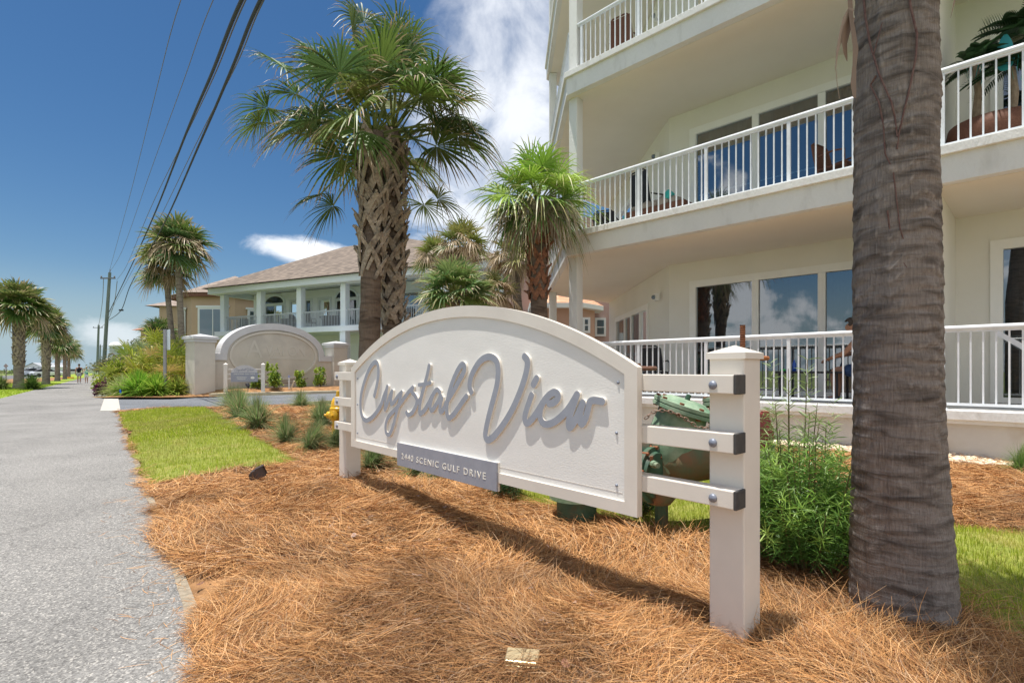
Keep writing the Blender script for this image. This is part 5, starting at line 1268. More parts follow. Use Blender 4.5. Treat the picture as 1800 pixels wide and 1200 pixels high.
# ------------------------------------------------------------------ oval monument wall
AO = V(-15.1, 25.6, 0); AW = V(.567, .824, 0); AN = V(.824, -.567, 0)
def Ap(t, o, z): return AO+AW*t+AN*o+V(0, 0, z)
RA = Matrix(((AW.x, AN.x, 0), (AW.y, AN.y, 0), (0, 0, 1))).to_3x3()
aw = empty('monument_wall', Ap(3.9, 0, .1), 'pale stucco entrance wall with oval raised medallion between two capped pillars', 'sign wall')
MT['astucco'] = pm('warm grey stucco', (.62, .58, .51), .9, (.56, .525, .46), 1.0, third=(.49, .46, .41), tscale=.8, bump=.2, bscale=25)
MT['acap'] = pm('painted wall cap', (.62, .62, .635), .8, (.57, .57, .585), 2)
def abox(b, t0, t1, o0, o1, z0, z1): return b.box(Ap((t0+t1)/2, (o0+o1)/2, (z0+z1)/2), (t1-t0, abs(o1-o0), z1-z0), RA)
for t, h in ((-.45, 2.72), (7.35, 2.72)):
    b = MB(); abox(b, t, t+.95, -.45, .45, -.1, h); p_ = b.build('pillar', MT['astucco'], aw)
    b = MB(); abox(b, t-.05, t+1.0, -.5, .5, h-.14, h); abox(b, t-.12, t+1.07, -.57, .57, h, h+.13)
    q = [Ap(t-.12, -.57, h+.13), Ap(t+1.07, -.57, h+.13), Ap(t+1.07, .57, h+.13), Ap(t-.12, .57, h+.13), Ap(t+.475, 0, h+.27)]
    b.add(q, [(0, 1, 4), (1, 2, 4), (2, 3, 4), (3, 0, 4)]); b.build('pillar_cap', MT['acap'], p_)
TC, TW, TH = 3.83, 2.93, 1.62; ZW = 2.02
prof = [(.5, -.1)]+[(.5, ZW)]+[(TC-TW*math.cos(PI*i/40), ZW+.05+TH*math.sin(PI*i/40)) for i in range(41)]+[(7.35, ZW), (7.35, -.1)]
b = MB(); b.ext([Ap(t, .18, z) for t, z in prof], AN*-.36); b.build('wall', MT['astucco'], aw)
b = MB(); n = 40
o_ = [(TC-(TW+.06)*math.cos(PI*i/n), ZW+.04+(TH+.07)*math.sin(PI*i/n)) for i in range(n+1)]; i_ = [(TC-(TW-.30)*math.cos(PI*i/n), ZW+.04+(TH-.28)*math.sin(PI*i/n)) for i in range(n+1)]
for i in range(n):
    q = [o_[i], o_[i+1], i_[i+1], i_[i]]
    b.add([Ap(t, .26, z) for t, z in q]+[Ap(t, -.26, z) for t, z in q], [(0, 1, 2, 3), (7, 6, 5, 4), (0, 4, 5, 1), (3, 2, 6, 7)])
b.build('arch_cap', MT['acap'], aw)
b = MB(); abox(b, .5, TC-TW+.28, -.25, .25, ZW-.28, ZW+.04); b.build('wall_cap', MT['acap'], aw)
b = MB(); abox(b, TC+TW-.28, 7.35, -.25, .25, ZW-.28, ZW+.04); b.build('wall_cap', MT['acap'], aw)
b = MB(); n = 48; EC = 2.0
for i in range(n):
    a0, a1 = 2*PI*i/n, 2*PI*(i+1)/n
    q = [(TC+2.52*math.cos(a), EC+1.34*math.sin(a)) for a in (a0, a1)]+[(TC+2.40*math.cos(a), EC+1.23*math.sin(a)) for a in (a1, a0)]
    b.add([Ap(t, .235, z) for t, z in q]+[Ap(t, .17, z) for t, z in q], [(0, 1, 2, 3), (0, 4, 5, 1), (3, 2, 6, 7)])
b.build('oval_ring', pm('medallion trim', (.63, .595, .53), .9), aw)
MT['alett'] = pm('faint relief letters', (.60, .57, .51), .9)
lt = text('lettering', 'A', 1.32, lambda x, y, z: Ap(2.62+x, .185+z, 2.30+y), MT['alett'], aw, .008)
text('lettering', 'VALON', .78, lambda x, y, z: Ap(4.45+x, .185+z, 2.26+y), MT['alett'], aw, .008, sx=.92)
b = MB(); abox(b, 3.5, 5.9, .18, .2, 1.84, 1.89); b.build('underline', MT['alett'], aw)

# far kerb, its planting bed, and the near kerb lip
def kerb(name, pts, w, h, parent=None):
    b = MB(); vs = []; m = len(pts)
    for i, p in enumerate(pts):
        d = (pts[min(i+1, m-1)]-pts[max(i-1, 0)]).normalized(); nq = V(-d.y, d.x, 0)
        vs += [p+V(0, 0, -.05), p+V(0, 0, h*.85)+nq*.02, p+nq*.05+V(0, 0, h), p+nq*w+V(0, 0, h), p+nq*w+V(0, 0, -.05)]
    b.add(vs, [(5*i+k, 5*i+k+1, 5*i+5+k+1, 5*i+5+k) for i in range(m-1) for k in range(4)]+[(0, 1, 2, 3, 4), (5*m-1, 5*m-2, 5*m-3, 5*m-4, 5*m-5)])
    return b.build(name, MT['kerb'], parent)
kp = [G(371, 697.3), G(400, 696.2), G(440, 695.2), G(500, 693.8), G(560, 692.2), G(600, 691), G(700, 690.7), G(900, 690.3), G(1150, 690)]
tag(kerb('kerb', kp, .22, .16), kind='structure')
kn = [G(1150, 701), G(900, 702), G(640, 704), G(590, 705), G(560, 706.5), G(530, 708.5), G(505, 711.5)]
tag(kerb('kerb', kn, .16, .05), kind='structure')
def bed2(x, y): 
    kx = np.array([p.x for p in kp]); ky = np.array([p.y for p in kp]); yk = np.interp(x, kx, ky)
    return .06+.24*sst((y-yk)/1.8)+(vn(x*1.5, y*1.5, 61)-.5)*.06
K2 = [(p.x, p.y+.1) for p in kp]
BED2 = K2+[(8, 36), (-9, 36), (-13, 29.2), (-16, 25.2), (-19.5, 24.6)]+[(-17.9, 23.1)]
sheet('planting_bed', -20, 9, 21, 36.5, .16, MT['mulchbase'], lambda x, y: np.where(inpoly(x, y, K2+[(8, 40), (-30, 40), (-30, 23)]), bed2(x, y)*np.clip((x+18.5)/2.5, .15, 1), .0), lambda x, y: inpoly(x, y, BED2))
# roadside strip under the shrubs
STR = [(-18.6, 24.5), (-17.85, 23.1), (-15.5, 23.1), (-13.2, 24.2), (-15.5, 26.5), (-20, 34), (-26, 40), (-30, 40.2)]
sheet('planting_bed_roadside', -31, -13, 22.5, 41, .16, MT['mulchbase'], lambda x, y: .05+(vn(x*1.5, y*1.5, 61)-.5)*.05, lambda x, y: inpoly(x, y, STR))

# small directional sign
DS = G(430, 683, .28); DS = V((430-CX)/F*25.9, 25.9, .27); DW = V(.93, .36, 0).normalized(); DN = V(DW.y, -DW.x, 0)
def Dp(t, o, z): return DS+DW*t+DN*o+V(0, 0, z)
RD = Matrix(((DW.x, DN.x, 0), (DW.y, DN.y, 0), (0, 0, 1))).to_3x3()
def dbox(b, t0, t1, o0, o1, z0, z1): return b.box(Dp((t0+t1)/2, (o0+o1)/2, (z0+z1)/2), (t1-t0, abs(o1-o0), z1-z0), RD)
ds = empty('directional_sign', DS, 'small arched directional sign with grey arrow panel on two white posts, before the oval wall', 'sign')
for t in (-.82, .82):
    b = MB(); dbox(b, t-.085, t+.085, -.085, .085, -.1, 1.22); p_ = b.build('post', MT['vinyl'], ds)
    b = MB(); q = [Dp(t-.1, -.1, 1.22), Dp(t+.1, -.1, 1.22), Dp(t+.1, .1, 1.22), Dp(t-.1, .1, 1.22)]; b.add(q+[x+V(0, 0, .03) for x in q]+[Dp(t, 0, 1.32)], [(0, 1, 2, 3), (0, 1, 5, 4), (1, 2, 6, 5), (2, 3, 7, 6), (3, 0, 4, 7), (4, 5, 8), (5, 6, 8), (6, 7, 8), (7, 4, 8)])
    b.build('post_cap', MT['vinyl'], p_)
for z in (1.02, .78, .56): b = MB(); dbox(b, -.73, .73, -.03, .03, z-.035, z+.035); b.build('rail', MT['vinyl'], ds)
b = MB(); q = [(-.57, .42), (-.57, .98)]+[(-.57+1.14*i/20, .98+.24*math.sin(PI*i/20)) for i in range(1, 20)]+[(.57, .98), (.57, .42)]
b.ext([Dp(t, .075, z) for t, z in q], DN*-.04); pn_ = b.build('panel', pm('pale sign board', (.52, .50, .50), .6), ds)
b = MB(); dbox(b, -.59, .59, .076, .095, .40, .86); gp = b.build('grey_panel', MT['signgrey'], ds)
text('lettering', '2440 SCENIC GULF DRIVE', .085, lambda x, y, z: Dp(x, .097+z, .785+y), MT['cream'], gp, .001, sx=.98)
text('lettering', 'ENTRANCE\nPARKING', .085, lambda x, y, z: Dp(-.12+x, .097+z, .575+y), MT['cream'], gp, .001)
b = MB(); b.ext([Dp(t, .097, z) for t, z in ((.27, .60), (.30, .66), (.36, .64), (.36, .68), (.47, .60), (.36, .52), (.36, .56), (.30, .54))], DN*.004); b.build('arrow', MT['cream'], gp)
sc = []
for st_, w in pl:
    sc.append(([((4.0-0)-0 if False else (2.11-t)*.30, (z-1.1)*.30) for t, z in st_], w))
xs2, ys2, D2_ = strokes_sdf(sc, .004, .0085, .03)
b = MB(); sdf_relief(b, xs2, ys2, D2_, lambda x, z, f: Dp(x, .083 if f else .07, 1.0+z), .01); b.build('lettering', MT['signgrey'], ds)

# ------------------------------------------------------------------ planting
MT['leafy'] = leafmat('shrub leaves', .5, .3, .4, .25, 2.5)
def leaf_cloud(rb, c, rad, n, size, cols, zmin=None, clump=7, up=.3, k=3, aspect=.38, jit=.15):
    c = np.asarray(c, float); rad = np.asarray(rad, float)
    cl = RNG.normal(0, 1, (clump, 3)); cl = nrm(cl)*RNG.uniform(.35, .85, (clump, 1))
    w = RNG.integers(0, clump, n); q = cl[w]+RNG.normal(0, jit, (n, 3)); q[:, 2] = np.abs(q[:, 2]) if zmin is not None else q[:, 2]
    ctr = c+q*rad; d = nrm(q+RNG.normal(0, .6, (n, 3))+np.array([0, 0, up])); L_ = size*RNG.uniform(.6, 1.3, n)
    t = np.linspace(0, 1, k); Pp = ctr[:, None, :]+d[:, None, :]*(t[None, :, None]*L_[:, None, None]); Pp[:, :, 2] -= (t**2)[None, :]*L_[:, None]*.25
    s = nrm(np.cross(d, nrm(RNG.normal(0, 1, (n, 3))))); wv = np.sin(np.clip(t*PI*.92+.12, 0, PI)); W = s[:, None, :]*(L_*aspect)[:, None, None]*wv[None, :, None]
    rb.add(Pp, W, gcols(n, cols))
def stems(b, c, rad, n, r=.01, z0=None):
    for i in range(n):
        a = random.uniform(0, 2*PI); e = random.uniform(.3, .8); p0 = Vector(c)-V(0, 0, 0)
        b.tube([p0, p0+V(math.cos(a)*rad[0]*e*.4, math.sin(a)*rad[1]*e*.4, rad[2]*.5), p0+V(math.cos(a)*rad[0]*e, math.sin(a)*rad[1]*e, rad[2]*random.uniform(.8, 1.3))], [r, r*.8, r*.4], 5)
def shrub(name, c, rad, n, size, cols, label, cat='shrub', group=None, aspect=.38, clump=9, spikes=0):
    o = empty(name, c, label, cat, group); b = MB(); stems(b, c, rad, 7, .012); b.build('stems', pm('twigs %d' % len(bpy.data.materials), (.16, .11, .07), .9), o)
    rb = RB(); leaf_cloud(rb, (c[0], c[1], c[2]+rad[2]*.15), (rad[0], rad[1], rad[2]*1.5), n, size, cols, 0, clump, aspect=aspect)
    for i in range(spikes):
        a = random.uniform(0, 2*PI); p = np.array(c)+np.array([math.cos(a)*rad[0]*.6, math.sin(a)*rad[1]*.6, rad[2]*1.3]); leaf_cloud(rb, p, (.09, .09, rad[2]*.6), int(n*.05), size, cols[-2:], 0, 3, aspect=aspect)
    rb.build('foliage', MT['leafy'], o); return o
SG = [(.14, .24, .03), (.20, .32, .04), (.09, .17, .03), (.34, .45, .06), (.40, .50, .08)]
for px, py, Y, h, lab, n in ((386, 686, 26.6, 1.0, 'young shrub left of the small directional sign', 700), (452, 681, 27.1, .75, 'dark shrub behind the small directional sign', 500), (482, 679, 27.3, 1.15, 'tallest dense young shrub, right of the directional sign', 1300),
                         (527, 676, 28.6, .8, 'middle young shrub before the oval wall, beside the white stake', 800), (563, 676, 29.9, 1.0, 'rightmost young shrub before the oval wall, near the right pillar', 900)):
    c = XY(px, Y, .3); shrub('young_shrub', c, (h*.42, h*.42, h*.62), n, .10, SG, lab, group='young shrubs planted before the oval wall', spikes=4)
# roadside planting
YGc = [(.38, .44, .04), (.28, .36, .03), (.16, .24, .03), (.44, .46, .08)]
shrub('hedge_shrub', XY(206, 27.5, 0), (.85, 1.0, 1.1), 4600, .11, YGc, 'dense yellow green rounded hedge shrub at the path edge, left end of the planting', spikes=0)
shrub('hedge_shrub', XY(238, 29.5, 0), (1.2, 1.2, 1.0), 3400, .11, YGc+[(.55, .45, .2)], 'second yellow green hedge shrub with a few pale blossoms, behind the grassy clump', spikes=0)
def strap_clump(name, c, R, n, cols, label, h=1.0, w=.02, cat='plant', lean=.8, group=None):
    o = empty(name, c, label, cat, group); rb = RB(); nn_ = n; a = RNG.uniform(0, 2*PI, nn_); r = RNG.uniform(0, R*.45, nn_)
    blades(rb, c[0]+np.cos(a)*r, c[1]+np.sin(a)*r, h, w, gcols(nn_, cols), z=np.full(nn_, c[2]), lean=lean, k=6)
    rb.build('leaves', MT['grass'], o); return o
def arch_clump(name, c, h, n, cols, label, w=.004, cat='ornamental grass', group=None, spread=1.0, droop=1.0, wind=(0, 0)):
    """fountain of thin arching blades"""
    o = empty(name, c, label, cat, group); rb = RB(); k = 7; t = np.linspace(0, 1, k)
    a = RNG.uniform(0, 2*PI, n); e = np.abs(RNG.normal(0, .55, n))*spread; L_ = h*RNG.uniform(.6, 1.3, n)
    dx, dy = np.cos(a)*np.sin(np.minimum(e, 1.3))+wind[0], np.sin(a)*np.sin(np.minimum(e, 1.3))+wind[1]; dz = np.cos(np.minimum(e, 1.3))
    r0 = RNG.uniform(0, h*.12, n); px = c[0]+np.cos(a)*r0; py = c[1]+np.sin(a)*r0
    P_ = np.stack([px[:, None]+dx[:, None]*L_[:, None]*t*(.6+.5*t*droop), py[:, None]+dy[:, None]*L_[:, None]*t*(.6+.5*t*droop), c[2]+dz[:, None]*L_[:, None]*t-(t**2)[None, :]*L_[:, None]*(.20+.35*np.minimum(e, 1.2)[:, None])*droop], -1)
    W = np.stack([-np.sin(a), np.cos(a), RNG.uniform(-.5, .5, n)], -1)[:, None, :]*w*np.linspace(1, .15, k)[None, :, None]
    rb.add(P_, W, gcols(n, cols)); rb.build('blades', MT['grass'], o); return o
arch_clump('strap_leaf_clump', XY(215, 25.0, .05), 1.1, 900, [(.40, .47, .16), (.30, .40, .08), (.48, .50, .25)], 'pale striped grassy clump at the left front of the roadside planting', .02, 'plant', spread=1.3)
arch_clump('strap_leaf_clump', XY(243, 24.8, .05), 1.3, 900, [(.14, .34, .03), (.22, .42, .04), (.30, .45, .06)], 'bright green strap leaf clump in the middle front of the roadside planting', .03, 'plant', spread=1.2)
arch_clump('strap_leaf_clump', XY(275, 24.8, .05), 1.2, 900, [(.18, .36, .04), (.28, .44, .05), (.36, .48, .08)], 'green strap leaf clump just left of the bare sign pole', .03, 'plant', spread=1.2)
arch_clump('strap_leaf_clump', XY(312, 25.2, .05), 1.0, 700, [(.36, .40, .08), (.28, .34, .05), (.20, .3, .05)], 'yellowish strap leaf clump against the left pillar of the oval wall', .03, 'plant', spread=1.2)
shrub('purple_shrub', XY(179, 25.4, 0), (.28, .28, .42), 600, .12, [(.10, .015, .06), (.16, .03, .10), (.06, .01, .04)], 'small dark purple leaved plant at the path edge')
shrub('rubbly_cover', XY(290, 25.3, 0), (1.0, .4, .3), 700, .08, SG, 'low bright creeping shrub at the foot of the bare sign pole') 
def palmetto(px, Y, h, R, n, cols, label, name='saw_palmetto', z=0.05):
    c = XY(px, Y, z); o = empty(name, c, label, 'palmetto'); rb = RB()
    for i in range(n):
        a = i*2.4; e = RNG.uniform(.25, 1.45); d = np.array([math.cos(a)*math.cos(e), math.sin(a)*math.cos(e), math.sin(e)]); tp = np.array(c)+d*h*RNG.uniform(.45, 1.0)
        petiole(rb, np.array(c), tp, .012, (.3, .36, .08), sag=.05); leaf(rb, tp, d+np.array([0, 0, .15]), R, cols[RNG.integers(0, len(cols))], 16, .2, 1.5, 4, (.5, .38, .15), wmul=1.1, gap=.3)
    rb.build('fronds', MT['frond'], o); return o
PY = [(.36, .40, .04), (.28, .34, .04), (.42, .40, .07), (.18, .26, .03)]
palmetto(262, 27.5, 2.1, 1.05, 46, PY, 'large yellow green saw palmetto left of the bare sign pole')
palmetto(305, 27.3, 2.3, 1.05, 46, PY+[(.5, .36, .12)], 'yellow green saw palmetto between the sign pole and the left pillar')
palmetto(262, 32, 2.7, 1.0, 34, [(.20, .29, .14), (.26, .34, .20), (.16, .24, .10)], 'blue green saw palmetto behind the yellow hedge')
palmetto(285, 31, 3.2, 1.2, 34, PY[:2]+[(.22, .30, .05)], 'tall green saw palmetto behind, under the pair of palms')
OL = [(.22, .22, .12), (.16, .17, .09), (.30, .28, .18), (.12, .15, .07)]
for px, Y, r, h, lab in ((205, 44, 2.4, 2.6, 'olive brown coastal tree behind the hedge, nearest the utility pole'), (225, 46, 2.6, 3.6, 'olive coastal tree behind the blue green palmetto'), (262, 48, 2.8, 4.2, 'taller dull green coastal tree left of the small round palm'), (178, 95, 1.6, 2.9, 'small hazy far tree behind the two farther utility poles')):
    c = XY(px, Y, 0); o = empty('coastal_tree', c, lab, 'tree'); q = MB()
    for i in range(4): q.tube([c, c+V(random.uniform(-.5, .5), 0, h*.4), c+V(random.uniform(-1, 1)*r*.5, random.uniform(-1, 1), h*.75)], [.12, .09, .05], 6)
    q.build('trunk', MT['bark'], o); rb = RB(); leaf_cloud(rb, (c.x, c.y, h*.45), (r*.8, r*.8, h*.5), 5200, .2, OL, None, 14, aspect=.3, jit=.17); rb.build('crown', MT['leafy'], o)
# low growth far away along both sides
rb = RB()
n = 15000; Yv = RNG.uniform(60, 190, n); left = RNG.random(n) < .4; xr = path_r(Yv)+RNG.uniform(3.2, 18, n); xl = -26-.752*Yv-RNG.uniform(0, 60, n)
x = np.where(left, xl, xr); hh = np.where(left, 1.0, 2.4)*RNG.uniform(.2, 1, n)*(.4+vn(x*.2, Yv*.1, 71))
d = nrm(RNG.normal(0, 1, (n, 3))); t = np.linspace(0, 1, 3); Pp = np.stack([x, Yv, hh], -1)[:, None, :]+d[:, None, :]*t[None, :, None]*.5
rb.add(Pp, nrm(np.cross(d, [0, .3, 1]))[:, None, :]*.2*np.array([.6, 1, .2])[None, :, None], gcols(n, [(.15, .20, .08), (.2, .24, .10), (.11, .15, .07), (.25, .26, .14)]))
rb.build('far_thicket', MT['leafy'], kind='stuff')
arch_clump('grass_tuft', XY(56, 33.5, 0), 1.1, 900, [(.07, .13, .03), (.10, .18, .03), (.05, .1, .02)], 'dark rounded grass tuft at the foot of the nearest row palm', .02, 'ornamental grass', spread=1.3)
arch_clump('grass_tuft', XY(2, 34, 0), 1.0, 700, [(.12, .19, .05), (.16, .22, .06), (.20, .24, .1)], 'grass tuft at the far left edge of the verge', .02, 'ornamental grass', spread=1.2)
b = MB(); pts = []
for i, (px, py) in enumerate(((-10, 668), (20, 666), (60, 664.5), (110, 662.5), (125, 664), (100, 668), (60, 672), (0, 676), (-40, 676))): q = G(px, py); pts.append((q.x, q.y, -.004))
b.add(pts, [list(range(len(pts)))]); tag(b.build('row_mulch', MT['mulchbase']), kind='structure')
# muhly grass clumps in the straw bed
MG = [(.20, .30, .10), (.14, .24, .07), (.30, .36, .18), (.42, .36, .20), (.26, .33, .16)]
for px, py, h, lab, wd in ((408, 716, .75, 'grass clump nearest the driveway at the left end of the bed', (0, 0)), (421, 738, .70, 'second grass clump from the left, in front of the one by the driveway', (0, 0)), (453, 757, .62, 'wide dark grass clump at the lawn edge', (0, 0)),
                       (503, 782, .45, 'small upright grass clump in the middle of the bed', (0, 0)), (545, 795, .45, 'broad trailing grass clump left of the sign post', (.3, -.1)), (529, 716, .6, 'small far grass clump standing by the driveway kerb', (0, 0)),
                       (566, 750, .55, 'upright grass clump left of the hydrant', (0, 0)), (590, 790, .35, 'sprawling pale grass touching the left sign post', (.2, 0)), (652, 830, .36, 'grass clump under the left end of the sign board', (.2, 0)),
                       (735, 842, .28, 'low thin grass below the left part of the address plaque', (0, 0)), (775, 852, .26, 'low thin grass behind the address plaque', (0, 0))):
    c = G(px, py, .08); c.z = gzf(c.x, c.y) if c.y < 16 else 0
    arch_clump('muhly_grass', c, h*1.15, 1000, MG, lab, .0035 if c.y < 9 else .007, group='ornamental grass clumps in the straw bed', wind=wd)
c = Bp(6.9, -.85); c.z = gzf(c.x, c.y); arch_clump('muhly_grass', c, .38, 700, [(.12, .26, .05), (.2, .34, .08), (.3, .36, .14)], 'green grass clump beside the pebbles, right of the near palm trunk', .003, group='ornamental grass clumps in the straw bed', wind=(.2, 0))
# ------------------------------------------------------------------ people
def skin_mesh(name, verts, edges, radii, mat, parent, sub=2, root=0):
    me = bpy.data.meshes.new(name); me.from_pydata([tuple(v) for v in verts], edges, [])
    o = bpy.data.objects.new(name+'_tmp', me); COL.objects.link(o)
    m = o.modifiers.new('s', 'SKIN'); m.use_smooth_shade = True; m.branch_smoothing = .6
    for i, r in enumerate(radii): me.skin_vertices[0].data[i].radius = (r, r) if not isinstance(r, tuple) else r; me.skin_vertices[0].data[i].use_root = (i == root)
    s = o.modifiers.new('d', 'SUBSURF'); s.levels = sub; s.render_levels = sub
    dg = bpy.context.evaluated_depsgraph_get(); dg.update(); m2 = bpy.data.meshes.new_from_object(o.evaluated_get(dg))
    bpy.data.objects.remove(o); m2.materials.clear(); return link(name, m2, mat, parent, smooth=True)
def person(loc, rz, J, label, skin, shirt, shorts, hair, H=1.8, group=None, cap=None, sleeves=False, shoes=None, extra_hair=False):
    """J: joint positions (forward x, left y, up z) for a body of height 1"""
    root = empty('person', loc, label, 'person', group); R = Matrix.Rotation(rz, 3, 'Z'); L0 = Vector(loc)
    T = lambda p: L0+R@(Vector(p)*H)
    Vv = []; E = []; Rd = []
    def add(p, r, prev=None):
        Vv.append(T(p)); Rd.append((r[0]*H, r[1]*H) if isinstance(r, tuple) else r*H)
        if prev is not None: E.append((prev, len(Vv)-1))
        return len(Vv)-1
    lerp = lambda a, b, t: Vector(a).lerp(Vector(b), t)
    pel = add(J['pelvis'], (.072, .055)); wa = add(J['waist'], (.066, .050), pel); ch = add(J['chest'], (.078, .058), wa); nb = add(J['neck'], .030, ch)
    hd0 = lerp(J['neck'], J['head'], .45); h0 = add(hd0, .034, nb); h1 = add(J['head'], (.046, .052), h0)
    up = (Vector(J['head'])-Vector(J['neck'])).normalized(); fw = Vector(J.get('face', (1, 0, 0))).normalized(); fw = (fw-up*fw.dot(up)).normalized(); sd_ = up.cross(fw)
    h2 = add(Vector(J['head'])+up*.042, .036, h1)
    add(Vector(J['head'])+fw*.056-up*.006, .009, h1)                      # nose
    add(Vector(J['head'])+fw*.044-up*.030, .016, h1)                      # mouth and chin
    for s_ in (-1, 1): add(Vector(J['head'])+sd_*s_*.047, .010, h1)       # ears
    for side in ('L', 'R'):
        sh = add(J['sh'+side], .032, ch); m1 = add(lerp(J['sh'+side], J['el'+side], .5), .028, sh); el = add(J['el'+side], .0225, m1)
        m2_ = add(lerp(J['el'+side], J['wr'+side], .45), .0205, el); wr = add(J['wr'+side], .0145, m2_)
        d = (Vector(J['wr'+side])-Vector(J['el'+side])).normalized(); pn = Vector(J.get('palm'+side, (0, 1 if side == 'L' else -1, 0)))
        a_ = d.cross(pn).normalized() if d.cross(pn).length > .1 else Vector((1, 0, 0)); pl_ = add(Vector(J['wr'+side])+d*.030, (.020, .011), wr)
        bend = a_.cross(d)
        for k_, (f_, ln) in enumerate(((-1.5, .036), (-.5, .043), (.5, .041), (1.5, .033))):
            b0 = Vector(J['wr'+side])+d*.050+a_*f_*.0105
            q1 = add(b0, .0056, pl_); q2 = add(b0+d*ln*.5+bend*.006, .0052, q1); add(b0+d*ln*.85+bend*.018, .0045, q2)
        t1 = add(Vector(J['wr'+side])+d*.022-a_*.024, .0064, pl_); add(Vector(J['wr'+side])+d*.045-a_*.034+bend*.008, .0052, t1)
    for side in ('L', 'R'):
        hp = add(J['hp'+side], .050, pel); m1 = add(lerp(J['hp'+side], J['kn'+side], .5), .044, hp); kn = add(J['kn'+side], .031, m1)
        cf = add(lerp(J['kn'+side], J['an'+side], .35), .032, kn); an = add(J['an'+side], .019, cf)
        ft = Vector(J.get('toe'+side, Vector(J['an'+side])+Vector((.09, 0, -.022)))); add(lerp(J['an'+side], ft, .5)-Vector((0, 0, .006)), .021, an); add(ft, .017, len(Vv)-1)
    skin_mesh('body', Vv, E, Rd, skin, root)
    # shirt
    P_ = [T(lerp(J['pelvis'], J['waist'], .35)), T(J['waist']), T(J['chest']), T(lerp(J['chest'], J['neck'], .45))]
    vv = list(P_); ee = [(0, 1), (1, 2), (2, 3)]; rr = [(.104*H, .082*H), (.098*H, .078*H), (.112*H, .088*H), (.066*H, .055*H)]
    for side in ('L', 'R'):
        vv.append(T(lerp(J['chest'], J['sh'+side], .92))); ee.append((2, len(vv)-1)); rr.append(.042*H)
        if sleeves: vv.append(T(lerp(J['sh'+side], J['el'+side], .45))); ee.append((len(vv)-2, len(vv)-1)); rr.append(.043*H)
    skin_mesh('shirt', vv, ee, rr, shirt, root, root=1)
    vv = [T(lerp(J['pelvis'], J['waist'], .3)), T(J['pelvis'])]; ee = [(0, 1)]; rr = [(.100*H, .080*H), (.104*H, .084*H)]
    for side in ('L', 'R'):
        vv.append(T(J['hp'+side])); ee.append((1, len(vv)-1)); rr.append(.068*H); vv.append(T(lerp(J['hp'+side], J['kn'+side], .72))); ee.append((len(vv)-2, len(vv)-1)); rr.append(.060*H)
    skin_mesh('shorts', vv, ee, rr, shorts, root, root=1)
    hc = T(J['head'])+R@(up*.022*H-fw*.010*H)
    bm = bmesh.new(); bmesh.ops.create_icosphere(bm, subdivisions=3, radius=.054*H)
    fwr = R@fw; upr = R@up
    for v in bm.verts: v.co = v.co+hc
    kill = [v for v in bm.verts if (v.co-hc).dot(fwr) > .022*H and (v.co-hc).dot(upr) < .030*H or (v.co-hc).dot(upr) < -.030*H]
    bmesh.ops.delete(bm, geom=kill, context='VERTS'); me = bpy.data.meshes.new('hair'); bm.to_mesh(me); bm.free(); hr = link('hair', me, hair, root, smooth=True)
    if extra_hair:
        q = MB(); q.tube([hc-fwr*.045*H+upr*.02*H, hc-fwr*.065*H-upr*.02*H, hc-fwr*.05*H-upr*.07*H], [.014*H, .016*H, .004*H], 8); q.build('ponytail', hair, root, smooth=True)
    for side in ('L', 'R'):
        an = Vector(J['an'+side]); ft = Vector(J.get('toe'+side, an+Vector((.09, 0, -.022))))
        skin_mesh('shoe', [T(an+Vector((-.018, 0, -.018))), T(lerp(an, ft, .5)-Vector((0, 0, .010))), T(ft-Vector((0, 0, .003)))], [(0, 1), (1, 2)], [.024*H, .024*H, .019*H], shoes or shorts, root, root=1)
    return root
skinm = pm('tanned skin', (.42, .22, .14), .6); skin2 = pm('pale tan skin', (.50, .28, .19), .6); greyhair = pm('short grey brown hair', (.07, .055, .045), .9)
walk = dict(pelvis=(0, 0, .53), waist=(0, 0, .62), chest=(.005, 0, .74), neck=(.01, 0, .845), head=(.015, 0, .925), shL=(0, .105, .80), shR=(0, -.105, .80),
            elL=(-.03, .135, .635), wrL=(.02, .14, .50), elR=(-.01, -.135, .635), wrR=(.045, -.14, .50), hpL=(0, .05, .50), hpR=(0, -.05, .50),
            knL=(.05, .05, .285), anL=(.02, .05, .05), knR=(.0, -.05, .285), anR=(-.08, -.05, .075), toeR=(-.01, -.05, .02))
W1 = G(139, 673.2); W2 = G(152, 673.4)
ahead = math.atan2(1, -.775)
person(W1, ahead, walk, 'man in black sleeveless shirt and grey shorts walking away down the path', skinm, pm('black cotton', (.012, .012, .02), .9), pm('pale grey shorts', (.40, .42, .46), .9), greyhair, 1.84)
walk2 = dict(walk); walk2.update(elL=(-.02, .15, .66), wrL=(.10, .12, .70), elR=(-.02, -.155, .66), wrR=(.09, -.13, .72), knL=(.0, .045, .285), anL=(-.06, .045, .07), toeL=(.01, .045, .02), knR=(.05, -.045, .285), anR=(.02, -.045, .05), toeR=(.11, -.045, .028))
person(W2, ahead, walk2, 'woman in turquoise top and white shorts walking away beside the man', skin2, pm('turquoise cotton', (.05, .42, .42), .9), pm('white shorts', (.7, .7, .72), .9), pm('blonde hair', (.45, .33, .17), .8), 1.58, extra_hair=True)
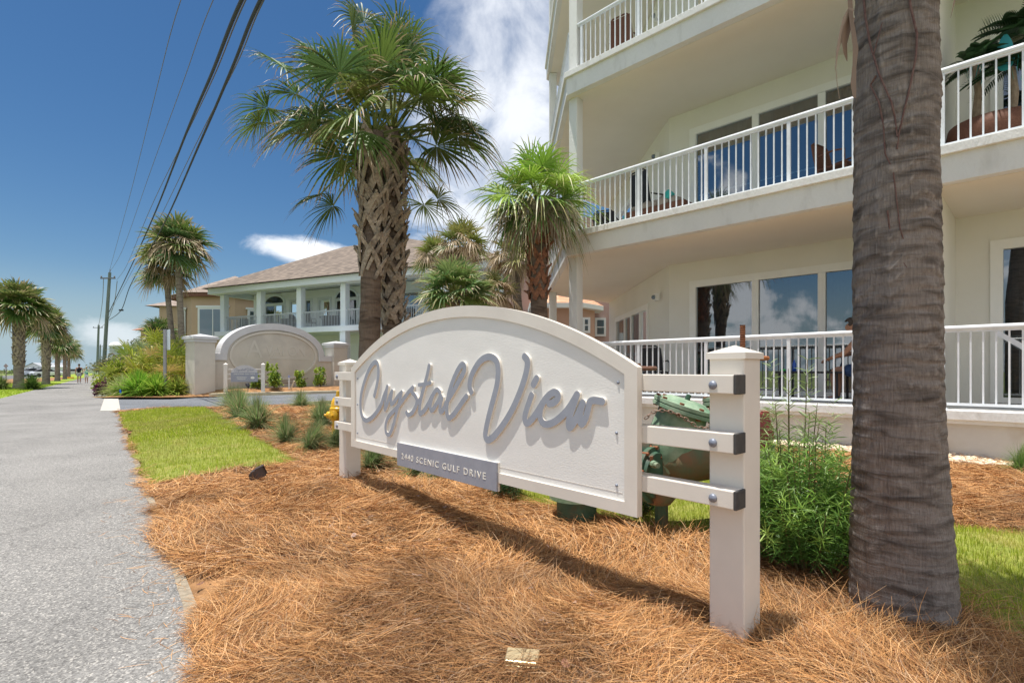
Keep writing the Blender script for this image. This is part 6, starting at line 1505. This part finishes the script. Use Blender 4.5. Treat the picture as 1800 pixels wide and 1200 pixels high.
# seated man
Hs = 1.80; ang = math.atan2(-BU.y, -BU.x)
sit = dict(pelvis=(0, 0, .285), waist=(.015, 0, .375), chest=(.06, 0, .50), neck=(.11, 0, .60), head=(.145, 0, .675), shL=(.07, .11, .555), shR=(.07, -.11, .555),
           elL=(.17, .13, .43), wrL=(.30, .07, .385), elR=(.15, -.13, .44), wrR=(.29, -.05, .40), hpL=(.02, .055, .275), hpR=(.02, -.055, .275),
           knL=(.27, .07, .285), anL=(.25, .08, .045), toeL=(.34, .08, .02), knR=(.26, -.08, .285), anR=(.27, -.09, .045), toeR=(.36, -.09, .02), palmL=(0, 0, -1), palmR=(0, 0, -1))
sp_ = Bp(5.16, .95, FL[0])
person(sp_, ang, sit, 'man in a blue shirt sitting behind the ground floor railing, leaning toward the table', skinm, pm('blue cotton', (.02, .14, .50), .9), pm('dark blue shorts', (.03, .06, .14), .9), greyhair, Hs, sleeves=True)

# ------------------------------------------------------------------ utility poles and wires
MT['pole'] = pm('weathered green grey pole', (.17, .21, .18), .9, (.12, .15, .13), 5, stretch=(1, 1, .2))
MT['wire'] = pm('dark wire', (.03, .035, .045), .6)
MT['wiregrey'] = pm('grey cable', (.16, .16, .17), .6)
def upole(p0, p1, r, label, arm=True):
    o = empty('utility_pole', p0, label, 'utility pole', 'utility poles along the path'); q = MB(); q.tube([p0-V(0, 0, .5), p0.lerp(p1, .5), p1], [r, r*.85, r*.7], 12); q.build('pole', MT['pole'], o)
    q = MB(); q.tube([p1-V(0, 0, .1), p1+V(.03, 0, .35)], [.05, .03], 8); q.build('pin', MT['wiregrey'], o)
    if arm:
        c = p0.lerp(p1, .945); q = MB(); q.box(c+V(0, -.2, 0), (1.35*r/.17, .1, .12)); am = q.build('cross_arm', MT['wiregrey'], o)
        for dx in (-.6, .6): q = MB(); q.lathe([(.05, 0), (.08, .06), (.05, .1), (.07, .15), (.03, .2)], c+V(dx*r/.17, -.2, .05), n=8); q.build('insulator', MT['wiregrey'], am)
    return o
pA0 = V(P(180.5, 650, 53).x, 53, 0); pA1 = P(193, 479, 53); upole(pA0, pA1, .185, 'nearest and tallest utility pole beside the path, leaning slightly right')
pB0 = V(P(170.5, 650, 112).x, 112, 0); pB1 = P(173.5, 571, 112); upole(pB0, pB1, .26, 'second utility pole farther down the path, left of the nearest one')
pC0 = V(P(175, 650, 175).x, 175, 0); pC1 = P(176.5, 606, 175); upole(pC0, pC1, .24, 'third and most distant utility pole, between the two nearer ones')
def wire(pts, r, label, mat='wire', name='overhead_wire', grp='overhead wires running to the nearest pole'):
    q = [tuple(v) for v in pts]; c = catmull(q, 10); b = MB(); b.tube([Vector(v) for v in c], r, 6)
    tag(b.build(name, MT[mat], smooth=True), label, 'wire', grp)
wire([P(430, -260, 9.8), P(318, 0, 14), P(272, 170, 20), P(232, 330, 31), P(205, 430, 44), pA1+V(0, 0, .3)], .011, 'thin leftmost wire rising steeply from the top of the nearest pole', 'wiregrey')
wire([P(520, -280, 9), P(375, 0, 13.5), P(320, 150, 18.5), P(265, 300, 28), P(215, 440, 44), P(193, 478, 53)], .011, 'second thin wire from the left, reaching the top of the nearest pole', 'wiregrey')
wire([P(560, -250, 5.8), P(425, 0, 8.0), P(372, 130, 11), P(325, 240, 15.5), P(270, 380, 27), P(225, 480, 42), P(192, 548, 53)], .030, 'thick twisted black cable, left one of the heavy pair', 'wire')
wire([P(600, -250, 5.8), P(458, 0, 7.8), P(408, 120, 10.5), P(352, 250, 15), P(285, 400, 27), P(230, 500, 42), P(213, 545, 48), P(192, 562, 53)], .028, 'thick black cable, right one of the heavy pair, with a small splice near the pole', 'wire')
wire([P(568, -250, 5.9), P(432, 0, 8.2), P(378, 130, 11.1), P(330, 232, 15.5), P(262, 372, 27), P(222, 468, 42), P(205, 492, 53)], .012, 'thin grey messenger wire lashed beside the left heavy cable', 'wiregrey')
wire([P(605, -250, 5.9), P(464, 0, 8.0), P(415, 115, 10.8), P(350, 242, 15.5), P(275, 395, 27), P(225, 490, 42), P(192, 552, 53)], .011, 'thin wire beside the right heavy cable', 'wiregrey')
wire([P(182, 490, 53), P(180, 530, 70), P(175, 565, 95), P(172, 575, 112)], .03, 'sagging wire between the nearest and the second pole, left side', 'wiregrey', grp='wires between the far poles')
wire([P(206, 494, 53), P(200, 535, 66), P(188, 565, 85), P(175, 577, 112)], .03, 'sagging wire between the nearest and the second pole, right side', 'wiregrey', grp='wires between the far poles')
q = MB(); q.box(P(213, 545, 48), (.35, .12, .14)); tag(q.build('cable_splice', MT['wire']), 'small dark splice box hanging on the right heavy cable near the pole', 'splice')

# bare sign pole seen from the side
sp0 = XY(290, 25.0, .05); so_ = empty('road_sign', sp0, 'grey metal road sign seen from behind and edge on, above the roadside shrubs', 'road sign')
q = MB(); q.box(sp0+V(0, 0, 1.56), (.12, .08, 3.12)); q.build('post', pm('grey sign post', (.33, .32, .34), .6, (.27, .26, .28), 4), so_)
q = MB(); q.box(sp0+V(.17, .0, 2.62), (.03, .62, .96), Matrix.Rotation(math.radians(43), 3, 'Z')); q.build('sign_plate', pm('pale sign back', (.60, .66, .72), .4), so_, bevel=.01)
# blue marker flag
c = G(171, 694.5) ; c = XY(210.5, 24.0, .06); f_ = empty('marker_flag', c, 'tiny blue utility marker flag in front of the bright green clump', 'flag')
q = MB(); q.tube([c, c+V(0, 0, .30)], .006, 5); q.build('wire_stem', MT['bolt'], f_); q = MB(); q.box(c+V(.03, 0, .22), (.075, .01, .17), Matrix.Rotation(-.2, 3, 'Y')); q.build('flag', pm('blue plastic', (.0, .12, .75), .4), f_)
# spot light and stakes on the oval wall bed
c = XY(436, 25.3, .20); s_ = empty('spot_light', c, 'small black spot light in front of the directional sign', 'spot light')
q = MB(); q.tube([c, c+V(0, 0, .22)], .015, 6); q.build('stake', MT['blackmetal'], s_); q = MB(); q.lathe([(.05, 0), (.075, .05), (.085, .2), (.08, .22)], c+V(.06, -.06, .22), (-.5, .3, .8), 12); q.build('lamp_head', MT['blackmetal'], s_, smooth=True)
c = XY(508, 27.6, .25); s_ = empty('irrigation_riser', c, 'short white irrigation riser among the young shrubs', 'irrigation riser'); q = MB(); q.tube([c, c+V(0, 0, .62)], .03, 8); q.build('pipe', MT['metalwhite'], s_); q = MB(); q.tube([c+V(0, 0, .60), c+V(0, 0, .72)], .055, 8); q.build('cap', pm('lavender cap', (.35, .38, .6), .5), s_)
q = MB(); q.tube([XY(511, 27.4, .25), XY(517, 27.3, .68)], .035, 6); tag(q.build('wooden_stake', pm('pale stake', (.6, .52, .38), .8)), 'pale leaning wooden stake beside the white riser', 'stake')
b = MB(); b.tube([Ap(2.9, .5, .62), Ap(3.6, .5, .52), Ap(4.6, .5, .55), Ap(5.3, .45, .72), Ap(5.7, .3, .78)], .018, 6); tag(b.build('hose', pm('brown hose', (.25, .15, .09), .7), smooth=True), 'thin brown hose sagging across the foot of the oval wall', 'hose')
# fire hydrant behind the left sign post
HYP = V((594-CX)/F*9.3, 9.3, .10); yl = pm('yellow hydrant paint', (.80, .46, .02), .35, (.70, .38, .02), 6)
hy = empty('fire_hydrant', HYP, 'yellow fire hydrant half hidden behind the left sign post', 'fire hydrant')
q = MB(); q.lathe([(.15, 0), (.15, .04), (.10, .05), (.095, .42), (.14, .43), (.14, .48), (.12, .50), (.115, .58), (.08, .66), (.04, .69), (.035, .71), (.025, .78), (.001, .79)], HYP, n=24); q.build('barrel', yl, hy, smooth=False, auto=True)
for ax_, r in (((-1, -.1, 0), .055), ((1, .1, 0), .055), ((-.2, -1, 0), .075)):
    a_ = Vector(ax_).normalized(); q = MB(); q.lathe([(r*.8, .08), (r*.8, .13), (r*1.15, .135), (r*1.15, .17), (r*.9, .19), (r*.35, .20), (r*.35, .235), (.001, .24)], HYP+V(0, 0, .36), a_, 16); q.build('outlet', yl, hy, auto=True)

# ------------------------------------------------------------------ backflow valve assembly
MT['vgreen'] = pm('worn green valve paint', (.03, .075, .05), .55, (.06, .13, .08), 7, bump=.35, bscale=60, third=(.10, .055, .03), tscale=5, tlo=.52, thi=.68, dist=.004)
MT['vlight'] = pm('faded green valve paint', (.32, .42, .30), .55, (.13, .24, .15), 9, bump=.35, bscale=60, third=(.30, .26, .18), tscale=4, tlo=.56, thi=.75, dist=.004)
vb = empty('backflow_valve', (1.2, 4.0, 0), 'large worn green backflow valve assembly with flanges and a chain, behind the sign rails', 'valve')
X0, Y0, ZV = .49, 4.02, .66
def cyl(name, prof, o, ax_, mat='vgreen', par=vb, n=28): q = MB(); q.lathe(prof, o, ax_, n); return q.build(name, MT[mat], par, auto=True)
cyl('riser', [(.150, -.1), (.150, .30)], V(X0, Y0, 0), (0, 0, 1)); fl_ = cyl('flange', [(.205, .28), (.205, .315), (.16, .32), (.205, .325), (.205, .36)], V(X0, Y0, 0), (0, 0, 1), 'vlight')
def bolts(par, c, ax_, r, n, sz=.016, h=.03):
    a_ = Vector(ax_).normalized(); u_ = a_.orthogonal().normalized(); w_ = a_.cross(u_)
    for i in range(n):
        t = 2*PI*i/n; q = MB(); p_ = Vector(c)+(u_*math.cos(t)+w_*math.sin(t))*r; q.lathe([(sz, -h), (sz, h)], p_, a_, 6); q.build('bolt', MT['rust'], par)
bolts(fl_, V(X0, Y0, .32), (0, 0, 1), .182, 10)
q = MB(); q.tube([V(X0, Y0, .34), V(X0, Y0, .5), V(X0+.05, Y0, .61), V(X0+.16, Y0, .66), V(X0+.3, Y0, .66)], .15, 24); q.build('elbow', MT['vgreen'], vb, smooth=True)
ax1 = V(1, -.06, 0).normalized()
q = MB(); q.tube([V(X0+.3, Y0, ZV), V(1.80, Y0-.06, ZV)], .135, 28); q.build('main_pipe', MT['vgreen'], vb, smooth=True)
for x in (.95, 1.02, 1.55, 1.61): f = cyl('flange', [(.14, -.001), (.215, 0), (.215, .05), (.14, .051)], V(x, Y0-.03*(x-.5), ZV-.04), ax1, 'vgreen'); bolts(f, V(x+.025, Y0-.03, ZV-.04), ax1, .185, 8, .014, .04)
# check valve bodies with tilted covers
for (cx_, cy_, zc_, tl_, r) in ((1.18, 3.98, .62, (.30, -.12, 1), .195), (1.74, 4.18, .64, (-.05, .1, 1), .16)):
    t_ = Vector(tl_).normalized(); body = cyl('valve_body', [(.12, -.18), (r*.95, -.10), (r*1.05, .02), (r, .15), (r*.92, .30), (r*.92, .33)], V(cx_, cy_, zc_), t_, 'vlight')
    cv = cyl('cover', [(r*.9, .33), (r*1.2, .335), (r*1.2, .36), (r*1.12, .365), (r*1.2, .37), (r*1.2, .395), (r*.9, .40), (r*.7, .425), (.001, .43)], V(cx_, cy_, zc_), t_, 'vlight'); bolts(cv, V(cx_, cy_, zc_)+t_*.365, t_, r*1.06, 9, .017, .045)
    q = MB(); u_ = t_.orthogonal().normalized(); q.tube([V(cx_, cy_, zc_)+t_*.42, V(cx_, cy_, zc_)+t_*.47], [.022, .018], 8); q.build('plug', MT['vgreen'], cv)
# rusty belly and the sump under it
MT['rustgreen'] = pm('rusty green iron', (.10, .16, .09), .7, (.24, .12, .06), 5, bump=.4, bscale=40, third=(.13, .07, .035), tscale=3, dist=.005)
q = MB(); q.tube([V(1.05, 3.92, .60), V(1.2, 3.93, .575), V(1.42, 3.95, .60), V(1.52, 3.95, .64)], [.10, .175, .17, .10], 24); q.build('belly', MT['rustgreen'], vb, smooth=True)
cyl('sump', [(.05, .36), (.09, .34), (.125, .27), (.12, .21), (.08, .16), (.001, .145)], V(1.07, 3.85, .12), (0, 0, 1), 'rustgreen'); cyl('sump_neck', [(.06, 0), (.06, .2)], V(1.10, 3.87, .42), (0, 0, 1), 'rustgreen')
dsk = cyl('blind_flange', [(.001, -.001), (.20, 0), (.20, .035), (.17, .036), (.16, .06), (.001, .065)], V(.99, 3.80, .50), (.72, -.69, 0), 'vgreen'); bolts(dsk, V(.99, 3.80, .52), (.72, -.69, 0), .175, 8, .014, .05)
for p0_, d_ in ((V(.97, 3.68, .60), V(.25, -.97, 0)), (V(1.12, 3.84, .62), V(.95, -.25, .05))):
    t1 = cyl('test_cock', [(.016, -.08), (.016, .02), (.026, .02), (.026, .055), (.018, .056), (.018, .09)], p0_, d_, 'vlight', n=10)
    q = MB(); q.tube([p0_+V(0, 0, .01), p0_+V(0, 0, .05)], .012, 6); q.build('valve_stem', MT['rust'], t1)
# chain draped over the first body
q = MB(); cp = catmull([tuple(P(x, y, 3.66)) for x, y in ((1137, 733), (1148, 724), (1162, 721), (1180, 724), (1200, 733), (1218, 745), (1230, 752), (1246, 749), (1256, 744))], 8); k = 0
cpp = [Vector(v) for v in cp]; dist_ = [0]
for i in range(1, len(cpp)): dist_.append(dist_[-1]+(cpp[i]-cpp[i-1]).length)
nl_ = int(dist_[-1]/.030); ev = [Vector([float(np.interp(j*.030, dist_, [v[q_] for v in cpp])) for q_ in range(3)]) for j in range(nl_+1)]
for i in range(nl_):
    a_ = ev[i]; d = (ev[i+1]-a_).normalized(); u_ = d.cross(V(0, 0, 1)).normalized() if i % 2 else d.cross(d.cross(V(0, 0, 1))).normalized()
    ring = [a_+d*(math.cos(t)*.020)+u_*(math.sin(t)*.011) for t in np.linspace(0, 2*PI, 9)]; q.tube(ring, .0040, 5, cap=False)
q.build('chain', pm('rusty chain', (.34, .28, .24), .6, (.24, .12, .07), 60, metal=.2), vb)
# gate valve wheels and stems
def hwheel(c, ax_, r, mat): 
    a_ = Vector(ax_).normalized(); u_ = a_.orthogonal().normalized(); w_ = a_.cross(u_); q = MB(); q.tube([Vector(c)+(u_*math.cos(t)+w_*math.sin(t))*r for t in np.linspace(0, 2*PI, 25)], .016, 8, cap=False)
    for i in range(4): t = i*PI/2; q.tube([Vector(c), Vector(c)+(u_*math.cos(t)+w_*math.sin(t))*r], .011, 6)
    q.lathe([(.03, -.02), (.03, .02)], c, a_, 10); return q.build('handwheel', mat, vb)
hwheel(V(.94, 3.95, 1.262), (0, .0, 1), .125, pm('brown rusted wheel', (.14, .07, .05), .9, (.22, .12, .08), 20))
q = MB(); q.tube([V(.94, 3.95, .7), V(.94, 3.95, 1.30)], .022, 8); q.build('stem', MT['rust'], vb)
hwheel(V(1.70, 3.9, 1.335), (0, 0, 1), .165, pm('orange rust', (.42, .15, .05), .8, (.28, .09, .03), 20))
q = MB(); n = 34
q.lathe([(.017+.0035*(i % 2), 1.30+i*.0085) for i in range(n)], V(1.70, 3.9, 0), n=12); q.tube([V(1.70, 3.9, .7), V(1.70, 3.9, 1.31)], .02, 8); q.build('threaded_stem', MT['rust'], vb)
q = MB(); q.box(V(1.70, 3.9, 1.05), (.1, .1, .3)); q.build('yoke', MT['vgreen'], vb, bevel=.01)
rw = pm('red valve paint', (.22, .03, .03), .6, (.14, .03, .02), 14); q = MB(); q.lathe([(.001, -.02), (.135, -.02), (.15, 0), (.135, .02), (.001, .03)], V(1.78, 3.80, .80), (.45, -.8, .1), 26); q.build('red_disc', rw, vb, auto=True)
q = MB(); q.box(V((1345-CX)/F*3.9, 3.9, .90), (.045, .045, .09)); q.build('square_nut', pm('dull red', (.30, .07, .05), .7), vb)
q = MB(); q.tube([V(1.13, 4.0, -.02), V(1.13, 4.0, .45)], .05, 10); q.box(V(1.13, 4.0, .42), (.2, .14, .05)); q.build('support', MT['rustgreen'], vb)
q = MB(); q.tube([V(1.80, 3.96, -.1), V(1.80, 3.96, .7)], .15, 20); q.build('riser', MT['vgreen'], vb, smooth=True)

# ------------------------------------------------------------------ feathery bush by the trunk and small bushes
MT['needleleaf'] = leafmat('narrow leaves', .45, .3, .45, .25, 6)
def feather_bush(c, rad, h, n, leafl, cols, label, name='shrub', up=.6, w=.0028, light_top=True, nl=44, only=None):
    o = empty(name, c, label, 'shrub'); b = MB(); rb = RB()
    for i in range(n):
        a = RNG.uniform(0, 2*PI) if only is None else RNG.uniform(*only); rr = RNG.uniform(.1, 1)**.7; top = np.array([c[0]+math.cos(a)*rad*rr, c[1]+math.sin(a)*rad*rr, c[2]+h*RNG.uniform(.45, 1.0)*(1-.35*rr)])
        base = np.array([c[0]+math.cos(a)*rad*rr*.25, c[1]+math.sin(a)*rad*rr*.25, c[2]]); mid = (base+top)/2+np.array([math.cos(a), math.sin(a), 0])*rad*.06
        if i % 3 == 0: b.tube([base, mid, top], [.007, .005, .002], 4, cap=False)
        t = np.sort(RNG.uniform(.30, 1.0, nl)); p = (1-t)[:, None]**2*base+2*((1-t)*t)[:, None]*mid+(t**2)[:, None]*top
        ax_ = top-base; ax_ = ax_/np.linalg.norm(ax_); az = np.arange(nl)*2.4+RNG.uniform(0, 6); o1 = np.cross(ax_, [.3, .2, 1]); o1 /= np.linalg.norm(o1); o2 = np.cross(ax_, o1)
        d = nrm(o1[None]*np.cos(az)[:, None]+o2[None]*np.sin(az)[:, None]+ax_[None]*RNG.uniform(.3, 1.2, (nl, 1))); L_ = leafl*RNG.uniform(.6, 1.2, nl)
        q = np.linspace(0, 1, 4); Pp = p[:, None, :]+d[:, None, :]*(q[None, :, None]*L_[:, None, None]); Pp[:, :, 2] -= (q**2)[None, :]*L_[:, None]*.18
        s = nrm(np.cross(d, nrm(RNG.normal(0, 1, (nl, 3))))); W = s[:, None, :]*w*np.array([.5, 1, .9, .12])[None, :, None]
        f = np.clip((t-.62)*2.6, 0, 1)[:, None]*RNG.uniform(.3, 1.1)
        ca = np.array(cols[0]); cb = np.array(cols[RNG.integers(1, len(cols))]); rb.add(Pp, W, np.clip(ca*(1-f)+cb*f, 0, 1)*RNG.uniform(.8, 1.2, (nl, 1)))
    b.build('stems', MT['twig'], o); rb.build('foliage', MT['needleleaf'], o); return o
MT['twig'] = pm('green brown twig', (.16, .13, .06), .8)
PC = [(.09, .20, .035), (.24, .42, .06), (.34, .52, .09), (.18, .34, .06), (.42, .58, .13)]
feather_bush((1.80, 3.22, .0), .50, 1.04, 240, .085, PC, 'bright green feathery shrub between the sign post and the near palm trunk', nl=60)
feather_bush((1.80, 3.42, .1), .28, 1.5, 34, .09, [(.22, .32, .10), (.30, .42, .16), (.36, .48, .2)], 'thin pale feathery sprigs rising above the bright shrub', nl=50)
feather_bush((1.06, 4.35, gzf(1.06, 4.35)), .20, .42, 60, .05, [(.03, .09, .025), (.10, .20, .05), (.06, .15, .04)], 'small dark green shrub under the valve, right of the sign board', nl=40)
feather_bush((.55, 4.75, gzf(.55, 4.75)), .16, .4, 36, .05, [(.03, .08, .025), (.10, .19, .06), (.22, .20, .08)], 'small dark shrub hidden behind the valve riser', nl=36)
feather_bush((-.04, 4.7, gzf(-.04, 4.7)), .22, .45, 60, .06, [(.06, .13, .05), (.14, .24, .12), (.30, .22, .12)], 'small blue green shrub below the sign, right of the plaque', nl=40)
feather_bush((-.10, 5.0, gzf(-.1, 5.0)), .22, .36, 30, .06, [(.10, .07, .04), (.24, .15, .09), (.16, .12, .05)], 'small browned shrub below the sign beside the blue green one', nl=40)

# ------------------------------------------------------------------ ground lights
c = V(G(456, 858, .06).x, G(456, 858, .06).y, gzf(*G(456, 858, .06).xy)); gl = empty('path_light', c, 'small black flood light half buried in straw by the lawn corner', 'flood light')
Rg = Matrix.Rotation(math.radians(20), 3, 'Z') @ Matrix.Rotation(math.radians(-24), 3, 'Y')
q = MB(); q.tube([c+V(0, 0, -.03), c+V(0, 0, .07)], .012, 8); q.build('stem', MT['rust'], gl)
MT['glb'] = pm('dark bronze metal', (.035, .025, .022), .5, (.07, .05, .045), 12)
q = MB(); m0 = c+V(-.035, 0, .085)
pr = [(-.055, -.03), (-.062, .0), (-.05, .035), (-.02, .05), (.02, .05), (.02, -.045), (-.03, -.045)]
q.ext([m0+Rg@V(x, -.06, z) for x, z in pr], Rg@V(0, .12, 0)); q.build('lamp_housing', MT['glb'], gl, bevel=.004)
q = MB()
for y in (-.06, .055): q.box(m0+Rg@V(.055, y+.0025, .005), (.075, .005, .10), Rg)
q.box(m0+Rg@V(.058, 0, .056), (.085, .12, .005), Rg); q.build('hood', MT['glb'], gl)
q = MB(); q.box(m0+Rg@V(.024, 0, 0), (.006, .105, .08), Rg); q.build('lens', pm('grey lens', (.12, .14, .15), .15), gl)
c = V(G(918, 1168, .05).x, G(918, 1168, .05).y, .03); gb = empty('ground_light', c, 'brass box shaped ground light half buried in straw at the bottom of the picture', 'ground light')
Rb = Matrix.Rotation(math.radians(-9), 3, 'Z') @ Matrix.Rotation(math.radians(10), 3, 'X')
br = pm('brushed brass', (.62, .50, .30), .35, (.55, .44, .26), 5, metal=.55, stretch=(.3, 12, 1)); q = MB(); q.box(c+V(0, 0, .055), (.135, .085, .016), Rb); q.build('lid', br, gb, bevel=.006)
q = MB(); q.box(c+V(0, 0, .040)+Rb@V(0, -.004, 0), (.128, .084, .014), Rb); q.build('rim', br, gb, bevel=.002)
q = MB(); q.box(c+V(0, 0, .018), (.122, .076, .034), Rb); q.build('body', MT['glb'], gb)
rb = RB(); n = 240; x = c.x+RNG.uniform(-.12, .12, n); y = c.y+RNG.uniform(-.13, -.03, n); needles(rb, x, y, .0009, .13, (.0, .045)); x = c.x+RNG.uniform(-.06, .06, 4); y = c.y+RNG.uniform(-.02, .03, 4); needles(rb, x, y, .0006, .13, (.075, .078), .01)
x = fp.location.x+RNG.normal(0, .28, 2600); y = fp.location.y-.02+RNG.normal(0, .28, 2600); kk = np.hypot(x-1.93, y-2.66) > .25; needles(rb, x[kk], y[kk], .001, .16, (.01, .09), .5)
for sx, sy in ((1.03, 2.33), (1.16, 2.44), (.93, 2.47), (-1.75, 5.43), (-1.62, 5.5)):
    x = sx+RNG.normal(0, .06, 90); y = sy+RNG.normal(0, .05, 90); needles(rb, x, y, .001 if sy < 4 else .002, .12, (.0, .04), .6)
rb.build('loose_straw', MT['needle'], kind='stuff')
# green berry
q = MB(); q.lathe([(.001, -.012), (.01, -.008), (.013, 0), (.01, .008), (.001, .012)], G(1231, 982, .05)+V(0, 0, .012), (1, 0, .2), 10); tag(q.build('green_fruit', pm('green fruit', (.22, .5, .16), .4), smooth=True), 'tiny bright green fruit lying on the straw near the post', 'fruit')

# ------------------------------------------------------------------ far left: building, cars, street sign
q = empty('white_building', XY(59, 130, 0), 'far white gabled two storey building beyond the palm row', 'building')
bc = XY(59, 130, 0); b = MB(); pr = [(-2.2, 0), (-2.2, 2.1), (0, 3.0), (2.2, 2.1), (2.2, 0)]
b.ext([bc+V(x, 0, z) for x, z in pr], V(0, 8, 0)); b.build('wall', pm('white siding', (.66, .68, .72), .8), q)
b = MB(); b.add([bc+V(-2.4, -.3, 2.0), bc+V(0, -.3, 3.05), bc+V(0, 8.3, 3.05), bc+V(-2.4, 8.3, 2.0), bc+V(2.4, -.3, 2.0), bc+V(2.4, 8.3, 2.0)], [(0, 1, 2, 3), (1, 4, 5, 2)]); b.build('roof', pm('grey roof', (.35, .37, .4), .8), q)
for x, z in ((-1.3, 1.6), (0, 1.7), (1.3, 1.6), (-1.3, .6), (1.3, .6)): b = MB(); b.box(bc+V(x, -.03, z), (.35, .06, .5)); b.build('window', MT['dark'], q)
def car(px, Y, col, label, rz=.64, sc_=1.0):
    c = XY(px, Y, -.02); o = empty('parked_car', c, label, 'car', 'cars parked beyond the palm row'); R = Matrix.Rotation(rz+PI/2, 3, 'Z')
    T = lambda x, y, z: c+R@V(x*sc_, y*sc_, z*sc_)
    lo = [(-2.2, .35), (-2.25, .75), (-1.9, .95), (1.2, .98), (2.1, .80), (2.25, .5), (2.2, .32)]; b = MB(); b.ext([T(x, -.88, z) for x, z in lo], R@V(0, 1.76*sc_, 0)); b.build('body', pm('car paint %s' % label[:12], col, .3), o, bevel=.05)
    up_ = [(-1.75, .95), (-1.2, 1.42), (.35, 1.45), (1.15, .97)]; b = MB(); b.ext([T(x, -.72, z) for x, z in up_], R@V(0, 1.44*sc_, 0)); b.build('cabin', MT['dark'], o, bevel=.04)
    b = MB(); b.ext([T(x, -.70, z) for x, z in [(-1.2, 1.425), (.35, 1.455), (.3, 1.50), (-1.1, 1.48)]], R@V(0, 1.4*sc_, 0)); b.build('roof', pm('car roof', col, .3), o)
    for x in (-1.4, 1.4):
        for y in (-.86, .86): b = MB(); b.lathe([(.2, -.1), (.32, -.1), (.33, 0), (.32, .1), (.2, .1)], T(x, y, .33), R@V(0, 1, 0), 16); b.build('wheel', MT['blackmetal'], o)
    return o
car(82, 95, (.6, .62, .65), 'white parked car seen between the second and third row palms', -.5)
car(66, 98, (.55, .6, .66), 'pale van shaped parked car left of the second row palm', -.5, 1.1)
car(126, 120, (.5, .5, .52), 'far silver parked car behind the walking man', -.5)
c = XY(11, 62, 0); o = empty('street_sign', c, 'small diamond street sign seen from behind at the far left', 'road sign'); b = MB(); b.tube([c, c+V(0, 0, 1.7)], .035, 6); b.build('post', MT['wiregrey'], o)
b = MB(); b.box(c+V(0, -.05, 1.72), (.40, .02, .40), Matrix.Rotation(PI/4, 3, 'Y')); b.build('diamond_plate', pm('sign back grey', (.32, .28, .27), .6), o); b = MB(); b.box(c+V(0, -.05, 1.32), (.36, .02, .13)); b.build('name_plate', pm('sign back grey b', (.40, .42, .44), .6), o)
c = XY(119, 78, 0); q = MB(); q.tube([c, c+V(0, 0, .22)], [.28, .25], 14); q.tube([c+V(.55, 0, 0), c+V(.55, 0, .2)], [.3, .3], 14)
tag(q.build('flower_bed', pm('orange flowers', (.75, .22, .05), .8, (.7, .5, .05), 9)), 'low patch of orange flowers at the far end of the grass verge', 'flowers')
c = XY(204, 120, 6.8); 
tw = empty('distant_tower', XY(204, 118, 0), 'far white domed tower top behind the coastal trees', 'tower'); b = MB(); b.lathe([(1.2, 0), (1.2, 6.4)], XY(204, 118, 0), n=16); b.build('shaft', pm('pale tower', (.4, .45, .5), .8), tw)
b = MB(); b.lathe([(1.35, 6.4), (1.3, 6.8), (.9, 7.3), (.01, 7.5)], XY(204, 118, 0), n=16); b.build('dome', pm('white dome', (.75, .75, .75), .5), tw, smooth=True)
